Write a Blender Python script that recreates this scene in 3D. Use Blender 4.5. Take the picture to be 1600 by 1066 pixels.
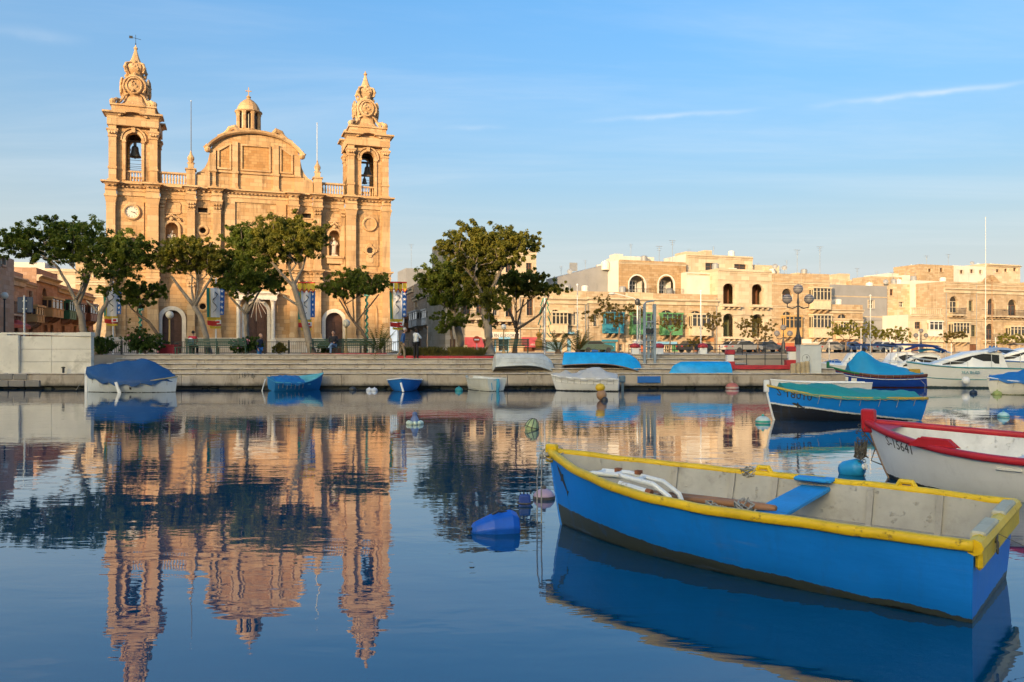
import bpy, math, random
from mathutils import Vector, Matrix
R = math.radians
random.seed(7)
S = bpy.context.scene
for o in list(bpy.data.objects): bpy.data.objects.remove(o)
COL = S.collection
# ---------------------------------------------------------------- camera, sky, sun, exposure
F, CX, HY, H = 1250.0, 800.0, 548.0, 2.0          # focal length and horizon in photo pixels, eye height in metres
cam = bpy.data.cameras.new('camera'); cam.sensor_width = 36; cam.lens = F/1600*36
cam.shift_y = 15/1600; cam.clip_end = 6000; cam.clip_start = .1
co = bpy.data.objects.new('camera', cam); COL.objects.link(co)
co.location = (0, 0, H); co.rotation_euler = (R(90), 0, 0); S.camera = co
SUN_EL, SUN_AZ = 11.5, 27.5                        # light travels towards +Y and +X
w = bpy.data.worlds.new('World'); S.world = w; w.use_nodes = True
nt = w.node_tree; N = nt.nodes; Lk = nt.links
bg = N['Background']; bg.inputs[1].default_value = .15
sky = N.new('ShaderNodeTexSky'); sky.sky_type = 'NISHITA'; sky.sun_disc = False
sky.sun_elevation = R(SUN_EL); sky.sun_rotation = R(180+SUN_AZ)
sky.air_density = 1.0; sky.dust_density = 10.0; sky.ozone_density = 2.6
def wmath(op, a, b=None, c=None, clamp=False):
    n = N.new('ShaderNodeMath'); n.operation = op; n.use_clamp = clamp
    for i, x in enumerate((a, b, c)):
        if x is None: continue
        if isinstance(x, (int, float)): n.inputs[i].default_value = x
        else: Lk.new(x, n.inputs[i])
    return n.outputs[0]
tc = N.new('ShaderNodeTexCoord'); sep = N.new('ShaderNodeSeparateXYZ'); Lk.new(tc.outputs['Generated'], sep.inputs[0])
dx, dy, dz = sep.outputs
hs = N.new('ShaderNodeHueSaturation'); hs.inputs['Saturation'].default_value = 1.8
tint = N.new('ShaderNodeMixRGB'); tint.blend_type = 'MULTIPLY'; tint.inputs[0].default_value = 1; tint.inputs[2].default_value = (.96, 1.0, 1.0, 1)
Lk.new(sky.outputs[0], tint.inputs[1]); Lk.new(tint.outputs[0], hs.inputs['Color'])
# cirrus veil on a high plane, all round the sky
zz = wmath('MAXIMUM', dz, .03)
cmb = N.new('ShaderNodeCombineXYZ'); Lk.new(wmath('DIVIDE', dx, zz), cmb.inputs[0]); Lk.new(wmath('DIVIDE', dy, zz), cmb.inputs[1])
mp = N.new('ShaderNodeMapping'); mp.inputs['Rotation'].default_value = (0, 0, R(20)); mp.inputs['Scale'].default_value = (.22, .75, 1)
Lk.new(cmb.outputs[0], mp.inputs[0])
cn = N.new('ShaderNodeTexNoise'); cn.inputs['Scale'].default_value = 1.1; cn.inputs['Detail'].default_value = 8
cn.inputs['Roughness'].default_value = .62; cn.inputs['Distortion'].default_value = .5; Lk.new(mp.outputs[0], cn.inputs['Vector'])
veil = wmath('MULTIPLY', wmath('POWER', wmath('MULTIPLY_ADD', cn.outputs[0], 2.6, -1.12, True), 1.4), wmath('MULTIPLY', wmath('DIVIDE', dz, .16, None, True), .36))
# condensation trails: straight lines in the direction y=1 chart
yy = wmath('MAXIMUM', dy, .02); cu_ = wmath('DIVIDE', dx, yy); cw_ = wmath('DIVIDE', dz, yy)
fr_ = wmath('GREATER_THAN', dy, .03)
tn = N.new('ShaderNodeTexNoise'); tn.inputs['Scale'].default_value = 26; tn.inputs['Detail'].default_value = 5; Lk.new(tc.outputs['Generated'], tn.inputs['Vector'])
total = veil
for (x0, y0, x1, y1, wd, st, fade) in ((1250, 168, 1660, 122, .0036, .5, .18), (890, 192, 1215, 169, .0030, .34, .13), (680, 201, 800, 198, .003, .15, .04),
                                       (-60, 42, 150, 64, .007, .2, .1)):
    u0, w0, u1, w1 = (x0-CX)/F, (HY-y0)/F, (x1-CX)/F, (HY-y1)/F
    m = (w1-w0)/(u1-u0)
    d = wmath('SUBTRACT', wmath('SUBTRACT', cw_, wmath('MULTIPLY', wmath('SUBTRACT', cu_, u0), m)), w0)
    d = wmath('ADD', d, wmath('MULTIPLY', wmath('SUBTRACT', tn.outputs[0], .5), wd*2.4))
    prof = wmath('POWER', 2.718, wmath('MULTIPLY', wmath('POWER', wmath('DIVIDE', d, wd), 2), -1))
    win = wmath('MULTIPLY', wmath('DIVIDE', wmath('SUBTRACT', cu_, u0), fade, None, True), wmath('DIVIDE', wmath('SUBTRACT', u1, cu_), fade, None, True))
    total = wmath('ADD', total, wmath('MULTIPLY', wmath('MULTIPLY', wmath('MULTIPLY', prof, win), fr_), wmath('MULTIPLY', tn.outputs[0], st*1.7)))
mix = N.new('ShaderNodeMixRGB'); Lk.new(wmath('MINIMUM', total, .85), mix.inputs[0]); Lk.new(hs.outputs[0], mix.inputs[1])
mix.inputs[2].default_value = (2.05, 2.12, 2.2, 1)
pale = N.new('ShaderNodeMixRGB')                                     # milky air low over the horizon, the same all round
Lk.new(wmath('MULTIPLY', wmath('POWER', 2.718, wmath('MULTIPLY', wmath('MAXIMUM', dz, 0), -3.8)), .97), pale.inputs[0])
Lk.new(mix.outputs[0], pale.inputs[1]); pale.inputs[2].default_value = (1.82, 1.93, 1.95, 1); Lk.new(pale.outputs[0], bg.inputs[0])
sl = bpy.data.lights.new('sun', 'SUN'); sl.energy = 2.1; sl.angle = R(.53); sl.color = (1, .71, .43)
so = bpy.data.objects.new('sun', sl); COL.objects.link(so)
sd = Vector((math.sin(R(SUN_AZ))*math.cos(R(SUN_EL)), math.cos(R(SUN_AZ))*math.cos(R(SUN_EL)), -math.sin(R(SUN_EL))))
so.rotation_euler = sd.to_track_quat('-Z', 'Y').to_euler(); so.location = (-40, -60, 60)
S.view_settings.view_transform = 'Standard'; S.view_settings.look = 'None'
S.view_settings.exposure = 1.71; S.view_settings.gamma = 1; S.view_settings.use_curve_mapping = False
S.render.engine = 'CYCLES'; S.cycles.max_bounces = 6; S.cycles.caustics_reflective = False; S.cycles.caustics_refractive = False
# ---------------------------------------------------------------- helpers
def P(x, y, D): return Vector(((x-CX)/F*D, D, H-(y-HY)/F*D))       # photo pixel at depth D
def G(x, y, z=0.0):                                                  # photo pixel on the level z
    D = F*(H-z)/(y-HY); return Vector(((x-CX)/F*D, D, z))
class Frame:                                                         # a facade plane: u along it, v into it, z up
    def __init__(s, o, a): s.o = Vector(o); s.a = a; s.c, s.s = math.cos(a), math.sin(a)
    def pix(s, x, y, v=0.0):
        ox, oy = s.o.x-s.s*v, s.o.y+s.c*v; k = (x-CX)/F
        u = (k*oy-ox)/(s.c-k*s.s); D = oy+s.s*u
        return u, H-(y-HY)/F*D-s.o.z
    def U(s, x, v=0.0): return s.pix(x, HY, v)[0]
    def world(s, u, v, z): return s.o+Vector((s.c*u-s.s*v, s.s*u+s.c*v, z))
def props(o, label=None, cat=None, group=None, kind=None):
    if label: o['label'] = label
    if cat: o['category'] = cat
    if group: o['group'] = group
    if kind: o['kind'] = kind
    return o
def thing(name, label, cat, loc=(0, 0, 0), rz=0.0, group=None):
    o = bpy.data.objects.new(name, None); COL.objects.link(o); o.empty_display_size = .3
    o.location = loc; o.rotation_euler = (0, 0, rz); return props(o, label, cat, group)
def link(name, me, parent=None, **k):
    o = bpy.data.objects.new(name, me); COL.objects.link(o)
    if parent: o.parent = parent
    return props(o, **k)
def copy_tree(o, parent=None):
    c = o.copy(); COL.objects.link(c); c.parent = parent
    for ch in list(o.children): copy_tree(ch, c)
    return c
class MB:
    def __init__(s): s.v = []; s.f = []; s.m = []; s.k = 0
    def add(s, vs, fs):
        b = len(s.v); s.v += [tuple(p) for p in vs]
        for f in fs: s.f.append([b+i for i in f]); s.m.append(s.k)
        return s
    def box(s, x0, x1, y0, y1, z0, z1, T=None):
        vs = [(x0,y0,z0),(x1,y0,z0),(x1,y1,z0),(x0,y1,z0),(x0,y0,z1),(x1,y0,z1),(x1,y1,z1),(x0,y1,z1)]
        if T: vs = [T(*p) for p in vs]
        return s.add(vs, [(0,3,2,1),(4,5,6,7),(0,1,5,4),(1,2,6,5),(2,3,7,6),(3,0,4,7)])
    def taper(s, x0, x1, y0, y1, z0, z1, gx, gy):                    # box whose top is grown by gx, gy
        return s.add([(x0,y0,z0),(x1,y0,z0),(x1,y1,z0),(x0,y1,z0),(x0-gx,y0-gy,z1),(x1+gx,y0-gy,z1),(x1+gx,y1+gy,z1),(x0-gx,y1+gy,z1)],
                     [(0,3,2,1),(4,5,6,7),(0,1,5,4),(1,2,6,5),(2,3,7,6),(3,0,4,7)])
    def tube(s, pts, r, n=6, cap=True):
        pts = [Vector(p) for p in pts]; rs = r if isinstance(r, (list, tuple)) else [r]*len(pts)
        up = Vector((0, 0, 1)); rings = []
        for i, p in enumerate(pts):
            d = (pts[min(i+1, len(pts)-1)]-pts[max(i-1, 0)])
            d = d.normalized() if d.length > 1e-9 else Vector((0, 0, 1))
            a = d.cross(up)
            if a.length < .05: a = d.cross(Vector((0, 1, 0)))
            a.normalize(); b = d.cross(a)
            rings.append([p+a*math.cos(2*math.pi*j/n)*rs[i]+b*math.sin(2*math.pi*j/n)*rs[i] for j in range(n)])
        return s.loft(rings, True, cap)
    def loft(s, rings, closed=True, cap=False):
        n = len(rings[0]); vs = [p for r in rings for p in r]; fs = []
        for i in range(len(rings)-1):
            for j in range(n if closed else n-1):
                k = (j+1) % n; fs.append((i*n+j, i*n+k, (i+1)*n+k, (i+1)*n+j))
        if cap: fs.append(tuple(range(n))[::-1]); fs.append(tuple((len(rings)-1)*n+j for j in range(n)))
        return s.add(vs, fs)
    def lathe(s, prof, c=(0, 0, 0), n=12, cap=True):
        return s.loft([[(c[0]+r*math.cos(2*math.pi*j/n), c[1]+r*math.sin(2*math.pi*j/n), c[2]+z) for j in range(n)] for r, z in prof], True, cap)
    def prism(s, poly, y0, y1):                                      # polygon in x,z extruded along y
        n = len(poly); vs = [(x, y0, z) for x, z in poly]+[(x, y1, z) for x, z in poly]
        return s.add(vs, [tuple(range(n)), tuple(range(2*n-1, n-1, -1))]+[(i, (i+1) % n, n+(i+1) % n, n+i) for i in range(n)])
    def sphere(s, c, r, n=8, m=6, sc=(1, 1, 1)):
        return s.loft([[(c[0]+sc[0]*r*math.sin(math.pi*i/m)*math.cos(2*math.pi*j/n), c[1]+sc[1]*r*math.sin(math.pi*i/m)*math.sin(2*math.pi*j/n),
                         c[2]-sc[2]*r*math.cos(math.pi*i/m)) for j in range(n)] for i in range(m+1)])
    def arch(s, u0, u1, z0, zs, rise, wd, y0, y1, n=12):             # arched surround: legs from z0 to springing zs, ring above
        c = (u0+u1)/2; a = (u1-u0)/2
        inn = [(u0, z0)]+[(c-a*math.cos(math.pi*i/n), zs+rise*math.sin(math.pi*i/n)) for i in range(n+1)]+[(u1, z0)]
        out = [(u0-wd, z0)]+[(c-(a+wd)*math.cos(math.pi*i/n), zs+(rise+wd)*math.sin(math.pi*i/n)) for i in range(n+1)]+[(u1+wd, z0)]
        m = len(inn); vs = [(x, y, z) for y in (y0, y1) for L in (inn, out) for x, z in L]; fs = []
        for i in range(m-1):
            fs += [(i, i+1, m+i+1, m+i), (2*m+i, 3*m+i, 3*m+i+1, 2*m+i+1), (m+i, m+i+1, 3*m+i+1, 3*m+i), (i, 2*m+i, 2*m+i+1, i+1)]
        return s.add(vs, fs)
    def archface(s, u0, u1, z0, zs, rise, y, n=12):
        c = (u0+u1)/2; a = (u1-u0)/2
        vs = [(u1, y, z0), (u0, y, z0)]+[(c-a*math.cos(math.pi*i/n), y, zs+rise*math.sin(math.pi*i/n)) for i in range(n+1)]
        return s.add(vs, [tuple(range(len(vs)))[::-1]])
    def holes(s, u0, u1, z0, z1, hs, depth, T=lambda u, v, z: (u, v, z), n=10):   # wall front at v=0 with openings (a,b,c,d,rise)
        us = sorted({u0, u1, *[h[0] for h in hs], *[h[1] for h in hs]}); zs = sorted({z0, z1, *[h[2] for h in hs], *[h[3] for h in hs]})
        us = [u for u in us if u0 <= u <= u1]; zs = [z for z in zs if z0 <= z <= z1]
        for i in range(len(us)-1):
            for j in range(len(zs)-1):
                a, b, c, d = us[i], us[i+1], zs[j], zs[j+1]; mu, mz = (a+b)/2, (c+d)/2
                if any(h[0] < mu < h[1] and h[2] < mz < h[3] for h in hs): continue
                s.add([T(a,0,c), T(b,0,c), T(b,0,d), T(a,0,d)], [(0,1,2,3)])
        for h in hs:
            a, b, c, d, r = h; m = (a+b)/2; q = (b-a)/2; sp = d-r
            top = [(m-q*math.cos(math.pi*i/n), sp+r*math.sin(math.pi*i/n)) for i in range(n+1)] if r > 0 else [(a, d), (b, d)]
            if r > 0:
                for i in range(n):
                    p, o = top[i], top[i+1]
                    s.add([T(p[0],0,p[1]), T(o[0],0,o[1]), T(o[0],0,d), T(p[0],0,d)], [(0,1,2,3)])
            ln = [(a, c)]+top+[(b, c), (a, c)]
            for i in range(len(ln)-1):
                p, o = ln[i], ln[i+1]
                s.add([T(p[0],0,p[1]), T(p[0],depth,p[1]), T(o[0],depth,o[1]), T(o[0],0,o[1])], [(0,1,2,3)])
        return s
    def build(s, name, mat, parent=None, loc=None, smooth=False, **k):
        me = bpy.data.meshes.new(name); me.from_pydata(s.v, [], s.f)
        ms = mat if isinstance(mat, (list, tuple)) else [mat]
        for m in ms: me.materials.append(m)
        if len(ms) > 1: me.polygons.foreach_set('material_index', s.m)
        if smooth: me.polygons.foreach_set('use_smooth', [True]*len(s.f))
        me.update()
        o = link(name, me, parent, **k)
        if loc is not None: o.location = loc
        return o
def soft(o, w=.02, seg=1):
    b = o.modifiers.new('bevel', 'BEVEL'); b.width = w; b.segments = seg; b.limit_method = 'ANGLE'; b.angle_limit = R(35); return o
# ---------------------------------------------------------------- materials
class NT:
    def __init__(s, name):
        s.m = bpy.data.materials.new(name); s.m.use_nodes = True; s.t = s.m.node_tree; s.n = s.t.nodes; s.p = s.n['Principled BSDF']
        s.tc = s.n.new('ShaderNodeTexCoord')
    def put(s, n, i, x):
        if x is None: return
        if isinstance(x, bpy.types.NodeSocket): s.t.links.new(x, n.inputs[i])
        else: n.inputs[i].default_value = x
    def math(s, op, a, b=None, c=None, clamp=False):
        n = s.n.new('ShaderNodeMath'); n.operation = op; n.use_clamp = clamp
        for i, x in enumerate((a, b, c)): s.put(n, i, x)
        return n.outputs[0]
    def noise(s, scale, detail=4, rough=.55, vec=None, sc=None, dist=0.0):
        n = s.n.new('ShaderNodeTexNoise'); n.inputs['Scale'].default_value = scale; n.inputs['Detail'].default_value = detail
        n.inputs['Roughness'].default_value = rough; n.inputs['Distortion'].default_value = dist
        v = vec if vec is not None else s.tc.outputs['Object']
        if sc:
            m = s.n.new('ShaderNodeMapping'); m.inputs['Scale'].default_value = sc; s.t.links.new(v, m.inputs[0]); v = m.outputs[0]
        s.t.links.new(v, n.inputs['Vector']); return n.outputs[0]
    def mix(s, f, a, b, mode='MIX'):
        n = s.n.new('ShaderNodeMixRGB'); n.blend_type = mode
        for i, x in enumerate((f, a, b)):
            if isinstance(x, tuple) and len(x) == 3: x = (*x, 1)
            s.put(n, i, x)
        return n.outputs[0]
    def ramp(s, x, lo, hi): return s.math('DIVIDE', s.math('SUBTRACT', x, lo), hi-lo, None, True)
    def xyz(s):
        n = s.n.new('ShaderNodeSeparateXYZ'); s.t.links.new(s.tc.outputs['Object'], n.inputs[0]); return n.outputs
    def vec(s, x, y, z):
        n = s.n.new('ShaderNodeCombineXYZ')
        for i, q in enumerate((x, y, z)): s.put(n, i, q)
        return n.outputs[0]
    def bump(s, h, dist, strength=1.0):
        n = s.n.new('ShaderNodeBump'); n.inputs['Distance'].default_value = dist; n.inputs['Strength'].default_value = strength
        s.t.links.new(h, n.inputs['Height']); s.t.links.new(n.outputs[0], s.p.inputs['Normal'])
    def done(s, col, rough=.8, **k):
        if isinstance(col, tuple) and len(col) == 3: col = (*col, 1)
        s.put(s.p, 'Base Color', col); s.put(s.p, 'Roughness', rough)
        for a, b in k.items(): s.put(s.p, a.replace('_', ' '), b)
        return s.m
def sc(c, f): return tuple(min(1, x*f) for x in c)
CACHE = {}
def paint(name, col, rough=.5, var=.18, scale=2.0, dirt=0.0, dirtcol=(.1, .08, .06), bump=.002, spec=.4, metal=0.0):
    key = ('p', name)
    if key in CACHE: return CACHE[key]
    t = NT(name); a = t.noise(scale, 5); b = t.noise(scale*9, 3)
    c = t.mix(t.ramp(a, .3, .7), sc(col, 1-var), sc(col, 1+var))
    if dirt: c = t.mix(t.math('MULTIPLY', t.ramp(t.noise(scale*1.7, 7, .7), .52, .74), dirt), c, dirtcol)
    if bump: t.bump(b, bump)
    CACHE[key] = t.done(c, t.math('MULTIPLY_ADD', b, .25, rough-.12), Metallic=metal); t.p.inputs['Specular IOR Level'].default_value = spec
    return CACHE[key]
def stone(name, col, cw=.62, ch=.31, joint=.35, dirt=.35, dirtcol=(.10, .062, .036), warm=(1.0, .86, .7), bump=.006):
    key = ('s', name)
    if key in CACHE: return CACHE[key]
    t = NT(name); x, y, z = t.xyz()
    v = t.vec(t.math('ADD', x, t.math('MULTIPLY', y, 1.0)), z, 0.0)
    br = t.n.new('ShaderNodeTexBrick'); t.t.links.new(v, br.inputs['Vector'])
    br.inputs['Scale'].default_value = 1; br.inputs['Brick Width'].default_value = cw; br.inputs['Row Height'].default_value = ch
    br.inputs['Mortar Size'].default_value = .016; br.inputs['Mortar Smooth'].default_value = .4; br.inputs['Bias'].default_value = -.1
    br.inputs['Color1'].default_value = (*sc(col, 1.16), 1); br.inputs['Color2'].default_value = (*[a*b*.86 for a, b in zip(sc(col, .92), warm)], 1)
    br.inputs['Mortar'].default_value = (*sc(col, 1-joint), 1)
    big = t.noise(.35, 6, .6); st = t.noise(1.0, 6, .65, sc=(1.6, 1.6, .22)); fine = t.noise(7, 5, .6)
    c = t.mix(t.math('MULTIPLY', t.ramp(big, .35, .7), .55), br.outputs['Color'], tuple(a*b for a, b in zip(sc(col, 1.12), warm)))
    c = t.mix(t.math('MULTIPLY', t.ramp(st, .53, .76), dirt), c, dirtcol)
    c = t.mix(t.math('MULTIPLY', t.ramp(fine, .55, .75), .25), c, sc(col, .6))
    t.bump(t.math('ADD', t.math('MULTIPLY', br.outputs['Fac'], -1.0), t.math('MULTIPLY', fine, .8)), bump)
    CACHE[key] = t.done(c, .88); t.p.inputs['Specular IOR Level'].default_value = .2
    return CACHE[key]
def glassmat():
    if 'glass' in CACHE: return CACHE['glass']
    t = NT('window_glass'); CACHE['glass'] = t.done(t.mix(t.noise(.8), (.012, .014, .018), (.06, .06, .055)), .12); return CACHE['glass']
CH = stone('church_limestone', (.455, .31, .172), .75, .36, .45, .85)
CHL = stone('church_plinth_stone', (.56, .5, .42), .8, .4, .3, .4)
CHT = stone('church_trim_stone', (.48, .335, .195), 1.2, .5, .25, .7, (.09, .05, .028))
WHT = paint('white_stone_trim', (.66, .6, .52), .7, .1, 3, .3)
BRN = paint('brown_door_paint', (.085, .04, .028), .5, .25, 3)
IRON = paint('dark_iron', (.03, .032, .035), .45, .2, 4)
GREENB = paint('green_bench_paint', (.012, .055, .045), .45, .2, 4)
STEEL = paint('pale_painted_pole', (.55, .55, .52), .5, .1, 3)
WHITE = paint('white_gloss_paint', (.78, .78, .76), .35, .06, 2, .15, (.4, .37, .3))
REDP = paint('red_kerb_paint', (.42, .03, .04), .5, .2, 3, .25)
def text_mesh(body, size, extrude=.004, align='CENTER'):
    cu = bpy.data.curves.new('lettering', 'FONT'); cu.body = body; cu.size = size; cu.extrude = extrude; cu.align_x = align; cu.resolution_u = 2
    o = bpy.data.objects.new('lettering', cu); COL.objects.link(o); me = bpy.data.meshes.new_from_object(o)
    bpy.data.objects.remove(o); bpy.data.curves.remove(cu); return me
def lettering(body, size, mat, parent, M, name='lettering', sx=1.0, align='CENTER', **k):   # M: matrix taking text x,y to place (z = outwards)
    me = text_mesh(body, size, align=align); me.transform(Matrix.Diagonal((sx, 1, 1, 1))); me.transform(M); me.materials.append(mat)
    return link(name, me, parent, **k)
def facing(loc, rz=0.0, tilt=90): return Matrix.Translation(loc) @ Matrix.Rotation(rz, 4, 'Z') @ Matrix.Rotation(R(tilt), 4, 'X')
# ---------------------------------------------------------------- water, ground, quay
t = NT('harbour_water')
pos = t.n.new('ShaderNodeNewGeometry').outputs['Position']
n1 = t.noise(1.0, 3, .5, pos, (.9, 2.2, 1), .4); n2 = t.noise(1.0, 2, .5, pos, (.16, .34, 1)); n3 = t.noise(1.0, 2, .5, pos, (3.2, 7.5, 1), .3)
pt = t.ramp(t.noise(1.0, 2, .5, pos, (.05, .11, 1)), .38, .66)
h = t.math('ADD', t.math('MULTIPLY', n1, t.math('MULTIPLY_ADD', pt, 1.5, .5)), t.math('MULTIPLY', n2, 2.2))
h = t.math('ADD', h, t.math('MULTIPLY', n3, t.math('MULTIPLY_ADD', pt, .34, .05)))
t.bump(h, .0042); t.t.links.new(t.p.inputs['Normal'].links[0].from_socket, t.p.inputs['Coat Normal'])
WATER = t.done((.0001, .052, .112), .012, IOR=1.42, Coat_Weight=.5, Coat_Roughness=.012, Coat_IOR=1.5); t.p.inputs['Specular IOR Level'].default_value = .5
MB().add([(-900, -60, 0), (900, -60, 0), (900, 700, 0), (-900, 700, 0)], [(0, 1, 2, 3)]).build('water', WATER, kind='structure')
MB().add([(-3000, -900, -1.2), (3000, -900, -1.2), (3000, 5000, -1.2), (-3000, 5000, -1.2)], [(0, 1, 2, 3)]).build('sea_bed', paint('sea_bed_mud', (.03, .05, .05), .9), kind='structure')
PAVE = paint('promenade_paving', (.30, .26, .21), .85, .2, .6, .4, (.14, .11, .09), .004)
ASPH = paint('asphalt', (.055, .053, .05), .9, .2, .8, .2, (.1, .1, .09), .006)
poly = [(-1500, 46), (17.4, 46), (17.4, 74), (60, 89), (160, 124), (900, 380), (2500, 4000), (-2500, 4000)]
mb = MB(); mb.add([(x, y, 1.75) for x, y in poly], [tuple(range(len(poly)))])
for i in range(1, 5):
    a, b = poly[i], poly[i+1]; mb.add([(*a, -1.2), (*b, -1.2), (*b, 1.75), (*a, 1.75)], [(0, 1, 2, 3)])
mb.build('promenade_ground', PAVE, kind='structure')
MB().add([(-1500, 46.02, -1.2), (17.38, 46.02, -1.2), (17.38, 46.02, 1.748), (-1500, 46.02, 1.748)], [(0, 1, 2, 3)]).build('promenade_edge', PAVE, kind='structure')
CHF = Frame((-36.6, 71.8, 1.75), math.atan2(8.5, 24.52))
RWF = Frame((5.4, 96.0, 1.75), R(19.3))
def strip(fr, u0, u1, v0, v1, z, name, mat):
    return MB().add([fr.world(u, v, z) for u, v in ((u0, v0), (u1, v0), (u1, v1), (u0, v1))], [(0, 1, 2, 3)]).build(name, mat, kind='structure')
strip(RWF, -60, 170, -11, -2.2, .004, 'road', ASPH)
mb = MB()
for k in range(40): mb.add([RWF.world(u, v, .008) for u, v in ((-50+k*5, -6.7), (-47+k*5, -6.7), (-47+k*5, -6.55), (-50+k*5, -6.55))], [(0, 1, 2, 3)])
mb.build('road_marking', WHITE, kind='structure')
mb = MB(); T_ = lambda u, v, z: RWF.world(u, v, z); mb.box(-60, 170, -2.2, .3, 0, .13, T_); mb.build('pavement', PAVE, kind='structure')
# quay ledge and steps, weathered concrete
t = NT('quay_concrete'); x, y, z = t.xyz()
a = t.noise(.5, 6, .65); b = t.noise(2.2, 7, .7, sc=(1, 1, .5)); c_ = t.noise(14, 3)
col = t.mix(t.ramp(a, .32, .68), (.34, .285, .22), (.50, .43, .345))
col = t.mix(t.math('MULTIPLY', t.ramp(b, .5, .72), .75), col, (.11, .085, .06))
wet = t.math('MULTIPLY', t.math('SUBTRACT', 1.0, t.ramp(t.math('ADD', z, t.math('MULTIPLY', b, -.22)), .02, .24)), 1.0)
col = t.mix(wet, col, (.012, .014, .011))
t.bump(t.math('ADD', b, t.math('MULTIPLY', c_, .3)), .03)
CONC = t.done(col, t.math('MULTIPLY_ADD', wet, -.35, .9))
def slab(mb, x0, x1, y0, y1, z0, z1, seg=.45, j=.012):               # long slab with worn, uneven arrises
    n = max(1, int((x1-x0)/seg)); rings = []
    for i in range(n+1):
        x = x0+(x1-x0)*i/n; r = lambda s=1: random.uniform(-j, j)*s
        rings.append([(x, y1, z0), (x, y0+r(), z0), (x, y0+r(), z1-.075), (x, y0+.085+abs(r(2)), z1+r(.6)), (x, y1, z1)])
    mb.loft(rings, True, True)
def holder(name, loc=(0, 0, 0)):
    o = bpy.data.objects.new(name, None); COL.objects.link(o); o.location = loc; o['kind'] = 'structure'; return o
quay = holder('quay')
xs = [-27.4, -25.2]; 
while xs[-1] < 17: xs.append(xs[-1]+random.uniform(3.6, 5.2))
xs[-1] = 17.4
for a, b in zip(xs[:-1], xs[1:]):
    mb = MB(); slab(mb, a+.012, b-.012, 41.72+random.uniform(-.015, .015), 46.0, .16, .77+random.uniform(-.012, .012)); mb.build('quay_wall_block', CONC, quay)
mb = MB(); mb.box(-120, 17.3, 41.95, 46.5, -1.2, .155); mb.build('quay_footing', CONC, quay)
mb = MB()
for k in range(70):                                                   # ragged growth and rubble under the ledge
    mb.sphere((random.uniform(-27, 17), 41.98, random.uniform(-.02, .1)), random.uniform(.08, .2), 6, 4, (1.8, .8, .7))
mb.build('weed_fringe', paint('wet_weed', (.012, .016, .011), .6, .5, 3), quay, kind='stuff')
for k, (y0, z1) in enumerate(((43.0, 1.0), (44.0, 1.25), (45.0, 1.5), (46.0, 1.752))):
    x0 = -22.4+k*-.0; xe = 17.4 if k == 0 else 13.0
    q = x0
    while q < xe-.5:
        e = min(xe, q+random.uniform(3.5, 6))
        if xe-e < 1: e = xe
        mb = MB(); slab(mb, q+.012, e-.012, y0+random.uniform(-.02, .02), y0+2.2, z1-.25, z1+random.uniform(-.01, .006)); mb.build('step', CONC, quay); q = e
NOSE = paint('pale_nosing', (.6, .54, .45), .85, .15, 3, .7, (.3, .26, .2), .01)  # pale strips along the ledge and step edges
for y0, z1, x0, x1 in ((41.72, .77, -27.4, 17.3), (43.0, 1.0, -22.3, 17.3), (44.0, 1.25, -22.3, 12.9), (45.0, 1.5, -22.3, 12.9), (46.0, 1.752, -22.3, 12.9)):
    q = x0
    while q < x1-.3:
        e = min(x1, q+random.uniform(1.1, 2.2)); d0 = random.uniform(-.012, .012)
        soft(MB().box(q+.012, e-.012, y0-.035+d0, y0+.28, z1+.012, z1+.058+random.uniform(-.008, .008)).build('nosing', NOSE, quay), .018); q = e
# far-left stretch: dark rough stones under the white wall
STN = stone('dark_quay_stone', (.2, .185, .165), 9, 9, .1, .5, (.05, .05, .045), (1, 1, 1), .02)
for r, (z0, z1, n0) in enumerate(((.1, .46, 0), (.46, .8, .28))):
    q = -36.0+n0
    while q < -24.6 if r == 0 else q < -25.4:
        wd = random.uniform(.5, .95); mb = MB(); j = lambda: random.uniform(-.025, .025)
        mb.box(q+.02, q+wd-.02, 41.6+j()+r*.07, 43.2, z0+.012, z1-.012+j()*.4); o = soft(mb.build('stone', STN, quay), .045, 2); q += wd
mb = MB(); slab(mb, -36, -27.5, 41.95, 47, -.8, .74); mb.build('quay_wall_block', CONC, quay)
# the wall on the left end of the quay
WCON = paint('whitewashed_concrete', (.68, .64, .55), .85, .16, .6, .75, (.27, .25, .2), .006)
wl = thing('boundary_wall', 'pale whitewashed concrete wall standing on the left end of the quay', 'wall', (-25, 42.7, .77))
MB().box(-11, -2.35, .62, .9, 0, 2.19).build('wall_panel', WCON, wl)
for z0_, z1_ in ((0, .62), (.632, 1.3), (1.312, 1.995)):
    for x0_, x1_ in ((-1.34, .3), (.312, 2.43)): soft(MB().box(x0_, x1_, .2+random.uniform(-.008, .008), .5, z0_, z1_).build('wall_panel', WCON, wl), .012)
MB().box(-2.4, -1.35, .0, .19, 0, 2.05).build('pier', WCON, wl)
MB().box(1.75, 2.46, .12, .56, 2.0, 2.22).build('coping', WCON, wl); MB().prism([(-2.4, 2.13), (1.75, 2.0), (1.75, 2.2), (-2.4, 2.2)], .16, .54).build('coping', WCON, wl)
MB().box(-11, -2.45, .3, .61, 0, .5).build('base_course', paint('ochre_render', (.42, .27, .16), .85, .15, 2, .3), wl)
o = MB().lathe([(.06, 0), (.06, .3), (.1, .3), (.1, .36), (0, .38)], (0, 0, 0), 8).build('mooring_post', IRON); o.location = GX = P(99, 577, 42.6); o.location.z = .77
props(o, 'small dark mooring post at the foot of the pale wall', 'mooring post')
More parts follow.
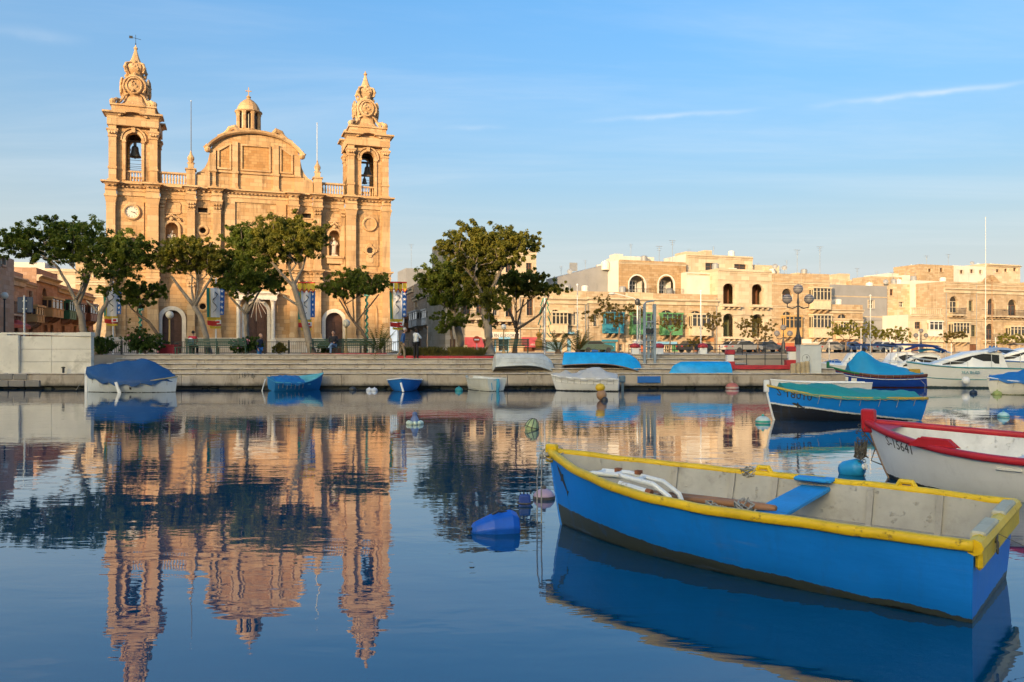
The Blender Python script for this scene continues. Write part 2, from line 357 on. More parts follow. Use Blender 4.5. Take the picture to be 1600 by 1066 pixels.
# ---------------------------------------------------------------- unseen hill and apartment blocks added behind the camera to shade the harbour
d_, n_ = Vector((math.sin(R(SUN_AZ)), math.cos(R(SUN_AZ)), 0)), Vector((math.cos(R(SUN_AZ)), -math.sin(R(SUN_AZ)), 0))
rows = []
for q in range(-26, 27):                                              # added hill that carries the shading blocks
    row = []
    for tt, zz in ((-22, -1.2), (-24, 1.2), (-60, 1.6), (-90, 9), (-130, 24), (-170, 38), (-188, 41.5), (-260, 42.5), (-420, 24), (-700, 1)):
        p = d_*tt+n_*q*26; row.append((p.x, p.y, zz+(math.sin(q*1.3+tt)*1.2 if -170 < tt < -80 else 0)))
    rows.append(row)
MB().loft(rows, False).build('shade_hill', paint('dry_hillside', (.2, .17, .11), .95, .3, .05), kind='structure')
APT = stone('shade_block_stone', (.45, .36, .25), .9, .3)
for k in range(13):
    n0 = -104+k*12; p = d_*-200+n_*n0
    b = thing('shade_block', 'unseen limestone apartment block added on the hill to shade the harbour', 'building', (p.x, p.y, 41.9), -R(SUN_AZ), 'unseen apartment blocks added for shade')
    hh = (16.3 if n0 < -46 else 13.6)+(.25, -.2, .1, -.1)[k % 4]; hs_ = [(2+c*3.6, 3.6+c*3.6, 1+f*3.05, 3+f*3.05, 0) for c in range(3) for f in range(4)]
    mb = MB(); Tb = lambda u, v, z: (12-u, -v, z); mb.holes(0, 11.99, 0, hh, hs_, .3, Tb)
    mb.add([(0, 0, hh), (11.99, 0, hh), (11.99, -12, hh), (0, -12, hh), (0, 0, 0), (11.99, 0, 0), (11.99, -12, 0), (0, -12, 0)], [(0, 1, 2, 3), (0, 3, 7, 4), (1, 5, 6, 2), (2, 6, 7, 3)])
    mb.build('wall', APT, b)
    for h_ in hs_: MB().add([Tb(h_[0], .28, h_[2]), Tb(h_[1], .28, h_[2]), Tb(h_[1], .28, h_[3]), Tb(h_[0], .28, h_[3])], [(0, 1, 2, 3)]).build('window', glassmat(), b)
# ---------------------------------------------------------------- parish church
ch = thing('church', 'twin towered honey limestone baroque church behind the promenade trees', 'church', CHF.o, CHF.a)
mid = 12.95
def mir(u0, u1): return 2*mid-u1, 2*mid-u0
def both(fn):                                                         # run for the left half and its mirror image
    fn(lambda a, b: (a, b)); fn(mir)
# facade walls
doors = [(5.63-.86, 5.63+.86, 0, 4.0, .86), (11.95, 14.0, 0, 4.9, 1.02), (mir(5.63-.86, 5.63+.86)[0], mir(5.63-.86, 5.63+.86)[1], 0, 4.0, .86)]
niches = [(5.05, 6.15, 9.5, 12.05, .55), (*mir(5.05, 6.15), 9.5, 12.05, .55)]
MB().holes(4.55, 7.0, 0, 14.2, [doors[0], niches[0]], .75).build('facade_wall', CH, ch)
MB().holes(mir(4.55, 7.0)[0], mir(4.55, 7.0)[1], 0, 14.2, [doors[2], niches[1]], .75).build('facade_wall', CH, ch)
oc = []
for u in (8.27, 2*mid-8.27):
    for z in (4.35, 11.4): oc.append((u-.3, u+.3, z-.3, z+.3, .3))
    oc.append((u-.42, u+.42, 13.05, 13.5, .001))
panels = [(10.1, 11.2, 2.2, 5.6, .1), (*mir(10.1, 11.2), 2.2, 5.6, .1)]
T3 = lambda u, v, z: (u, v-.35, z)
MB().holes(7.0, 2*mid-7.0, 0, 14.2, oc+[doors[1]]+panels, .5, T3).build('facade_wall', CH, ch)
for h in panels: MB().add([(h[0], -.15, h[2]), (h[1], -.15, h[2]), (h[1], -.15, h[3]), (h[0], -.15, h[3])], [(0, 1, 2, 3)]).build('sunk_panel', CH, ch)
for a_, b_ in ((10.2, 11.1), mir(10.2, 11.1)): MB().box(a_, b_, -.5, -.352, 8.05, 14.195).build('lesene', CHT, ch)
DK = paint('dark_opening', (.03, .024, .02), .8, .2)
for h in oc:
    c = ((h[0]+h[1])/2, (h[2]+h[3])/2)
    if h[4] > .1:
        MB().loft([[(c[0]+r*math.cos(j*math.pi/10), v, c[1]+r*math.sin(j*math.pi/10)) for j in range(20)] for r, v in ((.28, .1), (.28, -.42), (.36, -.48), (.5, -.46), (.52, -.34))]).build('oculus_frame', CHT, ch)
        MB().archface(h[0], h[1], h[2], h[2]+.01, .6, .1, 16).build('oculus_glass', DK, ch)
    else:
        MB().box(h[0], h[1], .0, .05, h[2], h[3]).build('vent', DK, ch); MB().box(h[0]-.1, h[1]+.1, -.45, -.3, h[2]-.12, h[2]-.003).build('sill', CHT, ch)
MB().add([(4.3, 40, 0), (21.6, 40, 0), (21.6, .8, 0), (4.3, .8, 0), (4.3, 40, 14), (21.6, 40, 14), (21.6, .8, 14), (4.3, .8, 14)],
         [(0, 1, 5, 4), (0, 4, 7, 3), (1, 2, 6, 5), (4, 5, 6, 7)]).build('nave', CH, ch)
# towers below the belfry: body, corner pilasters, recessed panel
def tower_base(M):
    u0, u1 = M(.25, 4.55)
    mb = MB(); mb.box(u0, u1, -.35, 4.2, 0, 14.25); mb.build('tower_shaft', CH, ch)
    for a, b in ((.27, 1.0), (3.62, 4.53)):
        a, b = M(a, b)
        for z0, z1 in ((1.45, 6.95), (8.05, 14.2)):
            mb = MB(); mb.box(a, b, -.85, -.352, z0, z1); mb.box(a-.06, b+.06, -.92, -.3, z0, z0+.32); mb.box(a-.02, b+.02, -.88, -.34, z1-1.0, z1-.88)
            mb.taper(a, b, -.852, -.4, z1-.86, z1-.2, .12, .12); mb.box(a-.16, b+.16, -1.02, -.33, z1-.2, z1-.003); mb.build('pilaster', CHT, ch)
    c = (u0+u1)/2
    MB().box(M(1.35, 3.3)[0], M(1.35, 3.3)[1], -.45, -.34, 8.6, 13.7).build('raised_panel', CH, ch)
both(tower_base)
# central pilasters (pairs flanking the oculus bays)
def pil(a, b, z0, z1, v=-.8, back=-.352):
    mb = MB(); mb.box(a, b, v, back, z0, z1); mb.box(a-.08, b+.08, v-.08, back, z0, z0+.4); mb.box(a-.03, b+.03, v-.03, back, z1-1.02, z1-.9)
    mb.taper(a, b, v-.003, back, z1-.9, z1-.16, .16, .16); mb.box(a-.2, b+.2, v-.22, back, z1-.16, z1-.003)
    for i in range(3):
        for zz in (z1-.75, z1-.45): mb.sphere((a+(b-a)*(i+.5)/3, v-.1-(zz-z1+.9)*.12, zz), .12, 6, 4)
    return mb.build('pilaster', CHT, ch)
PILS = [(6.95, 7.6), (9.15, 9.85)]
for a, b in PILS+[mir(*p) for p in PILS]:
    pil(a, b, 1.45, 6.95); pil(a, b, 8.05, 14.2)
pil(4.62, 5.0, 8.05, 14.2, -.25, -.003); pil(*mir(4.62, 5.0), 8.05, 14.2, -.25, -.003)
# plinth
def plinth(M):
    a, b = M(.1, 4.75); MB().box(a, b, -1.05, -.36, 0, 1.45).build('plinth', CHL, ch)
    for q in ((6.75, 11.3),): a, b = M(*q); MB().box(a, b, -1.0, -.36, 0, 1.447).build('plinth', CHL, ch)
    for q in ((4.76, 4.68+.02), (6.72, 6.74)): pass
both(plinth)
# entablatures, breaking forward over every pilaster
def entab(z0, hgt, cor, breaks, spans):
    for (a, b, v) in spans:
        mb = MB(); mb.box(a, b, v-.1, v+.3, z0, z0+hgt*.35); mb.box(a-.03, b+.03, v-.18, v+.3, z0+hgt*.35, z0+hgt*.43); mb.box(a, b, v-.12, v+.3, z0+hgt*.43, z0+hgt*.72)
        mb.taper(a, b, v-.2, v+.3, z0+hgt*.72, z0+hgt*.88, cor*.6, cor*.6); mb.box(a-cor, b+cor, v-.2-cor, v+.5, z0+hgt*.88, z0+hgt)
        mb.build('cornice', CHT, ch)
    mb = MB()
    for (a, b, v) in spans:
        n = int((b-a)/.34)
        for i in range(n): mb.box(a+(i+.25)*(b-a)/n, a+(i+.7)*(b-a)/n, v-.36, v-.19, z0+hgt*.63, z0+hgt*.715)
    mb.build('dentil_course', CHT, ch, kind='stuff')
sp = [(.2, 1.08, -.86), (1.1, 3.5, -.4), (3.52, 4.62, -.86), (4.64, 6.8, 0), (6.82, 7.7, -.82), (7.72, 9.03, -.36), (9.05, 9.97, -.83), (9.99, mid*2-9.99, -.37)]
sp = sp+[(*mir(a, b), v) for a, b, v in sp[:-1]]
entab(14.2, 1.15, .32, None, sp)
entab(6.96, 1.08, .22, None, sp)
# doorways: pale surround, brown leaves with sunk panels
def doorway(h, wd, v, lab=None):
    a, b, z0, z1, r = h
    f = MB().arch(a+.02, b-.02, z0, z1-r, r-.02, wd, v-.22, v+.25).build('door_surround', WHT, ch)
    MB().box(a-wd-.06, a+.04, v-.26, v-.0, z0, z0+.5).build('door_base', WHT, f); MB().box(b-.04, b+wd+.06, v-.26, v, z0, z0+.5).build('door_base', WHT, f)
    d = MB().archface(a, b, z0, z1-r, r, v+.42).build('door', BRN, ch)
    m = (a+b)/2; w2 = (b-a)/2
    for q in (-1, 1):
        for (p0, p1) in ((.15, .95), (1.1, 1.75), (1.9, (z1-r)*.97)):
            x0, x1 = sorted((m+q*.1, m+q*(w2-.14))); mb = MB(); mb.box(x0, x1, v+.36, v+.42, p0, p1); mb.box(x0+.13, x1-.13, v+.32, v+.37, p0+.13, p1-.13); mb.build('panel', BRN, d)
    MB().box(a, b, v+.33, v+.43, z1-r-.06, z1-r+.06).build('transom', BRN, d); MB().box(m-.035, m+.035, v+.34, v+.43, z0, z1-r).build('meeting_stile', BRN, d)
doorway(doors[0], .36, 0); doorway(doors[1], .3, -.35); doorway(doors[2], .36, 0)
# main portal with columns and lintel
for a in (11.22, 14.32):
    mb = MB(); mb.box(a-.05, a+.41, -1.35, -.4, 0, 1.3); mb.lathe([(.22, 1.3), (.24, 1.36), (.19, 1.45), (.185, 4.6), (.2, 4.7), (.27, 4.95)], (a+.18, -.85, 0), 14); mb.box(a-.1, a+.46, -1.25, -.4, 4.95, 5.05); mb.build('portal_column', WHT, ch, smooth=False)
mb = MB(); mb.box(11.05, 14.85, -1.2, -.4, 5.053, 5.45); mb.taper(11.05, 14.85, -1.2, -.4, 5.45, 5.65, .18, .18); mb.box(10.85, 15.05, -1.42, -.38, 5.65, 5.8); mb.build('portal_entablature', WHT, ch)
mb = MB()
for k in range(7):
    a = R(-66+22*k); mb.tube([(12.97+math.sin(a)*q*1.25, -1.5+.1*q, 5.2-q*(2.2-abs(a)*.9)) for q in (0, .3, .65, 1)], .035, 5)
mb.build('garland', paint('pale_garland', (.5, .42, .34), .7), ch)
# niches with frames
for a, b, z0, z1, r in niches:
    MB().arch(a+.02, b-.02, z0, z1-r, r-.02, .22, -.2, .1).build('niche_frame', CHT, ch); MB().box(a-.3, b+.3, -.5, .2, z0-.22, z0-.004).build('niche_sill', CHT, ch)
    MB().box(a-.2, b+.2, -.36, .05, z0-.75, z0-.223).build('niche_bracket', CHT, ch)
    MB().archface(a, b, z0, z1-r, r, .74).build('niche_back', CH, ch)
    m = (a+b)/2; mb = MB(); mb.tube([(m-.75, -.15, z1+.15), (m-.6, -.2, z1+.42), (m-.25, -.22, z1+.5), (m, -.25, z1+.75), (m+.25, -.22, z1+.5), (m+.6, -.2, z1+.42), (m+.75, -.15, z1+.15)], .09, 6); mb.sphere((m, -.15, z1+.3), .2, 8, 6); mb.build('niche_crest', CHT, ch)
    mb = MB(); x0, x1 = m-.75, m+.75; mb.tube([(x0, -.04, 12.95), (x0, -.04, 13.7), (x0+.2, -.04, 13.95), (x1-.2, -.04, 13.95), (x1, -.04, 13.7), (x1, -.04, 12.95), (x1-.15, -.04, 12.85), (x0+.15, -.04, 12.85), (x0, -.04, 12.95)], .06, 5); mb.build('panel_moulding', CHT, ch)
# clock and blank disc
def ringz(mb, u, v, z, rr, n=24): return mb.loft([[(u+r*math.cos(2*math.pi*j/n), v+d, z+r*math.sin(2*math.pi*j/n)) for j in range(n)] for r, d in rr])
MARB = paint('clock_face_white', (.6, .55, .47), .5, .06)
for k, u in enumerate((2.32, 2*mid-2.32+.1)):
    ringz(MB(), u, -.47, 12.75, ((.52, 0), (.54, -.16), (.66, -.2), (.74, -.12), (.76, .02))).build('clock_surround', CHT, ch)
    c = ringz(MB(), u, -.53, 12.75, ((.001, 0), (.53, 0))).build('clock_face' if k == 0 else 'blank_disc', MARB if k == 0 else CH, ch)
    if k == 0:
        for i in range(12): a = i*math.pi/6; MB().box(-.018, .018, -.55, -.535, .38, .48, lambda x, y, z: (u+x*math.cos(a)+z*math.sin(a), y, 12.75-x*math.sin(a)+z*math.cos(a))).build('hour_mark', IRON, c)
        for a, l in ((R(112), .42), (R(100), .28)): MB().box(-.022, .022, -.56, -.545, -.08, l, lambda x, y, z: (u+x*math.cos(a)+z*math.sin(a), y-.003*l, 12.75-x*math.sin(a)+z*math.cos(a))).build('clock_hand', IRON, c)
for u in (2.4, 2*mid-2.2):                                             # quatrefoil openings lower on the towers
    mb = MB(); ringz(mb, u, -.46, 10.15, ((.3, .05), (.32, -.14), (.48, -.16), (.55, 0)), 16)
    for a in (0, 90, 180, 270): ringz(mb, u+.5*math.cos(R(a)), -.46, 10.15+.5*math.sin(R(a)), ((.02, -.1), (.2, -.12), (.26, 0)), 10)
    mb.build('quatrefoil', CHT, ch); ringz(MB(), u, -.475, 10.15, ((.001, 0), (.31, 0)), 16).build('quatrefoil_opening', DK, ch)
    mb = MB(); mb.box(u-.35, u+.35, -.5, -.36, 9.1, 9.45); mb.taper(u-.15, u+.15, -.5, -.36, 8.85, 9.1, .2, 0); mb.build('bracket', CHT, ch)
    mb = MB(); mb.arch(u-.6, u+.6, 2.1, 4.2, .6, .16, -.45, -.34); mb.build('blind_arch', CHT, ch)
# ---- belfries
def belfry(c, flip):
    z0, z1, hw, cv = 15.36, 21.35, 2.0, 1.45
    for sx in (-1, 1):
        for sy in (-1, 1):
            mb = MB(); a = c+sx*(hw-.62); b = c+sx*hw; y0, y1 = cv+sy*(hw-.62), cv+sy*hw
            a, b = min(a, b), max(a, b); y0, y1 = min(y0, y1), max(y0, y1)
            mb.box(a, b, y0, y1, z0, z1-.9); mb.box(a-.1, b+.1, y0-.1, y1+.1, z0, z0+.25); mb.box(a-.06, b+.06, y0-.06, y1+.06, z0+1.2, z0+1.4)
            mb.box(a-.07, b+.07, y0-.07, y1+.07, z0+4.05, z0+4.15); mb.taper(a, b, y0, y1, z0+4.15, z0+4.6, .14, .14); mb.box(a-.18, b+.18, y0-.18, y1+.18, z0+4.6, z0+4.75)
            for q in range(3): mb.sphere((a+(b-a)*(q+.5)/3, y0-.14, z0+4.4), .13, 6, 4)
            mb.build('belfry_pier', CHT, ch)
    for k in range(4):
        ca, sa = math.cos(k*math.pi/2), math.sin(k*math.pi/2)
        T = lambda u, v, z: (c+ca*u-sa*(v-hw+.4), cv+sa*u+ca*(v-hw+.4), z)
        mb = MB(); w_ = hw-.63; mb.holes(-w_, w_, z0, z1-.05, [(-.64, .64, z0+.25, 19.95, .64)], .55, T)
        mb.add([T(-w_, .55, z0), T(-.64, .55, z0), T(-.64, .55, z1-.05), T(-w_, .55, z1-.05), T(w_, .55, z0), T(.64, .55, z0), T(.64, .55, z1-.05), T(w_, .55, z1-.05)], [(0, 1, 2, 3), (4, 5, 6, 7)])
        wp = mb.build('belfry_wall', CH, ch)
        m2 = MB().arch(-.66, .66, z0+.3, 19.3, .66, .22, -.14, .1); m2.arch(-.93, .93, 19.2, 19.35, .95, .13, -.2, .05); m2.box(-.16, .16, -.3, .1, 19.95, 20.4)
        for sx in (-1, 1): m2.box(sx*.78-.17, sx*.78+.17, -.2, .05, 19.05, 19.25)
        m2.v = [T(*p) for p in m2.v]; m2.build('archivolt', CHT, wp)
        if k in (0, 2):
            for i in range(5):
                x = -.5+i*.25; q = T(x, .2, 0); MB().lathe([(.05, .27), (.075, .4), (.085, .55), (.04, .8), (.05, 1.0), (.06, 1.06)], (q[0], q[1], z0), 7).build('baluster', CHT, wp)
            m3 = MB(); m3.box(-.64, .64, .08, .32, z0+1.062, z0+1.2, T); m3.build('balustrade_rail', CHT, wp)
            m4 = MB()
            for zz in (1.5, 1.85, 2.2): m4.tube([T(-.66, .3, z0+zz), T(.66, .3, z0+zz)], .02, 4)
            m4.build('tie_rod', IRON, wp)
    MB().box(c-hw+.05, c+hw-.05, cv-hw+.42, cv+hw-.42, z1-.9, z1-.06).build('belfry_ceiling', CH, ch)
    # cornice with a raised arch in the middle of each face
    mb = MB(); mb.box(c-hw-.12, c+hw+.12, cv-hw-.12, cv+hw+.12, z1-.9, z1-.1); mb.build('belfry_frieze', CHT, ch)
    mb = MB()
    for a, b in ((c-hw-.1, c-.95), (c+.95, c+hw+.1)): 
        for (y0, y1) in ((cv-hw-.1, cv-.95), (cv+.95, cv+hw+.1)):
            mb.taper(a, b, y0, y1, z1-.1, z1+.12, .25, .25); mb.box(a-.38, b+.38, y0-.38, y1+.38, z1+.12, z1+.28)
    mb.build('belfry_cornice', CHT, ch)
    mb = MB()
    for yv in (cv-hw-.3, cv+hw-.1): mb.arch(c-1.0, c+1.0, z1-.1, z1-.1, .42, .22, yv, yv+.4)
    mb.build('arched_hood', CHT, ch)
    mb = MB(); mb.box(c-hw+.2, c+hw-.2, cv-hw+.2, cv+hw-.2, z1-.1, z1+.95); mb.box(c-hw+.08, c+hw-.08, cv-hw+.08, cv+hw-.08, z1+.95, z1+1.1); mb.build('attic', CHT, ch)
    for sx in (-1, 1):
        for sy in (-1, 1): mb = MB(); p = (c+sx*1.7, cv+sy*1.7, z1+1.3); mb.sphere(p, .28, 8, 6); mb.tube([p, (p[0]-sx*.25, p[1]-sy*.25, p[2]+.3), (p[0]-sx*.6, p[1]-sy*.6, p[2]+.35)], [.2, .16, .1], 6); mb.build('corner_scroll', CHT, ch)
    # spire: four faced bulb with scrolls, smaller bulb, needle
    zb = z1+1.1
    prof = [(0, 1.5), (.16, 1.48), (.3, 1.22), (.6, .98), (1.0, .92), (1.35, 1.08), (1.75, 1.22), (2.1, 1.22), (2.45, 1.1), (2.7, .9), (2.85, .82), (2.98, .62), (3.2, .55), (3.45, .68), (3.75, .8), (4.0, .78), (4.25, .58), (4.6, .4), (5.0, .26), (5.4, .15), (5.62, .1), (5.68, .17), (5.78, .17), (5.86, .08), (6.05, .03)]
    def ring(z, r, n=20):
        out = []
        for j in range(n):
            a = 2*math.pi*j/n; e = 1/(abs(math.cos(a))**3.2+abs(math.sin(a))**3.2)**(1/3.2); out.append((c+r*e*math.cos(a), cv+r*e*math.sin(a), zb+z))
        return out
    sp_ = MB().loft([ring(z, r) for z, r in prof], True, True).build('spire', CHT, ch)
    for k in range(4):
        ca, sa = math.cos(k*math.pi/2), math.sin(k*math.pi/2); T = lambda u, v, z: (c+ca*u+sa*v, cv+sa*u-ca*v, zb+z)
        mb = MB()
        mb.tube([T(.62*math.cos(q), 1.2, 1.95+.72*math.sin(q)) for q in [2*math.pi*i/16 for i in range(17)]], .085, 5)
        mb.tube([T(.92*math.cos(q), 1.1, 1.9+.95*math.sin(q)) for q in [math.pi*(-.2+1.4*i/14) for i in range(15)]], .1, 5)
        for sx in (-1, 1):
            mb.tube([T(sx*1.35, 1.3, .2), T(sx*1.15, 1.28, .35), T(sx*.95, 1.05, .7), T(sx*.78, 1.0, 1.05), T(sx*.5, 1.05, 1.2)], [.16, .14, .1, .09, .07], 6)
            mb.tube([T(sx*.72, .72, 3.3), T(sx*.85, .8, 3.7), T(sx*.68, .74, 4.1), T(sx*.3, .6, 4.25)], [.13, .13, .1, .06], 6)
        mb.build('cartouche_scroll', CHT, sp_)
        mb = MB(); random.seed(k+3)
        for i in range(9): mb.sphere(T(random.uniform(-.3, .3), 1.2, 1.9+random.uniform(-.42, .42)), random.uniform(.09, .16), 6, 4)
        for i in range(5): mb.sphere(T(random.uniform(-.35, .35), .74, 3.75+random.uniform(-.25, .25)), random.uniform(.1, .16), 6, 4)
        mb.sphere(T(0, .75, 3.1), .2, 8, 6); mb.sphere(T(0, .55, 4.3), .17, 8, 6); mb.build('carved_crest', CHT, sp_, kind='stuff')
    if not flip:
        mb = MB(); mb.tube([(c, cv, zb+5.9), (c, cv, zb+7.0)], .02, 5); mb.tube([(c-.5, cv, zb+6.75), (c+.45, cv, zb+6.6)], .02, 4); mb.box(c-.55, c-.25, cv-.01, cv+.01, zb+6.62, zb+6.86); mb.sphere((c, cv, zb+6.15), .06, 6, 4); mb.build('weathervane', IRON, sp_)
belfry(2.42, False); belfry(2*mid-2.35, True)
# ---- attic storey with curved pediment, volutes, lantern
top = [(8.75, 19.05), (9.2, 19.55), (9.75, 20.0), (10.4, 20.35), (11.2, 20.6), (12.0, 20.75), (12.95, 20.82)]
top = top+[(2*mid-x, z) for x, z in top[-2::-1]]
MB().prism([(8.85, 15.3), (8.85, 18.9)]+top[1:-1]+[(2*mid-8.85, 18.9), (2*mid-8.85, 15.3)], -.05, 6).build('pediment_wall', CH, ch)
mb = MB(); pr = [(-.35, .0), (-.5, .12), (-.55, .3), (.2, .3), (.2, 0)]
rg = []
for i, (x, z) in enumerate(top):
    a, b = top[max(i-1, 0)], top[min(i+1, len(top)-1)]; nx, nz = -(b[1]-a[1]), b[0]-a[0]; l = math.hypot(nx, nz); nx, nz = nx/l, nz/l
    rg.append([(x+nx*h*1.0, v, z+nz*h) for v, h in pr])
mb.loft(rg, True, True); mb.build('pediment_cornice', CHT, ch)
for s_, u_ in ((1, 15.35), (-1, 2*mid-15.35)):
    mb = MB(); mb.tube([(u_-s_*.9, -.15, 20.85), (u_-s_*.5, -.15, 21.25), (u_-s_*.1, -.15, 21.1), (u_+s_*.15, -.15, 20.75), (u_+s_*.5, -.15, 20.5), (u_+s_*1.0, -.15, 20.35)], [.2, .3, .26, .2, .16, .08], 8); mb.build('pediment_scroll', CHT, ch)
    mb = MB(); mb.sphere((mid+s_*4.25, -.35, 18.95), .3, 8, 6); mb.tube([(mid+s_*4.25, -.35, 18.95), (mid+s_*4.5, -.4, 19.2), (mid+s_*4.3, -.4, 19.4)], [.22, .16, .1], 6); mb.build('carved_end', CHT, ch)
for a, b, z0, z1, zr in ((8.85, 9.4, 15.36, 19.0, 0), (10.85, 11.35, 15.36, 19.9, 0), (14.55, 15.05, 15.36, 19.9, 0), (16.5, 17.05, 15.36, 19.0, 0)):
    mb = MB(); mb.box(a, b, -.3, -.045, z0, z1); mb.box(a-.06, b+.06, -.38, -.045, z0+1.55, z0+1.75); mb.box(a-.06, b+.06, -.38, -.045, z0, z0+.3); mb.build('attic_pilaster', CHT, ch)
mb = MB(); mb.box(9.41, 10.84, -.2, -.045, 16.95, 17.08); mb.box(11.36, 14.54, -.2, -.045, 16.95, 17.08); mb.box(15.06, 16.49, -.2, -.045, 16.95, 17.08); mb.build('string_course', CHT, ch)
for pg in ([(9.7, 17.4), (10.6, 17.4), (10.6, 19.55), (9.7, 18.95)], [(11.75, 17.4), (14.15, 17.4), (14.15, 19.6), (11.75, 19.6)], [(15.3, 17.4), (16.2, 17.4), (16.2, 18.95), (15.3, 19.55)]):
    n = len(pg); cx, cz = sum(p[0] for p in pg)/n, sum(p[1] for p in pg)/n
    mb = MB()
    outp = [(cx+(x-cx)*1.0+(.16 if x > cx else -.16), cz+(z-cz)+(.16 if z > cz else -.16)) for x, z in pg]
    mb.add([(x, -.2, z) for x, z in outp]+[(x, -.2, z) for x, z in pg]+[(x, -.049, z) for x, z in pg]+[(x, -.049, z) for x, z in outp],
           [(i, (i+1) % n, n+(i+1) % n, n+i) for i in range(n)]+[(n+i, n+(i+1) % n, 2*n+(i+1) % n, 2*n+i) for i in range(n)]+[(i, 3*n+i, 3*n+(i+1) % n, (i+1) % n) for i in range(n)])
    mb.build('panel_frame', CHT, ch)
    MB().add([(x, -.06, z) for x, z in pg], [tuple(range(n))]).build('panel', stone('panel_stone', (.42, .25, .11), .5, .26, .4, .5), ch)
def volute(M):
    pts = [(8.84, 18.6), (8.7, 17.9), (8.45, 17.35), (8.1, 16.95), (7.75, 16.8), (7.65, 16.6)]
    poly = [(8.84, 15.36)]+pts+[(7.65, 15.36)]
    if M is mir: poly = [(2*mid-x, z) for x, z in poly]
    MB().prism(poly, -.03, .8).build('volute', CHT, ch)
    a, b = M(6.86, 7.62); mb = MB(); mb.box(a, b, -.7, .3, 15.36, 16.9); mb.box(a-.1, b+.1, -.8, .4, 16.9, 17.02); mb.box(a+.14, b-.14, -.55, .1, 17.02, 17.5)
    m = (a+b)/2; mb.lathe([(.3, 17.5), (.34, 17.6), (.2, 17.7), (.3, 17.95), (.3, 18.1), (.12, 18.4), (.05, 18.7), (0, 18.75)], (m, -.22, 0), 8); mb.build('pinnacle', CHT, ch)
    for k in range(3): mb = MB(); x0 = M(7.7+k*.4, 8.1+k*.4); mb.box(*x0, -.5, -.035, 15.36, 16.5-.0+k*.18); mb.build('parapet_block', CHT, ch)
both(volute)
BAL = MB().lathe([(.09, 0), (.09, .08), (.05, .12), (.1, .35), (.085, .48), (.045, .72), (.07, .8), (.09, .84), (.09, .9)], (0, 0, 0), 7)
balm = None
def balus(M):
    global balm
    a, b = M(4.6, 6.85)
    bs = MB().box(a, b, -.3, .1, 15.36, 15.55).build('balustrade_base', CHT, ch); MB().box(a, b, -.32, .12, 16.46, 16.62).build('balustrade_rail', CHT, bs)
    for k in range(9):
        if balm is None: o = BAL.build('baluster', CHT, bs); balm = o.data
        else: o = link('baluster', balm, bs)
        o.location = (a+(b-a)*(k+.5)/9, -.1, 15.555)
    MB().box(a, b, .6, 1.2, 14.2, 15.3).build('terrace', CH, ch)
both(balus)
L = (12.35, 2.6)
mb = MB(); mb.lathe([(1.5, 20.3), (1.5, 21.3), (1.3, 21.4), (1.25, 21.7)], (*L, 0), 8); lan = mb.build('lantern', CHT, ch)
for k in range(8):
    a = math.pi/8+k*math.pi/4; p = (L[0]+1.02*math.cos(a), L[1]+1.02*math.sin(a)); MB().lathe([(.26, 21.7), (.2, 21.85), (.19, 23.2), (.28, 23.42)], (*p, 0), 6).build('lantern_pier', CHT, lan)
MB().lathe([(.88, 21.7), (.88, 23.42)], (*L, 0), 8).build('lantern_glass', glassmat(), lan)
MB().lathe([(1.2, 23.42), (1.3, 23.5), (1.3, 23.6), (1.1, 23.64), (1.02, 24.0), (.84, 24.34), (.5, 24.66), (.22, 24.84), (.16, 24.95), (.24, 25.05), (.1, 25.2), (0, 25.22)], (*L, 0), 16).build('lantern_dome', CHT, lan)
MB().box(L[0]-.04, L[0]+.04, L[1]-.04, L[1]+.04, 25.15, 26.0).box(L[0]-.28, L[0]+.28, L[1]-.035, L[1]+.035, 25.6, 25.69).build('cross', CHT, lan)
def chw(u, v, z): return CHF.world(u, v, z)
# bells, statues, flagpoles: things of their own
BRZ = paint('bell_bronze', (.035, .04, .035), .5, .3, 3)
def bell(u, v, z, r, label):
    b = thing('church_bell', label, 'bell', chw(u, v, z), CHF.a, 'bells hanging in the church towers')
    k = r/.5; o = MB().lathe([(.5*k, 0), (.49*k, .06*k), (.4*k, .22*k), (.32*k, .5*k), (.29*k, .8*k), (.22*k, .95*k), (.06*k, 1.0*k), (0, 1.01*k)], (0, 0, 0), 16).build('bell_body', BRZ, b, smooth=True)
    MB().tube([(0, 0, .6*k), (0, 0, -.15*k)], [.02, .05*k], 6).build('clapper', IRON, b); MB().box(-.12*k, .12*k, -.1*k, .1*k, 1.0*k, 1.3*k).build('bell_crown', IRON, b)
    MB().box(-.7, .7, -.09, .09, 1.3*k, 1.3*k+.18).build('headstock', paint('old_timber', (.09, .065, .045), .8), b)
bell(2.42, .9, 18.0, .52, 'large dark bell hanging alone in the left church tower')
bell(2*mid-2.2, 1.2, 17.9, .46, 'larger dark bell hanging in the right church tower')
bell(2*mid-2.6, .4, 16.9, .28, 'small dark bell hung below the larger one in the right church tower')
STAT = paint('statue_stone', (.55, .47, .38), .8, .15, 5)
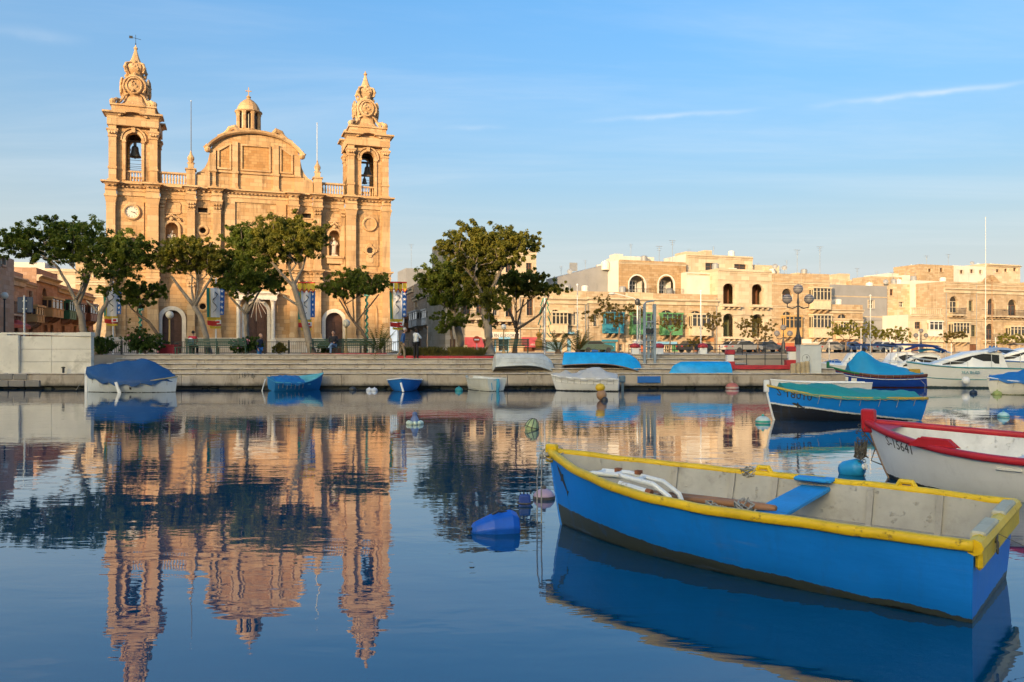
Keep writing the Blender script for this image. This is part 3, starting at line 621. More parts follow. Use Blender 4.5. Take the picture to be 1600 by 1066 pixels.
def statue(u, z, label, sgn):
    s = thing('statue', label, 'statue', chw(u, .3, z), CHF.a)
    MB().box(-.32, .32, -.26, .3, 0, .16).build('pedestal', STAT, s)
    mb = MB(); mb.loft([[(r*math.cos(q)+sgn*.06*math.sin(z_*3), .8*r*math.sin(q)*(1+.12*math.sin(q*5)), z_) for q in [2*math.pi*j/14 for j in range(14)]] for z_, r in ((.16, .3), (.5, .27), (.9, .25), (1.1, .28), (1.35, .27), (1.5, .15), (1.58, .08))], True, True)
    mb.sphere((sgn*.03, -.02, 1.72), .125, 10, 8, (.85, .95, 1.15))
    mb.tube([(.26, 0, 1.42), (.36, -.15, 1.15), (.2, -.3, 1.2 if sgn < 0 else 1.45)], [.09, .08, .05], 6); mb.tube([(-.26, 0, 1.42), (-.34, -.16, 1.15), (-.1, -.3, 1.1)], [.09, .08, .05], 6); mb.build('figure', STAT, s, smooth=True)
statue(5.6, 9.5, 'pale robed statue with bowed arms in the left facade niche', 1); statue(2*mid-5.6, 9.5, 'pale robed statue in the sunlit right facade niche', -1)
for u, h_, lab in ((7.24, 4.6, 'thin dark flagpole on the left pinnacle of the church parapet'), (2*mid-7.24, 3.6, 'thin white flagpole on the right pinnacle of the church parapet')):
    p = chw(u, .15, 17.02); s = thing('flagpole', lab, 'flagpole', p)
    MB().tube([(0, 0, 0), (0, 0, 1.8+h_)], [.045, .03], 6).build('pole', IRON if u < mid else STEEL, s); MB().sphere((0, 0, 1.82+h_), .06, 6, 4).build('finial', STEEL, s)
# ---------------------------------------------------------------- houses
SAND = stone('sandstone_house', (.42, .33, .225), .7, .3, .4, .6)
TANB = stone('tan_block_house', (.38, .275, .165), .62, .3, .5, .6, (.12, .075, .04))
CREAM = stone('cream_rendered_stone', (.50, .42, .31), 1.2, .5, .15, .4, (.2, .14, .09), (1, .93, .85))
PALE = paint('pale_render', (.58, .545, .48), .8, .08, .5, .25, (.35, .3, .24), .003)
GREYW = paint('shade_grey_wall', (.25, .25, .255), .9, .12, .5, .35, (.22, .21, .2), .004)  # shade on these walls is put into the dark grey base colour
SANDP = stone('pale_sandstone_house', (.49, .41, .30), .8, .32, .3, .5)
SANDG = stone('greyed_sandstone_house', (.40, .325, .235), .7, .3, .35, .65)
PINK = stone('reddish_street_stone', (.38, .25, .18), .8, .32, .2, .4)
PINK2 = stone('pinkish_limestone', (.42, .30, .225), .8, .32, .15, .35)
def col(name, c, **k): return paint(name, c, .5, .12, 2, **k)
PC = dict(blue=col('turquoise_joinery', (.03, .2, .3)), green=col('green_joinery', (.10, .26, .11)), dgreen=col('dark_green_joinery', (.03, .17, .09)), cream=col('cream_joinery', (.55, .46, .32)),
          white=col('white_joinery', (.66, .62, .55)), brown=col('brown_joinery', (.16, .07, .035)), orange=col('varnished_orange_wood', (.45, .2, .07)), navy=col('blue_door_paint', (.02, .09, .32)), red=col('red_shop_paint', (.38, .035, .03)),
          lblue=col('light_blue_joinery', (.2, .42, .6)), grey=col('grey_shutter', (.25, .26, .27)), olive=col('olive_shutter', (.13, .14, .08)), terra=col('terracotta_paint', (.42, .13, .06)), pink=col('faded_red_awning', (.42, .07, .08)), black=IRON, steelblue=col('blue_grey_garage', (.2, .3, .36)), ochre=col('ochre_joinery', (.48, .30, .12)))
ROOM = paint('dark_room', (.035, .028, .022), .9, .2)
def wframe(parent, name, a, b, c, d, v, mat, nx=2, nz=2, t=.06, rise=0):
    mb = MB(); mb.box(a, a+t, v, v+.07, c, d); mb.box(b-t, b, v, v+.07, c, d); mb.box(a+t, b-t, v, v+.07, c, c+t); mb.box(a+t, b-t, v, v+.07, d-t, d)
    for i in range(1, nx): x = a+(b-a)*i/nx; mb.box(x-t/2, x+t/2, v+.004, v+.066, c+t, d-t)
    for i in range(1, nz): z = c+(d-c)*i/nz; mb.box(a+t, b-t, v+.008, v+.062, z-t/2, z+t/2)
    o = mb.build(name, mat, parent)
    MB().add([(a+.01, v+.05, c+.01), (b-.01, v+.05, c+.01), (b-.01, v+.05, d-.01), (a+.01, v+.05, d-.01)], [(0, 1, 2, 3)]).build('pane', glassmat(), o)
    return o
def house(fr, label, x0, x1, ytop, items=(), v=0.0, depth=9.0, mat=SAND, name='terraced_house', group='houses along the waterfront row', zb=0.0, side=None, cat='house'):
    ua, ub = fr.U(x0, v), fr.U(x1, v); zt = fr.pix((x0+x1)/2, ytop, v)[1]
    root = thing(name, label, cat, fr.world(ua, v, 0), fr.a, group); W = ub-ua
    px = lambda x, y: (fr.pix(x, y, v)[0]-ua, fr.pix(x, y, v)[1])
    rect = lambda a, b, c, d: (fr.U(a, v)-ua, fr.U(b, v)-ua, max(.0, px((a+b)/2, d)[1]), px((a+b)/2, c)[1])
    hs_ = []
    for it in items:
        if it[0] in ('win', 'door', 'arch', 'loggia', 'fan'):
            a, b, c, d = rect(*it[1:5]); rise = {'arch': (b-a)/2, 'loggia': (b-a)*.3, 'fan': (b-a)*.32}.get(it[0], 0)
            if len(it) > 6 and isinstance(it[6], (int, float)): rise = it[6]*(b-a)
            hs_.append((max(.02, a), min(W-.02, b), c, d, min(rise, (d-c)*.98)))
    mb = MB(); mb.holes(0, W, zb, zt, hs_, .32)
    mb.add([(0, 0, zb), (W, 0, zb), (W, depth, zb), (0, depth, zb), (0, 0, zt), (W, 0, zt), (W, depth, zt), (0, depth, zt)], [(1, 2, 6, 5), (2, 3, 7, 6), (3, 0, 4, 7), (4, 5, 6, 7)])
    wall = mb.build('wall', mat, root)
    if side: MB().box(-.02, -.003, .25, depth-.2, zb, zt-.004).build('side_wall', side, root)
    hi = 0
    for it in items:
        k = it[0]
        if k in ('win', 'door', 'arch', 'loggia', 'fan'):
            a, b, c, d, r = hs_[hi]; hi += 1; cm = PC[it[5]]
            if k == 'door':
                o = MB().archface(a-.02, b+.02, c, d-r, max(r, .001), .2).build('door', cm, root); m = (a+b)/2
                for q in (0, 1):
                    for f0, f1 in ((.06, .42), (.5, .94)):
                        p, s_ = (a+.06, m-.05) if q == 0 else (m+.05, b-.06)
                        MB().box(p, s_, .165, .199, c+(d-r-c)*f0, c+(d-r-c)*f1).build('door_panel', cm, o)
            elif k == 'fan':
                o = MB().archface(a-.02, b+.02, c, d-r, r, .26).build('fanlight', glassmat(), root); m = (a+b)/2
                mb = MB(); mb.box(m-.03, m+.03, .2, .255, c, d-.02); mb.box(a, b, .2, .255, c, c+.06); mb.build('glazing_bar', cm, o)
            elif k == 'loggia':
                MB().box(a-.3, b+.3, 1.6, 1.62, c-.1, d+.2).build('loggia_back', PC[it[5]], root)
                MB().box(a, b, .1, .16, c, c+.95).build('loggia_parapet', mat, root) if len(it) > 7 else None
            else:
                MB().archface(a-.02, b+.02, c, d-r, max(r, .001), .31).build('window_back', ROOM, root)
                wframe(root, 'window', a+.004, b-.004, c+.004, d-.004 if r == 0 else d-r, .2, cm, 2, 2)
                MB().box(a-.12, b+.12, -.12, .05, c-.14, c-.004).build('sill', mat, root)
                MB().box(a-.16, a-.004, -.05, -.003, c-.002, d-r+.02).box(b+.004, b+.16, -.05, -.003, c-.002, d-r+.02).build('window_jamb', CREAM, root, kind='stuff')
        elif k == 'gall':                                             # closed timber balcony on corbels
            a, b, c, d = rect(*it[1:5]); cm = PC[it[5]]; n = it[6] if len(it) > 6 else 3; dp = it[7] if len(it) > 7 else .85
            g = MB().box(a, b, -dp, -.002, c, c+(d-c)*.42).build('closed_balcony', cm, root)
            zm = c+(d-c)*.42
            MB().box(a-.08, b+.08, -dp-.1, -.002, zm+.002, zm+.07).box(a-.1, b+.1, -dp-.12, -.002, d-.12, d+.06).build('balcony_moulding', cm, g, kind='stuff')
            MB().box(a+.06, b-.06, -dp+.05, -.003, zm+.07, d-.121).build('balcony_glass', glassmat(), g)
            mb = MB()
            for i in range(n+1): x = a+.05+(b-a-.1)*i/n; mb.box(x-.055, x+.055, -dp, -dp+.09, zm+.071, d-.122)
            mb.box(a, b, -dp+.01, -dp+.06, zm+(d-zm)*.66, zm+(d-zm)*.66+.06); mb.box(a, a+.06, -dp+.09, -.003, d-.3, d-.122); mb.box(b-.06, b, -dp+.09, -.003, d-.3, d-.122)
            mb.box(a, a+.06, -dp*.55, -dp*.45, zm+.07, d-.3); mb.box(b-.06, b, -dp*.55, -dp*.45, zm+.07, d-.3); mb.build('balcony_mullions', cm, g, kind='stuff')
            for i in range(n): x = a+(b-a)*(i+.14)/n; x2 = a+(b-a)*(i+.86)/n; MB().box(x, x2, -dp-.03, -dp-.001, c+(zm-c)*.2, c+(zm-c)*.85).build('balcony_panel', cm, g)
            for i in range(2 if b-a < 2.2 else 3):
                nn = 2 if b-a < 2.2 else 3; x = a+(b-a)*(i+.5)/nn-.1
                MB().prism([(0, c), (0, c-.55), (-dp*.3, c-.5), (-dp*.85, c-.15), (-dp*.85, c)], x, x+.2).build('corbel', mat, root).matrix_local = Matrix(((0, 1, 0, 0), (1, 0, 0, -.0), (0, 0, 1, -.004), (0, 0, 0, 1)))
        elif k == 'slab':                                             # open balcony with iron rail
            a, b, c, d = rect(it[1], it[2], it[3], it[3]+1); dp = it[4]; g = MB().box(a, b, -dp, -.002, c-.16, c).build('balcony_slab', CREAM, root)
            for i in range(int((b-a)/.8)+1): x = a+.2+i*.8; MB().box(x-.1, x+.1, -dp*.7, -.002, c-.42, c-.163).build('corbel', mat, g)
            if len(it) > 5:
                mb = MB(); h_ = it[5]
                for i in range(int((b-a)/.16)): x = a+.06+i*.16; mb.box(x-.012, x+.012, -dp+.03, -dp+.054, c, c+h_)
                mb.box(a, b, -dp+.02, -dp+.06, c+h_, c+h_+.04); mb.box(a, a+.03, -dp+.06, -.01, c+h_, c+h_+.04); mb.box(b-.03, b, -dp+.06, -.01, c+h_, c+h_+.04); mb.build('balcony_rail', IRON, g)
        elif k == 'corn':
            z = px((x0+x1)/2, it[1])[1]; p, hh = it[2], it[3]
            MB().box(.0, W, -p*.4, -.002, z-hh, z-hh*.45).taper(0, W, -p*.45, -.003, z-hh*.449, z-hh*.2, 0, p*.4).box(0, W, -p, -.004, z-hh*.199, z).build('cornice', CREAM if len(it) < 5 else mat, root)
        elif k == 'awn':
            a, b, c, d = rect(*it[1:5]); mb = MB(); mb.add([(a, -.02, d), (b, -.02, d), (b, -1.1, c+.3), (a, -1.1, c+.3), (b, -1.1, c), (a, -1.1, c)], [(0, 1, 2, 3), (3, 2, 4, 5)]); mb.add([(a, -.02, d), (a, -1.1, c+.3), (a, -.02, c+.3)], [(0, 1, 2)]); mb.add([(b, -.02, d), (b, -1.1, c+.3), (b, -.02, c+.3)], [(0, 1, 2)])
            mb.build('awning', PC[it[5]], root)
        elif k == 'panel':
            a, b, c, d = rect(*it[1:5]); dp = it[6] if len(it) > 6 else .06; MB().box(a, b, -dp, -.002, c, d).build(it[7] if len(it) > 7 else 'fascia', PC[it[5]], root)
        elif k == 'text':
            a, b, c, d = rect(*it[1:5]); lettering(it[5], (d-c)*1.25, PC[it[6]], root, facing((((a+b)/2), -(it[7] if len(it) > 7 else .09), c)), sx=it[8] if len(it) > 8 else 1.0)
        elif k == 'pipe':
            a, z1 = px(it[1], it[2]); z0 = px(it[1], it[3])[1]; MB().tube([(a, -.07, z0), (a, -.07, z1)], .05, 6).build('drainpipe', PC['grey'], root)
        elif k == 'blk':                                              # masonry block on the roof, set back
            a, b, c, d = rect(*it[1:5]); MB().box(a, b, it[5], it[5]+it[6], min(c, zt), d).build('roof_block', it[7], root)
        elif k == 'ant':
            a, z1 = px(it[1], it[2]); y_ = it[3] if len(it) > 3 else 2; mb = MB(); mb.tube([(a, y_, zt), (a, y_, z1)], .03, 5)
            for q in (0, .35, .7): mb.tube([(a-.5+q*.3, y_, z1-q*.8), (a+.5-q*.3, y_, z1-q*.8)], .018, 4)
            for q in range(5): mb.tube([(a-.4+q*.2, y_-.25, z1-.02), (a-.4+q*.2, y_+.25, z1-.02)], .01, 4)
            mb.build('aerial', PC['grey'], root)
        elif k == 'dish':
            a, z1 = px(it[1], it[2]); dsh = MB().loft([[(r*.7*math.cos(j*math.pi/8), -.2+.5*r*r, r*.7*math.sin(j*math.pi/8)) for j in range(16)] for r in (.01, .3, .55)]).build('satellite_dish', PC['grey'], root); dsh.location = (a, it[3] if len(it) > 3 else 1.5, z1); dsh.rotation_euler = (R(-25), 0, R(-40))
            MB().tube([(0, .0, 0), (0, 0, -.9)], .03, 5).build('dish_arm', PC['grey'], dsh)
        elif k == 'tank':
            a, z1 = px(it[1], it[2]); MB().lathe([(.5, 0), (.52, .06), (.52, 1.0), (.4, 1.12), (.12, 1.16), (.1, 1.25), (0, 1.25)], (a, it[3] if len(it) > 3 else 3, z1-1.25), 12).build('water_tank', PC['white'], root)
        elif k == 'rail':
            a, b, c, d = rect(*it[1:5]); n = max(3, int((b-a)/.35)); mb = MB(); mb.box(a, b, -.1, .15, d-.14, d); mb.box(a, b, -.1, .15, c, c+.1)
            for i in range(n): mb.box(a+(b-a)*(i+.3)/n, a+(b-a)*(i+.7)/n, -.06, .1, c+.1, d-.14)
            mb.build('parapet_balustrade', CREAM, root)
    return root, px, W, zt
r = RWF
# the tall house and its neighbours behind the big trees
house(r, 'tall honey coloured house rising behind the biggest promenade tree', 683, 838, 386, [('win', 822, 831, 411, 426, 'brown'), ('win', 790, 799, 411, 426, 'brown'), ('win', 700, 708, 420, 436, 'brown'), ('corn', 389, .3, .5), ('ant', 700, 372), ('ant', 776, 368)], 4.0, 2.5, CREAM)
house(r, 'cream house with a red awning and an iron balcony behind the tree trunks', 696, 764, 458, [('win', 744, 757, 470, 492, 'brown'), ('win', 724, 735, 470, 492, 'brown'), ('slab', 718, 762, 497, .9, .9), ('door', 755, 761, 530, 551, 'brown'), ('awn', 726, 752, 527, 543, 'pink'), ('door', 731, 746, 543, 552, 'brown'), ('win', 704, 711, 470, 492, 'brown'), ('door', 703, 712, 530, 552, 'brown'), ('corn', 461, .3, .5)], 0, 9, CREAM)
house(r, 'sandstone house with a lettered shop front and pale blue frames beside the forked tree', 764.3, 849, 454, [('win', 823, 833, 468, 493, 'brown'), ('arch', 790, 801, 470, 495, 'brown'), ('win', 770, 777, 470, 493, 'grey'), ('slab', 766, 806, 500, 1.0), ('rail', 768, 805, 499, 511, 0), ('panel', 766, 812, 519, 528, 'white', .1), ('text', 768, 812, 521, 527, 'RN GREGORJU', 'black', .12, .8),
    ('door', 772, 776, 531, 551, 'lblue'), ('win', 779, 796, 530, 549, 'lblue'), ('panel', 779, 797, 527, 530, 'lblue', .12), ('awn', 815, 841, 527, 543, 'pink'), ('text', 820, 840, 537, 540, 'MORE & FLOUR', 'white', 1.13, .5), ('door', 818, 836, 543, 552, 'brown'), ('panel', 765, 849, 512, 514, 'cream', .14, 'string_course'), ('corn', 458, .3, .5), ('pipe', 812, 458, 540), ('pipe', 848, 462, 550)])
E2 = [('corn', 466, .45, .7), ('pipe', 851, 462, 552)]
house(r, 'sandstone house with a cream closed balcony and a blue garage', 849.3, 916, 454, E2+[('fan', 862, 873, 484, 490, 'cream'), ('gall', 858, 883, 488, 521, 'cream', 4), ('win', 896, 901, 488, 508, 'white'), ('door', 853, 879, 534, 552, 'steelblue'), ('panel', 851, 884, 528, 532, 'cream', .1), ('panel', 884, 895, 519, 522, 'lblue', .5, 'canopy'), ('door', 886, 893, 529, 552, 'lblue'), ('door', 903, 910, 534, 552, 'brown'), ('pipe', 914, 466, 552), ('win', 887, 893, 490, 508, 'grey')], mat=SANDP)
house(r, 'sandstone house with a turquoise closed balcony and blue ground floor', 916.3, 977, 456, [('corn', 466, .45, .7), ('fan', 945, 966, 484, 489, 'cream'), ('gall', 941, 970, 489, 521, 'blue', 4), ('door', 924, 936, 534, 552, 'navy'), ('door', 942, 963, 535, 552, 'blue'), ('panel', 940, 965, 531, 534, 'blue', .1), ('win', 927, 933, 492, 510, 'grey'), ('pipe', 918, 466, 552), ('win', 967, 973, 538, 548, 'grey')], mat=SANDG)
house(r, 'narrow house with a light green closed balcony over a red brown shopfront', 977.3, 1021, 457, [('corn', 467, .45, .7), ('fan', 985, 1002, 484, 490, 'cream'), ('gall', 983, 1013, 489, 523, 'green', 4), ('panel', 988, 1006, 531, 538, 'white', .1), ('text', 990, 1005, 532.5, 536.5, 'SNACKS', 'navy', .12, .8), ('door', 989, 1006, 539, 553, 'terra'), ('pipe', 1019, 468, 552)], mat=SANDP)
house(r, 'house with a leaf green closed balcony and green doors', 1021.3, 1070, 459, [('corn', 468, .45, .7), ('fan', 1033, 1050, 485, 490, 'cream'), ('gall', 1030, 1061, 490, 524, 'green', 4), ('panel', 1024, 1056, 534, 538, 'lblue', .3), ('door', 1026, 1036, 539, 553, 'dgreen'), ('door', 1050, 1061, 539, 553, 'green'), ('win', 1039, 1047, 540, 551, 'cream')])
house(r, 'house with a cream closed balcony and terracotta ground floor', 1070.3, 1121, 460, [('corn', 469, .45, .7), ('fan', 1079, 1095, 486, 491, 'cream'), ('gall', 1076, 1106, 491, 525, 'cream', 4), ('door', 1083, 1098, 536, 553, 'terra'), ('door', 1105, 1112, 537, 553, 'brown'), ('win', 1110, 1116, 497, 513, 'white'), ('panel', 1082, 1118, 527, 534, 'orange', .05), ('pipe', 1119, 466, 552)])
# upper storey set back over the row
house(r, 'tan block upper house with two white arched windows and balconies', 968, 1072, 408, [('loggia', 981, 1009, 431, 461, 'white', .5), ('loggia', 1030, 1055, 432, 461, 'white', .5), ('corn', 411, .15, .25), ('ant', 1042, 382), ('ant', 1063, 373), ('blk', 985, 1040, 397, 408, 3, 4, PALE), ('tank', 962, 403, 3)], 3.2, 7, TANB, side=paint('white_side_render', (.62, .59, .53), .8, .05, 1))
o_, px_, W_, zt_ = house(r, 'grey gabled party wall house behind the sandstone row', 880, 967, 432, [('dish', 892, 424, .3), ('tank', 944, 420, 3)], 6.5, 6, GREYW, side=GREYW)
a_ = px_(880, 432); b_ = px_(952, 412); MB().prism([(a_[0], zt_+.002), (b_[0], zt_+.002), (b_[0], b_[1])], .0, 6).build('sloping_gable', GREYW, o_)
MB().box(-.55, .55, 0, .06, -.55, .55).build('solar_panel', PC['grey'], o_).location = (px_(901, 416)[0], 1, px_(901, 416)[1])
up = [o for o in COL.objects if o.get('label', '').startswith('tan block upper')][0]
fu = lambda x, y: (r.pix(x, y, 3.2)[0]-r.U(968, 3.2), r.pix(x, y, 3.2)[1])
for a, b in ((990, 1001), (1036, 1046)):
    e0, e1 = fu(a-7, 461), fu(b+7, 431); MB().arch(e0[0], e1[0], e0[1], e1[1]-(e1[0]-e0[0])*.5, (e1[0]-e0[0])*.5, .16, -.04, .2).build('window_surround', PC['white'], up)
    p, q = fu(a, 460), fu(b, 437); wframe(up, 'french_window', p[0], q[0], p[1], q[1], 1.3, PC['white'], 2, 3, .12)
for a, b in ((977, 1015), (1025, 1062)):
    p, q = fu(a, 461), fu(b, 461); g = MB().box(p[0], q[0], -1.0, -.002, p[1]-.2, p[1]).build('balcony_slab', CREAM, up)
    mb = MB(); n = int((q[0]-p[0])/.2)
    for i in range(n+1): x = p[0]+i*(q[0]-p[0])/n; mb.box(x-.012, x+.012, -.98, -.955, p[1], p[1]+.75)
    mb.box(p[0], q[0], -.99, -.945, p[1]+.75, p[1]+.79); mb.build('balcony_rail', IRON, g)
    for i in range(6): MB().taper(-.09, .09, -.09, .09, 0, .16, .03, .03).build('flower_pot', PC['terra'], g).location = (p[0]+.3+i*(q[0]-p[0]-.6)/5, -.8, p[1])
# three storey cream house
house(r, 'cream three storey house with tall arched loggias and olive shutters', 1121.3, 1206, 421, [('loggia', 1130, 1147, 443, 475, 'brown', .35), ('loggia', 1175, 1192, 444, 476, 'brown', .35), ('slab', 1126, 1156, 477, .7), ('slab', 1171, 1201, 478, .7), ('loggia', 1130, 1147, 490, 526, 'olive', .4), ('loggia', 1175, 1192, 491, 526, 'olive', .4), ('slab', 1126, 1156, 527, .7), ('slab', 1171, 1201, 528, .7),
    ('door', 1130, 1148, 539, 556, 'orange', .35), ('door', 1159, 1167, 540, 556, 'orange', .5), ('door', 1175, 1193, 540, 556, 'orange', .35), ('corn', 424, .15, .3), ('corn', 438, .1, .2), ('panel', 1149, 1154, 444, 475, 'cream', .05, 'pilaster'), ('panel', 1194, 1199, 444, 476, 'cream', .05, 'pilaster')], 0, 8, CREAM)  # cream strips beside the upper loggias paint in their sunlit reveals
house(r, 'set back cream roof storey with dark wide windows above the three storey house', 1073, 1176, 399, [('win', 1102, 1121, 411, 423, 'brown'), ('win', 1147, 1166, 413, 421, 'brown'), ('corn', 401, .2, .3), ('blk', 1085, 1116, 391, 400, 2, 3, CREAM)], 4, 6, CREAM, side=PALE)
house(r, 'white low roof house left of the three storey cream house', 1073, 1120, 426, [('corn', 428, .1, .2)], 1.8, 2.1, PALE)
house(r, 'sandstone house with an arched window, green balcony and red shopfront', 1206.3, 1254, 428, [('arch', 1222, 1237, 451, 468, 'brown'), ('corn', 442, .2, .3), ('fan', 1223, 1236, 487, 493, 'cream'), ('gall', 1221, 1247, 494, 527, 'ochre', 4), ('panel', 1214, 1240, 536, 541, 'terra', .15), ('panel', 1214, 1241, 541, 548, 'red', .2), ('text', 1216, 1240, 542.5, 547, 'CAFE', 'white', .22, 1.3), ('door', 1216, 1238, 548, 557, 'brown'), ('corn', 478, .2, .3), ('dish', 1220, 415, 1.2), ('dish', 1237, 417, 1.5), ('blk', 1182, 1255, 408, 428, 5, 4, CREAM)])
house(r, 'sandstone house with two stacked cream closed balconies and a white shop fascia', 1254.3, 1296, 428, [('gall', 1264, 1292, 450, 484, 'cream', 5), ('gall', 1264, 1293, 492, 528, 'cream', 5), ('corn', 441, .2, .3), ('panel', 1252.6, 1300, 530, 537, 'white', .12), ('text', 1266, 1290, 531, 535.5, 'DA NUPLAY', 'black', .14, .9), ('door', 1268, 1288, 540, 556, 'cream'), ('ant', 1261, 388), ('ant', 1297, 383)])
house(r, 'low house with heavy cornice and a small windowed balcony over a red canopy', 1296.3, 1348, 476, [('corn', 484, .4, .5), ('corn', 499, .3, .5), ('fan', 1309, 1323, 491, 498, 'cream'), ('gall', 1306, 1334, 503, 530, 'cream', 6), ('panel', 1304, 1338, 536, 539, 'red', .9, 'canopy'), ('door', 1308, 1330, 541, 557, 'brown')])
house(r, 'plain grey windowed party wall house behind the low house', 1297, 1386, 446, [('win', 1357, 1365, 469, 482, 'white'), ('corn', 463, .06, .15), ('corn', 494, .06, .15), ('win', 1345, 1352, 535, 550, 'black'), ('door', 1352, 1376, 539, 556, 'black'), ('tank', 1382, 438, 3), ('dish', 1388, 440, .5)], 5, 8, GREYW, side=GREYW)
house(r, 'sunlit tan stone house with an outside stair between the white houses', 1385, 1437, 444, [('win', 1404, 1412, 470, 480, 'white'), ('blk', 1385, 1440, 430, 444, 3, 4, SAND), ('ant', 1411, 424), ('corn', 470, .1, .2), ('tank', 1420, 434, 2), ('win', 1390, 1396, 452, 462, 'brown')], 6, 7, SANDP)
house(r, 'small white two storey house with a balustraded roof terrace', 1421, 1473, 492, [('rail', 1424, 1471, 481, 492, 0), ('win', 1429, 1439, 503, 514, 'brown'), ('gall', 1449, 1470, 502, 526, 'white', 3, .4), ('corn', 494, .2, .3), ('door', 1424, 1445, 540, 556, 'brown'), ('panel', 1422, 1472, 532, 535, 'cream', .3, 'canopy')], 0, 10, CREAM, side=PALE)
house(r, 'tall white rendered house beside the brown stone corner house', 1430, 1474, 439, [('win', 1436, 1442, 446, 452, 'brown'), ('win', 1452, 1457, 474, 480, 'brown')], 5, 8, PALE, side=PALE)
house(r, 'brown stone house with arched windows and iron balconies at the right end of the row', 1474.3, 1600, 442, [('corn', 452, .45, .7), ('arch', 1484, 1496, 463, 489, 'cream'), ('arch', 1543, 1554, 467, 492, 'brown'), ('arch', 1575, 1588, 468, 493, 'brown'), ('slab', 1480, 1502, 491, 1.0, .9), ('slab', 1534, 1567, 493, 1.0, .9), ('slab', 1569, 1599, 494, 1.0, .9), ('gall', 1482, 1508, 504, 535, 'cream', 5), ('arch', 1540, 1553, 506, 530, 'brown'), ('slab', 1534, 1567, 531, .9, .9),
    ('gall', 1571, 1599, 510, 535, 'cream', 5), ('corn', 499, .2, .3), ('pipe', 1525, 445, 550), ('door', 1515, 1527, 538, 556, 'brown'), ('door', 1545, 1560, 540, 556, 'navy'), ('corn', 444, .2, .3), ('ant', 1572, 420), ('win', 1513, 1520, 470, 486, 'olive'), ('win', 1517, 1525, 508, 526, 'olive'), ('pipe', 1478, 452, 552)], 0, 10, SANDG)
br = [o for o in COL.objects if o.get('label', '').startswith('brown stone house with arched')][0]
q = [r.pix(x, y, 0) for x, y in ((1536, 442), (1548, 430), (1562, 442))]; u_ = r.U(1474.3); mb = MB().prism([(q[0][0]-u_, q[0][1]), (q[1][0]-u_-.3, q[1][1]), (q[1][0]-u_+.3, q[1][1]), (q[2][0]-u_, q[2][1])], -.2, .4); mb.build('roof_pediment', TANB, br)
house(r, 'brown stone house with a row of balconies beyond the right end of the frame', 1600.3, 1740, 444, [('corn', 452, .45, .7), ('arch', 1620, 1632, 466, 492, 'brown'), ('gall', 1612, 1640, 508, 535, 'cream', 5)], 0, 10, SAND)
# roofscape behind
RF = Frame(RWF.world(0, 22, 0), RWF.a)
for i, (a, b, y, m, lab, it) in enumerate((
    (1437, 1490, 414, SAND, 'tan roof house with small dark windows highest on the left of the far skyline', [('win', 1450, 1455, 420, 425, 'brown'), ('win', 1468, 1473, 419, 425, 'brown'), ('tank', 1482, 412), ('ant', 1462, 398), ('tank', 1445, 411)]),
    (1490, 1540, 416, PALE, 'white flat roofed house on the far skyline with water tanks', [('win', 1500, 1505, 422, 428, 'brown'), ('win', 1516, 1521, 421, 427, 'brown'), ('tank', 1502, 413), ('tank', 1520, 413), ('tank', 1511, 412), ('dish', 1530, 410), ('ant', 1496, 396), ('win', 1530, 1534, 422, 428, 'brown')]),
    (1540, 1594, 413, CREAM, 'pale cream house with a dark edged roof at the right end of the far skyline', [('win', 1556, 1561, 421, 426, 'brown'), ('win', 1583, 1588, 419, 424, 'brown'), ('corn', 415, .5, .3), ('tank', 1550, 409), ('tank', 1570, 409), ('win', 1569, 1574, 420, 425, 'brown')]),
    (1452, 1520, 426, PALE, 'long low white parapet house in front of the far skyline', []),
    (1388, 1437, 428, PALE, 'small white house with a stepped roof left of the far skyline', [('win', 1396, 1402, 433, 438, 'brown'), ('tank', 1386, 432), ('blk', 1393, 1405, 427, 431, 1, 2, PALE)]),
    (1330, 1390, 440, SAND, 'weathered distant house behind the grey party wall', [('win', 1342, 1346, 444, 449, 'brown'), ('ant', 1352, 418)]),
    (1296, 1345, 437, CREAM, 'distant cream house with a dark window behind the cream balconies', [('win', 1306, 1312, 441, 446, 'brown'), ('blk', 1318, 1334, 427, 437, 1, 3, CREAM), ('win', 1325, 1331, 440, 445, 'brown')]))):
    house(RF, lab, a, b, y, it, i*1.2, 6, m, 'hillside_house', 'houses on the rise behind the row')
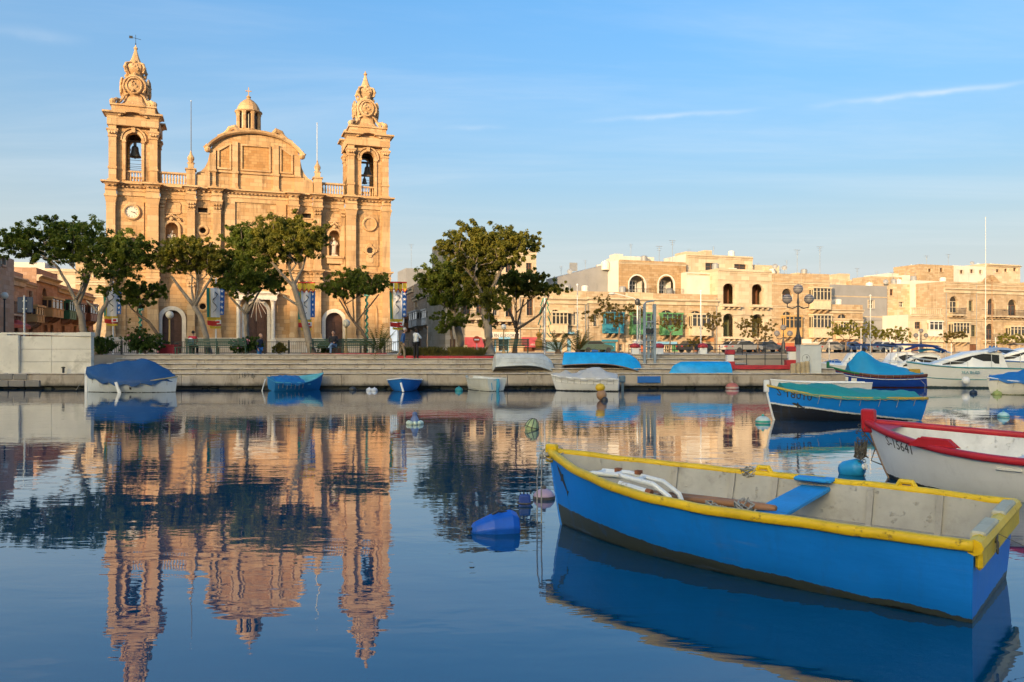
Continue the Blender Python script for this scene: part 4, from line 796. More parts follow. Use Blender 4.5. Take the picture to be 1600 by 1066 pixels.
# rooftop odds and ends along the row
rng = random.Random(77)
for o in [o for o in COL.objects if o.get('group') == 'houses along the waterfront row']:
    wl_ = [c for c in o.children if c.name.startswith('wall')][0]; zt_ = max(v.co.z for v in wl_.data.vertices); wx = max(v.co.x for v in wl_.data.vertices); dp_ = max(v.co.y for v in wl_.data.vertices)
    if wx < 1.5 or dp_ < 4: continue
    if rng.random() < .75: x = rng.uniform(.8, wx-.8); MB().box(x-.6, x+.6, dp_*.45, dp_*.45+1.6, zt_, zt_+rng.uniform(.5, 1.2)).build('stair_hut', PALE if rng.random() < .5 else CREAM, o)
    if rng.random() < .7: MB().lathe([(.42, 0), (.44, .05), (.44, .8), (.3, .92), (0, .95)], (rng.uniform(.6, wx-.6), dp_*.3, zt_), 10).build('water_tank', PC['white' if rng.random() < .6 else 'grey'], o)
    for q in range(rng.randint(1, 2)):
        x, y, hh = rng.uniform(.3, wx-.3), rng.uniform(.6, dp_*.8), rng.uniform(1.2, 2.6); mb = MB(); mb.tube([(x, y, zt_), (x, y, zt_+hh)], .022, 4)
        for k in range(4): mb.tube([(x-.3+k*.05, y, zt_+hh-.1-k*.16), (x+.3-k*.05, y, zt_+hh-.1-k*.16)], .012, 3)
        mb.build('aerial', PC['grey'], o)
    MB().box(-.03 if rng.random() < .5 else .05, wx, -.035, -.003, zt_-rng.uniform(2.6, 3.2), zt_-2.55).build('facade_cable', PC['black'], o) if rng.random() < .0 else None
    mb = MB(); z0 = zt_*rng.uniform(.42, .5); mb.tube([(wx*k/8, -.05, z0-.12*math.sin(math.pi*(k % 4)/4)) for k in range(9)], .014, 4); mb.build('facade_cable', PC['black'], o)
# ---- houses of the street left of the church (facades look along +X)
LF = Frame((-42.2, 66, 1.75), math.atan2(34, -9.8))                    # u runs away from the harbour
def lhouse(label, x0, x1, ytop0, items, mat, v=0, depth=9):
    return house(LF, label, x0, x1, ytop0, items, v, depth, mat, 'street_house', 'houses in the street left of the church')
lhouse('pinkish street house with an arched window above a red awning, leftmost', -60, 36, 414, [('corn', 424, .5, .7), ('arch', 8, 18, 450, 484, 'ochre'), ('arch', -20, -8, 440, 482, 'ochre'), ('slab', -30, 20, 488, 1.0, 1.0), ('awn', -30, 26, 496, 512, 'red'), ('door', -5, 10, 510, 536, 'brown'), ('door', 16, 28, 512, 536, 'brown')], PINK2)
lhouse('red sandstone street house with a tall stone balcony and heavy cornice', 57, 90, 424, [('corn', 434, .5, .6), ('arch', 66, 73, 450, 466, 'brown'), ('gall', 66, 84, 466, 496, 'ochre', 3, .9), ('door', 68, 74, 508, 536, 'brown'), ('door', 78, 83, 508, 536, 'brown')], PINK)
lhouse('low pale street house squeezed between two taller red ones', 36.3, 56.7, 440, [('corn', 444, .2, .3), ('gall', 42, 55, 478, 504, 'ochre', 3, .8), ('win', 44, 50, 455, 468, 'brown'), ('door', 45, 51, 512, 536, 'brown')], PINK2)
lhouse('long red street house with a dark green closed balcony near the church', 90.3, 146, 452, [('corn', 457, .4, .5), ('gall', 94, 105, 470, 499, 'dgreen', 3, .9), ('gall', 112, 122, 474, 500, 'brown', 3, .8), ('gall', 130, 142, 476, 502, 'brown', 3, .8), ('door', 96, 101, 510, 536, 'brown'), ('door', 115, 119, 510, 536, 'brown'), ('door', 133, 138, 512, 536, 'brown')], PINK)
lhouse('sunlit ochre upper house above the leftmost street roof', -60, 22, 392, [('win', 2, 8, 402, 414, 'brown')], PINK2, -4, 6)
LB = Frame((-75, 128, 1.75), R(15))
for a, b, y, lab, it, m in ((18, 70, 410, 'white distant house glimpsed over the street roofs under the tree', [('win', 30, 36, 418, 428, 'brown'), ('win', 50, 56, 418, 428, 'brown')], PALE), (70, 118, 420, 'pale distant house between the tree limbs on the left', [('win', 84, 90, 428, 438, 'brown'), ('corn', 424, .3, .4)], CREAM),
                            (118, 168, 396, 'cream distant house with cornices against the left church tower', [('corn', 440, .4, .6), ('corn', 460, .3, .5), ('win', 146, 153, 420, 434, 'brown'), ('win', 146, 153, 475, 492, 'grey'), ('win', 128, 134, 420, 434, 'brown')], SAND)):
    house(LB, lab, a, b, y, it, 0, 8, m, 'distant_house', 'houses seen over the left street')
# ---- shaded street right of the church
_a = math.atan2(92.6-130, -7.6+18.2)
SF = Frame((-18.2, 130, 1.75), _a)
def shouse(label, x0, x1, y, items, mat): return house(SF, label, x0, x1, y, items, 0, 1.2, mat, 'side_street_house', 'houses in the shaded side street')
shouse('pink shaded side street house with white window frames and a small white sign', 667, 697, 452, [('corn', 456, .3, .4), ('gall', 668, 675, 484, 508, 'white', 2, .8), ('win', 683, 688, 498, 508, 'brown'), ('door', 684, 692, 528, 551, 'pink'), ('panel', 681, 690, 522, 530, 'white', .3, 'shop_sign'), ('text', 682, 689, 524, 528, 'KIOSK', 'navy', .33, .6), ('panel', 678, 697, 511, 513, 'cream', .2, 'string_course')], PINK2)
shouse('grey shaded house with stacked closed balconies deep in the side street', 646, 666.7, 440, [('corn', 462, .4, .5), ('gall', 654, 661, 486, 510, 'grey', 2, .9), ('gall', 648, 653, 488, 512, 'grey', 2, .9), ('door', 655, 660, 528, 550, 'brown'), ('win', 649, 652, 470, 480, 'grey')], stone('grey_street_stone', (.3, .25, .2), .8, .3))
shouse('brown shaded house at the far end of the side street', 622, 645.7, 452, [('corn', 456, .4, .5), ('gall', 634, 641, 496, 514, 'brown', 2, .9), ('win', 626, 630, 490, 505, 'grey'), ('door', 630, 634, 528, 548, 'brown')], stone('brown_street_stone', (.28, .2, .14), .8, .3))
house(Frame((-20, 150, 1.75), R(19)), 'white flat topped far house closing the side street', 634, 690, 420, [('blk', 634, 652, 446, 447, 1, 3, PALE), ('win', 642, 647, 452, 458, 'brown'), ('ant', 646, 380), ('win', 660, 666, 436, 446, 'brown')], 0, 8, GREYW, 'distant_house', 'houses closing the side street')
# ---------------------------------------------------------------- trees and plants
def leafmat(name, c, yellow=.35):
    t = NT(name); n = t.noise(.9, 3); m = t.noise(6, 2); c1 = t.mix(t.ramp(n, .35, .65), sc(c, .6), (c[0]*1.9, c[1]*1.45, c[2]*.85)); c1 = t.mix(t.math('MULTIPLY', t.ramp(m, .45, .7), yellow), c1, (.2, .18, .035))
    t.done(c1, .55); t.p.inputs['Specular IOR Level'].default_value = .25; t.p.inputs['Subsurface Weight'].default_value = 0
    tr = t.n.new('ShaderNodeBsdfTranslucent'); t.put(tr, 0, t.mix(1.0, c1, (1.3, 1.5, .5), 'MULTIPLY')); ms = t.n.new('ShaderNodeMixShader'); ms.inputs[0].default_value = .46
    t.t.links.new(t.p.outputs[0], ms.inputs[1]); t.t.links.new(tr.outputs[0], ms.inputs[2]); t.t.links.new(ms.outputs[0], t.n['Material Output'].inputs[0]); return t.m
LEAF = leafmat('ficus_leaf', (.09, .14, .034)); LEAFY = leafmat('sunny_ficus_leaf', (.13, .15, .034), .6); LEAFD = leafmat('dark_bush_leaf', (.04, .085, .025), .1)
LEAFB = leafmat('sparse_brown_leaf', (.085, .075, .03), .5); LEAFP = leafmat('palm_frond', (.05, .08, .025), .3); STRAW = leafmat('dry_grass', (.10, .1, .035), .5)
BARK = paint('grey_bark', (.27, .22, .17), .9, .25, 3, .4, (.1, .08, .06), .02); BARKD = paint('brown_bark', (.16, .11, .075), .9, .25, 3, .3, (.06, .04, .03), .02)
def leaves(mb, blobs, n, size, rng, clump=True):                     # blobs: centre, (rx, ry, rz)
    tot = sum(b[1][0]*b[1][1]*b[1][2] for b in blobs)**1.0
    for c, rr in blobs:
        k = int(n*1.4*rr[0]*rr[1]*rr[2]/tot); cl = []
        nc = max(9, int(15+k/46))
        for i in range(nc):
            v = Vector((rng.gauss(0, 1), rng.gauss(0, 1), rng.gauss(0, 1))).normalized(); q = rng.uniform(.35, 1.12)
            if i % 5 == 0: q = rng.uniform(1.05, 1.45)
            cl.append((Vector((v.x*rr[0]*q, v.y*rr[1]*q, v.z*rr[2]*q*(1 if v.z > 0 else .75))), rng.uniform(.09, .24)*min(rr)))
        for i in range(k):
            cc, cr = rng.choice(cl); v = Vector((rng.gauss(0, 1), rng.gauss(0, 1), rng.gauss(0, .75))).normalized()*cr*rng.random()**.4*1.25
            p = c+cc+v; s = size*.7*rng.uniform(.55, 1.4)
            nrm = (v.normalized()*.7+Vector((rng.gauss(0, .6), rng.gauss(0, .6), rng.uniform(-.1, 1.1)))).normalized()
            a = nrm.orthogonal().normalized(); a.rotate(Matrix.Rotation(rng.random()*6.28, 3, nrm)); b = nrm.cross(a)
            bend = nrm*s*.18
            mb.add([p-a*s, p-b*s*.42+bend, p+a*s, p+b*s*.42+bend], [(0, 1, 2, 3)])
def limb(mb, p0, p1, r0, r1, rng, sag=.12, n=5):
    p0, p1 = Vector(p0), Vector(p1); L = (p1-p0).length; pts = []
    off = Vector((rng.uniform(-1, 1), rng.uniform(-1, 1), rng.uniform(-.2, .7)))*L*sag
    for i in range(n+1):
        f = i/n; pts.append(p0.lerp(p1, f)+off*4*f*(1-f)*.5+Vector((rng.uniform(-1, 1), rng.uniform(-1, 1), 0))*L*.012*(0 < i < n))
    mb.tube(pts, [r0+(r1-r0)*(i/n) for i in range(n+1)], 7); return pts
def tree(label, D, trunk, r0, blobs, n, size=.15, leaf=LEAF, bark=BARK, group='trees along the promenade', seed=1, zb=1.75, twigs=5, kids=(), name='ficus_tree'):
    rng = random.Random(seed); base = G(trunk[0][0], HY+F*(H-zb)/D, zb) if False else Vector(((trunk[0][0]-CX)/F*D, D, zb))
    t = thing(name, label, 'tree', base, 0, group)
    pts = [Vector((0, 0, -.1))]+[P(x, y, D)-base for x, y in trunk[1:]]
    mb = MB(); m = len(pts); fine = []
    for i in range(m-1):
        for q in range(3): fine.append(pts[i].lerp(pts[i+1], q/3)+Vector((rng.uniform(-.03, .03), rng.uniform(-.03, .03), 0))*(q > 0))
    fine.append(pts[-1]); k = len(fine)
    mb.tube(fine, [r0*(1.35 if i == 0 else 1.1 if i == 1 else 1)*(1-.35*i/k) for i in range(k)], 10)
    bl = []
    for (x, y, rx, ry) in blobs:
        dd = D+rng.uniform(-1.0, 1.0)*(rx/F*D)*.6; s = dd/F; bl.append((P(x, y+1, dd)-base, (rx*s*.93, rx*s*.85, ry*s*.9)))
    top = fine[-1]; rt = r0*.62
    for x, y, x2, y2, f in kids:                                     # extra visible forks given in pixels
        limb(mb, P(x, y, D)-base, P(x2, y2, D)-base, r0*f, r0*f*.6, rng, .1)
    nodes = []
    for c, rr in sorted(bl, key=lambda q: (q[0]-top).length):
        e = c-Vector((0, 0, rr[2]*.35)); cand = [(top, rt*.7)]+[(p, r_) for p, r_ in nodes if p.z < e.z+.2]
        o, r_ = min(cand, key=lambda q: (q[0]-e).length+.25*(q[0]-top).length+rng.uniform(0, .4)); r_ = min(r_, rt*rng.uniform(.5, .75)); pp = limb(mb, o, e, r_, r_*.4, rng, .2); nodes += [(pp[2], r_*.75), (pp[3], r_*.62)]
        for q in range(twigs):
            v = Vector((rng.uniform(-1, 1)*rr[0], rng.uniform(-1, 1)*rr[1], rng.uniform(-.1, 1)*rr[2]))*.75
            limb(mb, pp[rng.choice((2, 3, 4))], c+v, rt*.25, rt*.07, rng, .1, 3)
    mb.build('trunk', bark, t, smooth=True)
    mb = MB(); leaves(mb, bl, n, size, rng); mb.build('crown', leaf, t, kind='stuff')
    return t
tree('spreading flat topped tree at the far left rising behind the pale wall', 50, [(134, 556), (131, 520), (126, 492), (118, 470)], .24, [(28, 378, 34, 22), (70, 360, 38, 23), (112, 362, 36, 24), (146, 372, 30, 26), (48, 394, 40, 18), (100, 392, 42, 24), (140, 404, 26, 26), (132, 436, 12, 10), (20, 372, 22, 16)], 15000, .15, LEAF, BARK, seed=3, kids=((122, 480, 92, 420, .5), (122, 478, 140, 430, .5), (92, 420, 60, 396, .35)))
tree('slim grey trunked tree just right of the pale wall', 48.5, [(150, 556), (153, 520), (157, 490), (168, 470)], .17, [(178, 392, 28, 28), (205, 388, 30, 24), (222, 402, 22, 24), (180, 420, 30, 22), (165, 452, 18, 12)], 9000, .15, LEAF, BARK, seed=4, kids=((156, 492, 135, 470, .5),))
tree('low leaning tree with a drooping crown beside the left church door', 50.5, [(249, 553), (247, 525), (232, 503), (214, 490)], .12, [(206, 448, 22, 18), (232, 456, 26, 14), (200, 468, 16, 12), (222, 472, 20, 10), (248, 450, 14, 9)], 5000, .14, LEAF, BARKD, seed=5)
tree('forked tree leaning left between the banner and the left church door', 48, [(327, 556), (322, 525), (313, 495), (303, 478)], .19, [(262, 396, 26, 20), (290, 388, 30, 22), (322, 390, 26, 22), (275, 414, 28, 15), (306, 412, 26, 16), (335, 408, 20, 22)], 10000, .15, LEAFY, BARK, seed=6, kids=((303, 478, 268, 432, .6), (305, 478, 332, 430, .55), (303, 476, 300, 430, .4)))
tree('dense dark tree standing in front of the main church portal', 49, [(383, 556), (386, 525), (385, 492), (386, 470)], .17, [(372, 366, 22, 24), (395, 376, 32, 30), (362, 412, 30, 34), (398, 424, 34, 34), (425, 438, 22, 22), (352, 440, 24, 22), (380, 446, 28, 20)], 15000, .15, LEAF, BARK, seed=7, kids=((385, 492, 350, 450, .5), (386, 490, 410, 450, .5)))
tree('tall sunlit tree with a leaning trunk right of the main church portal', 47.5, [(489, 558), (480, 520), (468, 475), (458, 440)], .22, [(428, 362, 26, 24), (455, 356, 26, 22), (482, 366, 26, 24), (440, 384, 30, 20), (470, 388, 30, 20), (498, 374, 14, 16), (415, 382, 20, 20), (450, 404, 20, 9)], 13000, .15, LEAFY, BARK, seed=8, kids=((462, 452, 425, 410, .5), (460, 445, 478, 400, .45), (470, 480, 442, 462, .4)))
tree('small branching tree with a dark flat crown by the right church door', 48, [(571, 558), (572, 530), (566, 518), (553, 503)], .12, [(522, 446, 22, 15), (552, 436, 24, 20), (585, 442, 22, 17), (535, 458, 26, 9), (570, 452, 24, 10), (600, 438, 9, 11)], 8000, .14, LEAF, BARKD, seed=9, kids=((555, 505, 530, 468, .6), (553, 503, 552, 460, .5), (557, 503, 592, 460, .5)))
tree('bushy crowned tree with a pale trunk left of the biggest tree', 50, [(720, 560), (719, 530), (714, 505), (708, 490)], .26, [(690, 430, 34, 24), (668, 440, 18, 18), (715, 432, 28, 22), (692, 458, 32, 24), (720, 464, 24, 22), (700, 490, 24, 14)], 12000, .15, LEAF, BARK, seed=10, kids=((714, 505, 690, 460, .5), (714, 503, 732, 460, .5)))
tree('thin slanting tree with few leaves beside the pale trunk', 49, [(706, 562), (707, 535), (705, 515), (702, 502)], .1, [(706, 505, 14, 12), (694, 512, 12, 10), (720, 500, 14, 12)], 1900, .13, LEAF, BARKD, seed=11)
tree('biggest promenade tree with a tall sunlit crown and thick grey trunk', 47, [(766, 562), (764, 535), (762, 510), (757, 480)], .29, [(706, 384, 28, 20), (740, 372, 32, 24), (775, 378, 34, 24), (812, 380, 32, 20), (836, 382, 14, 16), (740, 400, 34, 18), (790, 402, 34, 18), (752, 440, 32, 32), (768, 470, 26, 26), (725, 410, 24, 14), (760, 500, 18, 16)], 20000, .15, LEAFY, BARK, seed=12, kids=((758, 485, 740, 430, .5), (757, 480, 790, 410, .5), (752, 450, 722, 400, .35)))
tree('dark limbed tree with a wide flat crown right of the biggest tree', 51, [(803, 556), (806, 535), (808, 522), (806, 512)], .16, [(800, 438, 26, 18), (830, 440, 30, 18), (862, 450, 24, 12), (806, 456, 22, 12), (840, 456, 26, 9)], 9000, .15, LEAFY, BARKD, seed=13, kids=((806, 512, 786, 468, .7), (807, 515, 845, 490, .6), (845, 490, 858, 462, .45), (806, 512, 818, 468, .5)))
# sparse trees along the waterfront road
for i, (x, yb, xt, yt, bl, n, lf, lab) in enumerate((
    (966, 553, 968, 512, [(925, 492, 18, 14), (950, 482, 20, 14), (985, 482, 18, 14), (965, 500, 22, 12), (1000, 490, 12, 10), (940, 468, 16, 8)], 2600, LEAFB, 'thinly leaved brown tree in front of the turquoise balcony'),
    (1046, 553, 1048, 520, [(1035, 505, 12, 10), (1055, 498, 14, 12), (1064, 510, 12, 10)], 700, LEAFB, 'small thin tree in front of the leaf green balcony'),
    (1084, 553, 1084, 540, [(1080, 536, 10, 7), (1092, 533, 9, 7)], 500, LEAFB, 'waist high sapling beside the terracotta ground floor'),
    (1117, 555, 1117, 525, [(1108, 508, 12, 12), (1124, 502, 10, 12), (1114, 494, 12, 8)], 700, LEAFB, 'grey leafless looking sapling before the cream three storey house'),
    (1184, 556, 1184, 532, [(1162, 508, 14, 12), (1182, 502, 16, 12), (1200, 512, 14, 12), (1170, 522, 14, 8), (1196, 526, 12, 6)], 1500, LEAFB, 'round headed brown tree before the cream three storey house'),
    (1322, 558, 1322, 534, [(1306, 516, 14, 12), (1326, 512, 16, 12), (1338, 520, 10, 10)], 1300, LEAFY, 'yellowish tree in front of the low corniced house'),
    (1362, 558, 1362, 535, [(1352, 518, 14, 10), (1372, 522, 14, 9), (1360, 508, 10, 9)], 1300, LEAFY, 'dense yellow green tree before the grey party wall'),
    (1392, 558, 1396, 540, [(1384, 520, 13, 11), (1402, 522, 16, 12), (1412, 530, 10, 8)], 1300, LEAFY, 'leaning yellow tree beside the small white house'),
    (1491, 558, 1491, 540, [(1484, 526, 14, 9), (1500, 522, 13, 9)], 1000, LEAFB, 'thin brown tree under the left balconies of the brown corner house'),
    (1578, 558, 1578, 540, [(1572, 528, 14, 10), (1592, 530, 13, 9)], 1100, LEAFY, 'yellowish tree at the right edge before the brown corner house'))):
    tree(lab, 90+max(0, x-1150)*.02, [(x, yb), (xt, yt)], .11, bl, n, .17, lf, BARKD, 'small street trees along the waterfront road', 30+i, 1.75, 6, name='street_tree')
def bush(label, x, y0, w, h, D, leaf=LEAFD, n=2600, seed=1, flowers=0, zb=1.75, name='bush'):
    rng = random.Random(seed); s = D/F; base = Vector(((x-CX)*s, D, zb)); b = thing(name, label, 'bush', base, 0, 'bushes along the promenade')
    bl = [(Vector((rng.uniform(-.5, .5)*w*s*.6, rng.uniform(-.3, .3)*w*s*.5, h*s*rng.uniform(.35, .62))), (w*s*.3, w*s*.28, h*s*.36)) for k in range(7)]
    mb = MB(); leaves(mb, bl, n, .1, rng); mb.build('foliage', leaf, b, kind='stuff')
    mb = MB()
    for k in range(6): limb(mb, (0, 0, -.05), bl[k][0], .03, .012, rng, .1, 3)
    mb.build('stem', BARKD, b)
    for k in range(flowers):
        c, rr = rng.choice(bl); v = Vector((rng.gauss(0, 1), -abs(rng.gauss(0, 1)), rng.gauss(.4, 1))).normalized(); MB().sphere((0, 0, 0), .06, 6, 4).build('flower', paint('pink_petal', (.6, .22, .24), .6), b).location = c+Vector((v.x*rr[0], v.y*rr[1], v.z*rr[2]))
bush('dark round bush beside the pale wall', 158, 552, 40, 32, 48.3, seed=2)
bush('large dark green bush with pale flowers left of the red planter', 228, 554, 64, 38, 48, n=4600, seed=3, flowers=7)
bush('pink flowering bush behind the end of the green bench', 384, 556, 44, 30, 47.6, n=3200, seed=4, flowers=12)
bush('dry pale shrub rising over the large dark bush', 214, 552, 30, 52, 51, STRAW, 1300, seed=5)
bush('small dry shrub by the railing right of the main door', 436, 553, 26, 20, 49, STRAW, 800, seed=6)
bush('yellow shrub glowing behind the pale wall', 128, 552, 34, 42, 58, STRAW, 1300, seed=15)
bush('grey green shrub behind the seated man on the bench', 508, 552, 26, 24, 48.5, LEAFP, 900, seed=16)
def palm(label, x, w, h, D, n, seed, zb=1.75, leaf=LEAFP):
    rng = random.Random(seed); s = D/F; b = thing('palm_shrub', label, 'plant', ((x-CX)*s, D, zb), 0, 'spiky plants along the promenade')
    MB().lathe([(.16, 0), (.2, .1), (.13, .3), (0, .36)], (0, 0, 0), 8).build('stump', BARKD, b)
    pr = None
    for k in range(n):
        a = rng.random()*6.28; el = rng.uniform(.25, 1.35); L = h*s*rng.uniform(.75, 1.1)/max(.55, math.sin(max(el, .55))); mb = MB(); pts = []
        for i in range(7):
            f = i/6; pts.append(Vector((math.cos(a)*math.cos(el)*L*f, math.sin(a)*math.cos(el)*L*f, .15+L*math.sin(el)*f-L*.38*f*f*math.cos(el))))
        sd_ = Vector((-math.sin(a), math.cos(a), 0))
        mb.tube(pts, [.014]*6+[.004], 3)
        for i in range(2, 13):
            f = i/12*6; j = min(5, int(f)); p = pts[j].lerp(pts[j+1], f-j); d = (pts[j+1]-pts[j]).normalized(); ll = L*.2*(1-abs(i/12-.5)*.9)
            for q in (-1, 1): mb.add([p, p+sd_*q*ll*.75+d*ll*.6-Vector((0, 0, ll*.15)), p+d*.05], [(0, 1, 2)])
        mb.build('frond', leaf, b)
palm('spiky green palm shrub at the foot of the right church tower', 592, 44, 44, 47, 26, 1)
palm('green palm shrub behind the white upturned boat', 872, 34, 34, 47.5, 22, 2)
palm('brownish palm shrub behind the big blue upturned boat', 903, 40, 40, 48.2, 26, 3, leaf=STRAW)
# planter bed of tall grass with its red kerb
kb = thing('planter_kerb', 'long low red painted kerb edging the grass bed under the big trees', 'kerb', (-6.5, 45.3, 1.5))
for k in range(4): MB().box(k*1.48+.005, k*1.48+1.475, random.uniform(-.01, .01), .3, .004, .2+random.uniform(-.008, .008)).build('kerb_stone', REDP, kb)
MB().add([(-6.4, 45.6, 1.66), (-.5, 45.6, 1.66), (-.5, 46, 1.79), (-6.4, 46, 1.79), (-.5, 48.5, 1.8), (-6.4, 48.5, 1.8)], [(0, 1, 2, 3), (3, 2, 4, 5)]).build('planter_soil', paint('planter_soil', (.09, .065, .04), .95, .3, 2), kind='structure')
rng = random.Random(5); mb = MB()
for k in range(4200):
    x = rng.uniform(-6.3, -1.6); y = rng.uniform(45.75, 47.2); L = rng.uniform(.28, .62)*(1 if int(x*1.7) % 3 else .7); a = rng.uniform(-.25, .25); b = rng.uniform(-.2, .2); w_ = .02
    mb.add([(x-w_, y, 1.72), (x+w_, y, 1.72), (x+a*L+w_*.6, y+b*L, 1.66+L*.7), (x+a*L*2.2, y+b*2*L, 1.66+L)], [(0, 1, 2, 3)])
props(mb.build('tall_grass', STRAW), 'tall dry grass growing in the red kerbed bed', 'grass', kind='stuff')
# ---------------------------------------------------------------- street furniture
GLOBE = paint('white_lamp_globe', (.72, .68, .6), .3, .04, 3)
def globe_lamp(label, x, y0, y1, D, dark=True, zb=1.75):
    z = P(x, y0, D).z-zb; b = thing('globe_lamp', label, 'street lamp', ((x-CX)/F*D, D, zb), 0, 'single globe lamps')
    m = IRON if dark else paint('ochre_lamp_post', (.35, .24, .1), .5)
    MB().lathe([(.16, 0), (.18, .12), (.1, .3), (.065, .5), (.05, z-.3), (.1, z-.26), (.1, z-.2)], (0, 0, 0), 10).build('post', m, b); MB().sphere((0, 0, z), .24, 14, 10).build('globe', GLOBE, b, smooth=True)
globe_lamp('white globe lamp on a dark post at the far left', 7, 462, 520, 54)
globe_lamp('white globe lamp standing in the red planter before the left church door', 265, 492, 545, 50, False)
globe_lamp('white globe lamp on a thin post by the bench right of the main door', 541, 505, 550, 50, False)
globe_lamp('white globe lamp behind the forked tree near the lettered shop', 787, 531-20, 545, 70, False)
def triple(label, x, ytop, D, k=1.0):
    zt = P(x, ytop, D).z-1.75; b = thing('triple_lamp', label, 'street lamp', ((x-CX)/F*D, D, 1.75), 0, 'three globe lamp standards')
    MB().lathe([(.28*k, 0), (.3*k, .25), (.2*k, .35), (.2*k, 1.0), (.12*k, 1.2), (.075*k, 1.6), (.055*k, zt-.9*k), (.09*k, zt-.85*k), (.04*k, zt-.5*k), (.04*k, zt-.3*k)], (0, 0, 0), 12).build('post', IRON, b)
    DG = paint('smoked_globe', (.18, .17, .17), .15, .1, 3)
    for i, (ox, oz) in enumerate(((0, 0), (-.68*k, -.62*k), (.68*k, -.62*k))):
        g = MB().sphere((ox, 0, zt+oz), .3*k, 14, 10).build('globe', DG, b, smooth=True); MB().lathe([(.305*k, 0), (.26*k, .15*k), (.15*k, .26*k), (0, .305*k)], (ox, 0, zt+oz+.004), 14, False).build('globe_cap', IRON, g)
        if i: MB().tube([(0, 0, zt-1.05*k), (ox*.5, 0, zt-1.2*k), (ox, 0, zt-1.12*k), (ox, 0, zt+oz-.28*k)], .04*k, 6).build('arm', IRON, b)
triple('tall black lamp standard with three smoked globes beside the white box', 1247, 452, 47.5, .95)
triple('smaller distant three globe lamp standard before the red cafe', 1224, 512, 84)
triple('distant three globe lamp standard in front of the small white house', 1439, 517, 96, .9)
s_ = thing('road_sign', 'dark blue back of a rectangular road sign on a pale pole over the wall', 'sign', P(38, 525, 43.6)); zb = s_.location.z
MB().tube([(0, 0, -.4), (0, 0, 2.2)], .05, 8).build('pole', STEEL, s_); soft(MB().box(-.43, .43, .06, .1, 1.27, 2.12).build('sign_board', paint('navy_sign_board', (.02, .04, .085), .5), s_), .02); MB().box(-.12, .12, .02, .058, 1.45, 1.5).box(-.12, .12, .02, .058, 1.88, 1.93).build('bracket', STEEL, s_)
ns = thing('no_entry_sign', 'red round no entry sign with a white bar behind the grass bed', 'sign', ((745-CX)/F*62, 62, 1.75)); MB().tube([(0, 0, 0), (0, 0, 1.3)], .03, 6).build('pole', STEEL, ns)
ringz(MB(), 0, -.05, 1.1, ((.001, 0), (.28, 0), (.28, .03)), 20).build('sign_disc', paint('sign_red', (.5, .05, .02), .4), ns); MB().box(-.19, .19, -.07, -.053, 1.05, 1.15).build('white_bar', WHITE, ns)
cur = thing('curved_street_light', 'tall street light with a long curved arm over the turquoise balcony', 'street lamp', ((996-CX)/F*66, 66, 1.75)); q = lambda x, y: P(x, y, 66)-cur.location
MB().tube([(0, 0, 0), q(996, 470)], [.09, .06], 8).build('post', STEEL, cur); MB().tube([q(996, 470), q(990, 466), q(975, 462), q(959, 458)], .04, 6).build('arm', STEEL, cur); MB().sphere(q(956, 459), .22, 10, 6, (1.3, 1, .5)).build('lamp_head', STEEL, cur); MB().sphere(q(996, 472), .28, 8, 6, (.8, .8, 1.1)).build('loudspeaker', IRON, cur)
# blue steel boat hoist
ho = thing('boat_hoist', 'blue grey steel boat hoist frame standing on the quay', 'hoist', ((1019-CX)/F*45, 45, 1.0)); q = lambda x, y, d=0: P(x, y, 45+d)-ho.location; HB = paint('hoist_paint', (.22, .28, .34), .5, .15, 3, .3)
for x in (1007, 1023): MB().box(q(x, 0).x-.07, q(x, 0).x+.07, -.07, .07, 0, q(x, 475).z).build('upright', HB, ho)
MB().box(q(1023, 0).x-.16, q(1023, 0).x+.0, .1, .26, 0, q(0, 500).z).box(q(1012, 0).x, q(1016, 0).x, .1, .2, 0, q(0, 505).z).build('counterweight_mast', HB, ho)
MB().tube([q(1006, 476), q(1010, 472), q(1022, 470)], .05, 6).build('top_arm', HB, ho); MB().box(q(1004, 0).x, q(1027, 0).x, -.2, .3, 0, .14).build('base', HB, ho)
for y in (503, 512, 522, 532, 542): MB().box(q(1008, 0).x, q(1022, 0).x, -.04, .04, q(0, y).z-.03, q(0, y).z+.03).build('rung', HB, ho)
for z in (.5,): MB().lathe([(.22, -.12), (.22, .12)], (q(1015, 0).x, .0, 2.1), 10).build('winch_drum', IRON, ho)
# benches
def bench(label, x, D, L, rz=0.0, back=True, zb=1.75):
    b = thing('park_bench', label, 'bench', ((x-CX)/F*D, D, zb), rz, 'green benches on the promenade')
    for k in range(4): MB().box(-L/2, L/2, -.2+k*.11, -.11+k*.11, .43, .465).build('seat_slat', GREENB, b)
    if back:
        for k in range(5): MB().box(-L/2, L/2, .26+k*.015, .29+k*.015, .52+k*.09, .585+k*.09).build('back_slat', GREENB, b)
    for sx in (-1, 0, 1):
        x_ = sx*(L/2-.08); MB().box(x_-.03, x_+.03, -.2, -.14, 0, .43).build('leg', GREENB, b); MB().box(x_-.03, x_+.03, .2, .255, 0, .96 if back else .43).build('leg', GREENB, b)
    for sx in (-1, 1): MB().tube([(sx*(L/2-.05), .24, .68), (sx*(L/2-.05), -.2, .68), (sx*(L/2-.05), -.2, .44)], .022, 6).build('armrest', GREENB, b)
bench('long green bench seen from behind between tree and flowering bush', 340, 47.2, 3.6, math.pi); bench('green bench with the seated man in jeans', 535, 47.2, 3.8, 0); bench('plain green bench where the person in red sits', 301, 47.4, 2.0, math.pi, False)
bench('dark green bench end beside the big tree trunk', 793, 48.2, 2.6, math.pi)
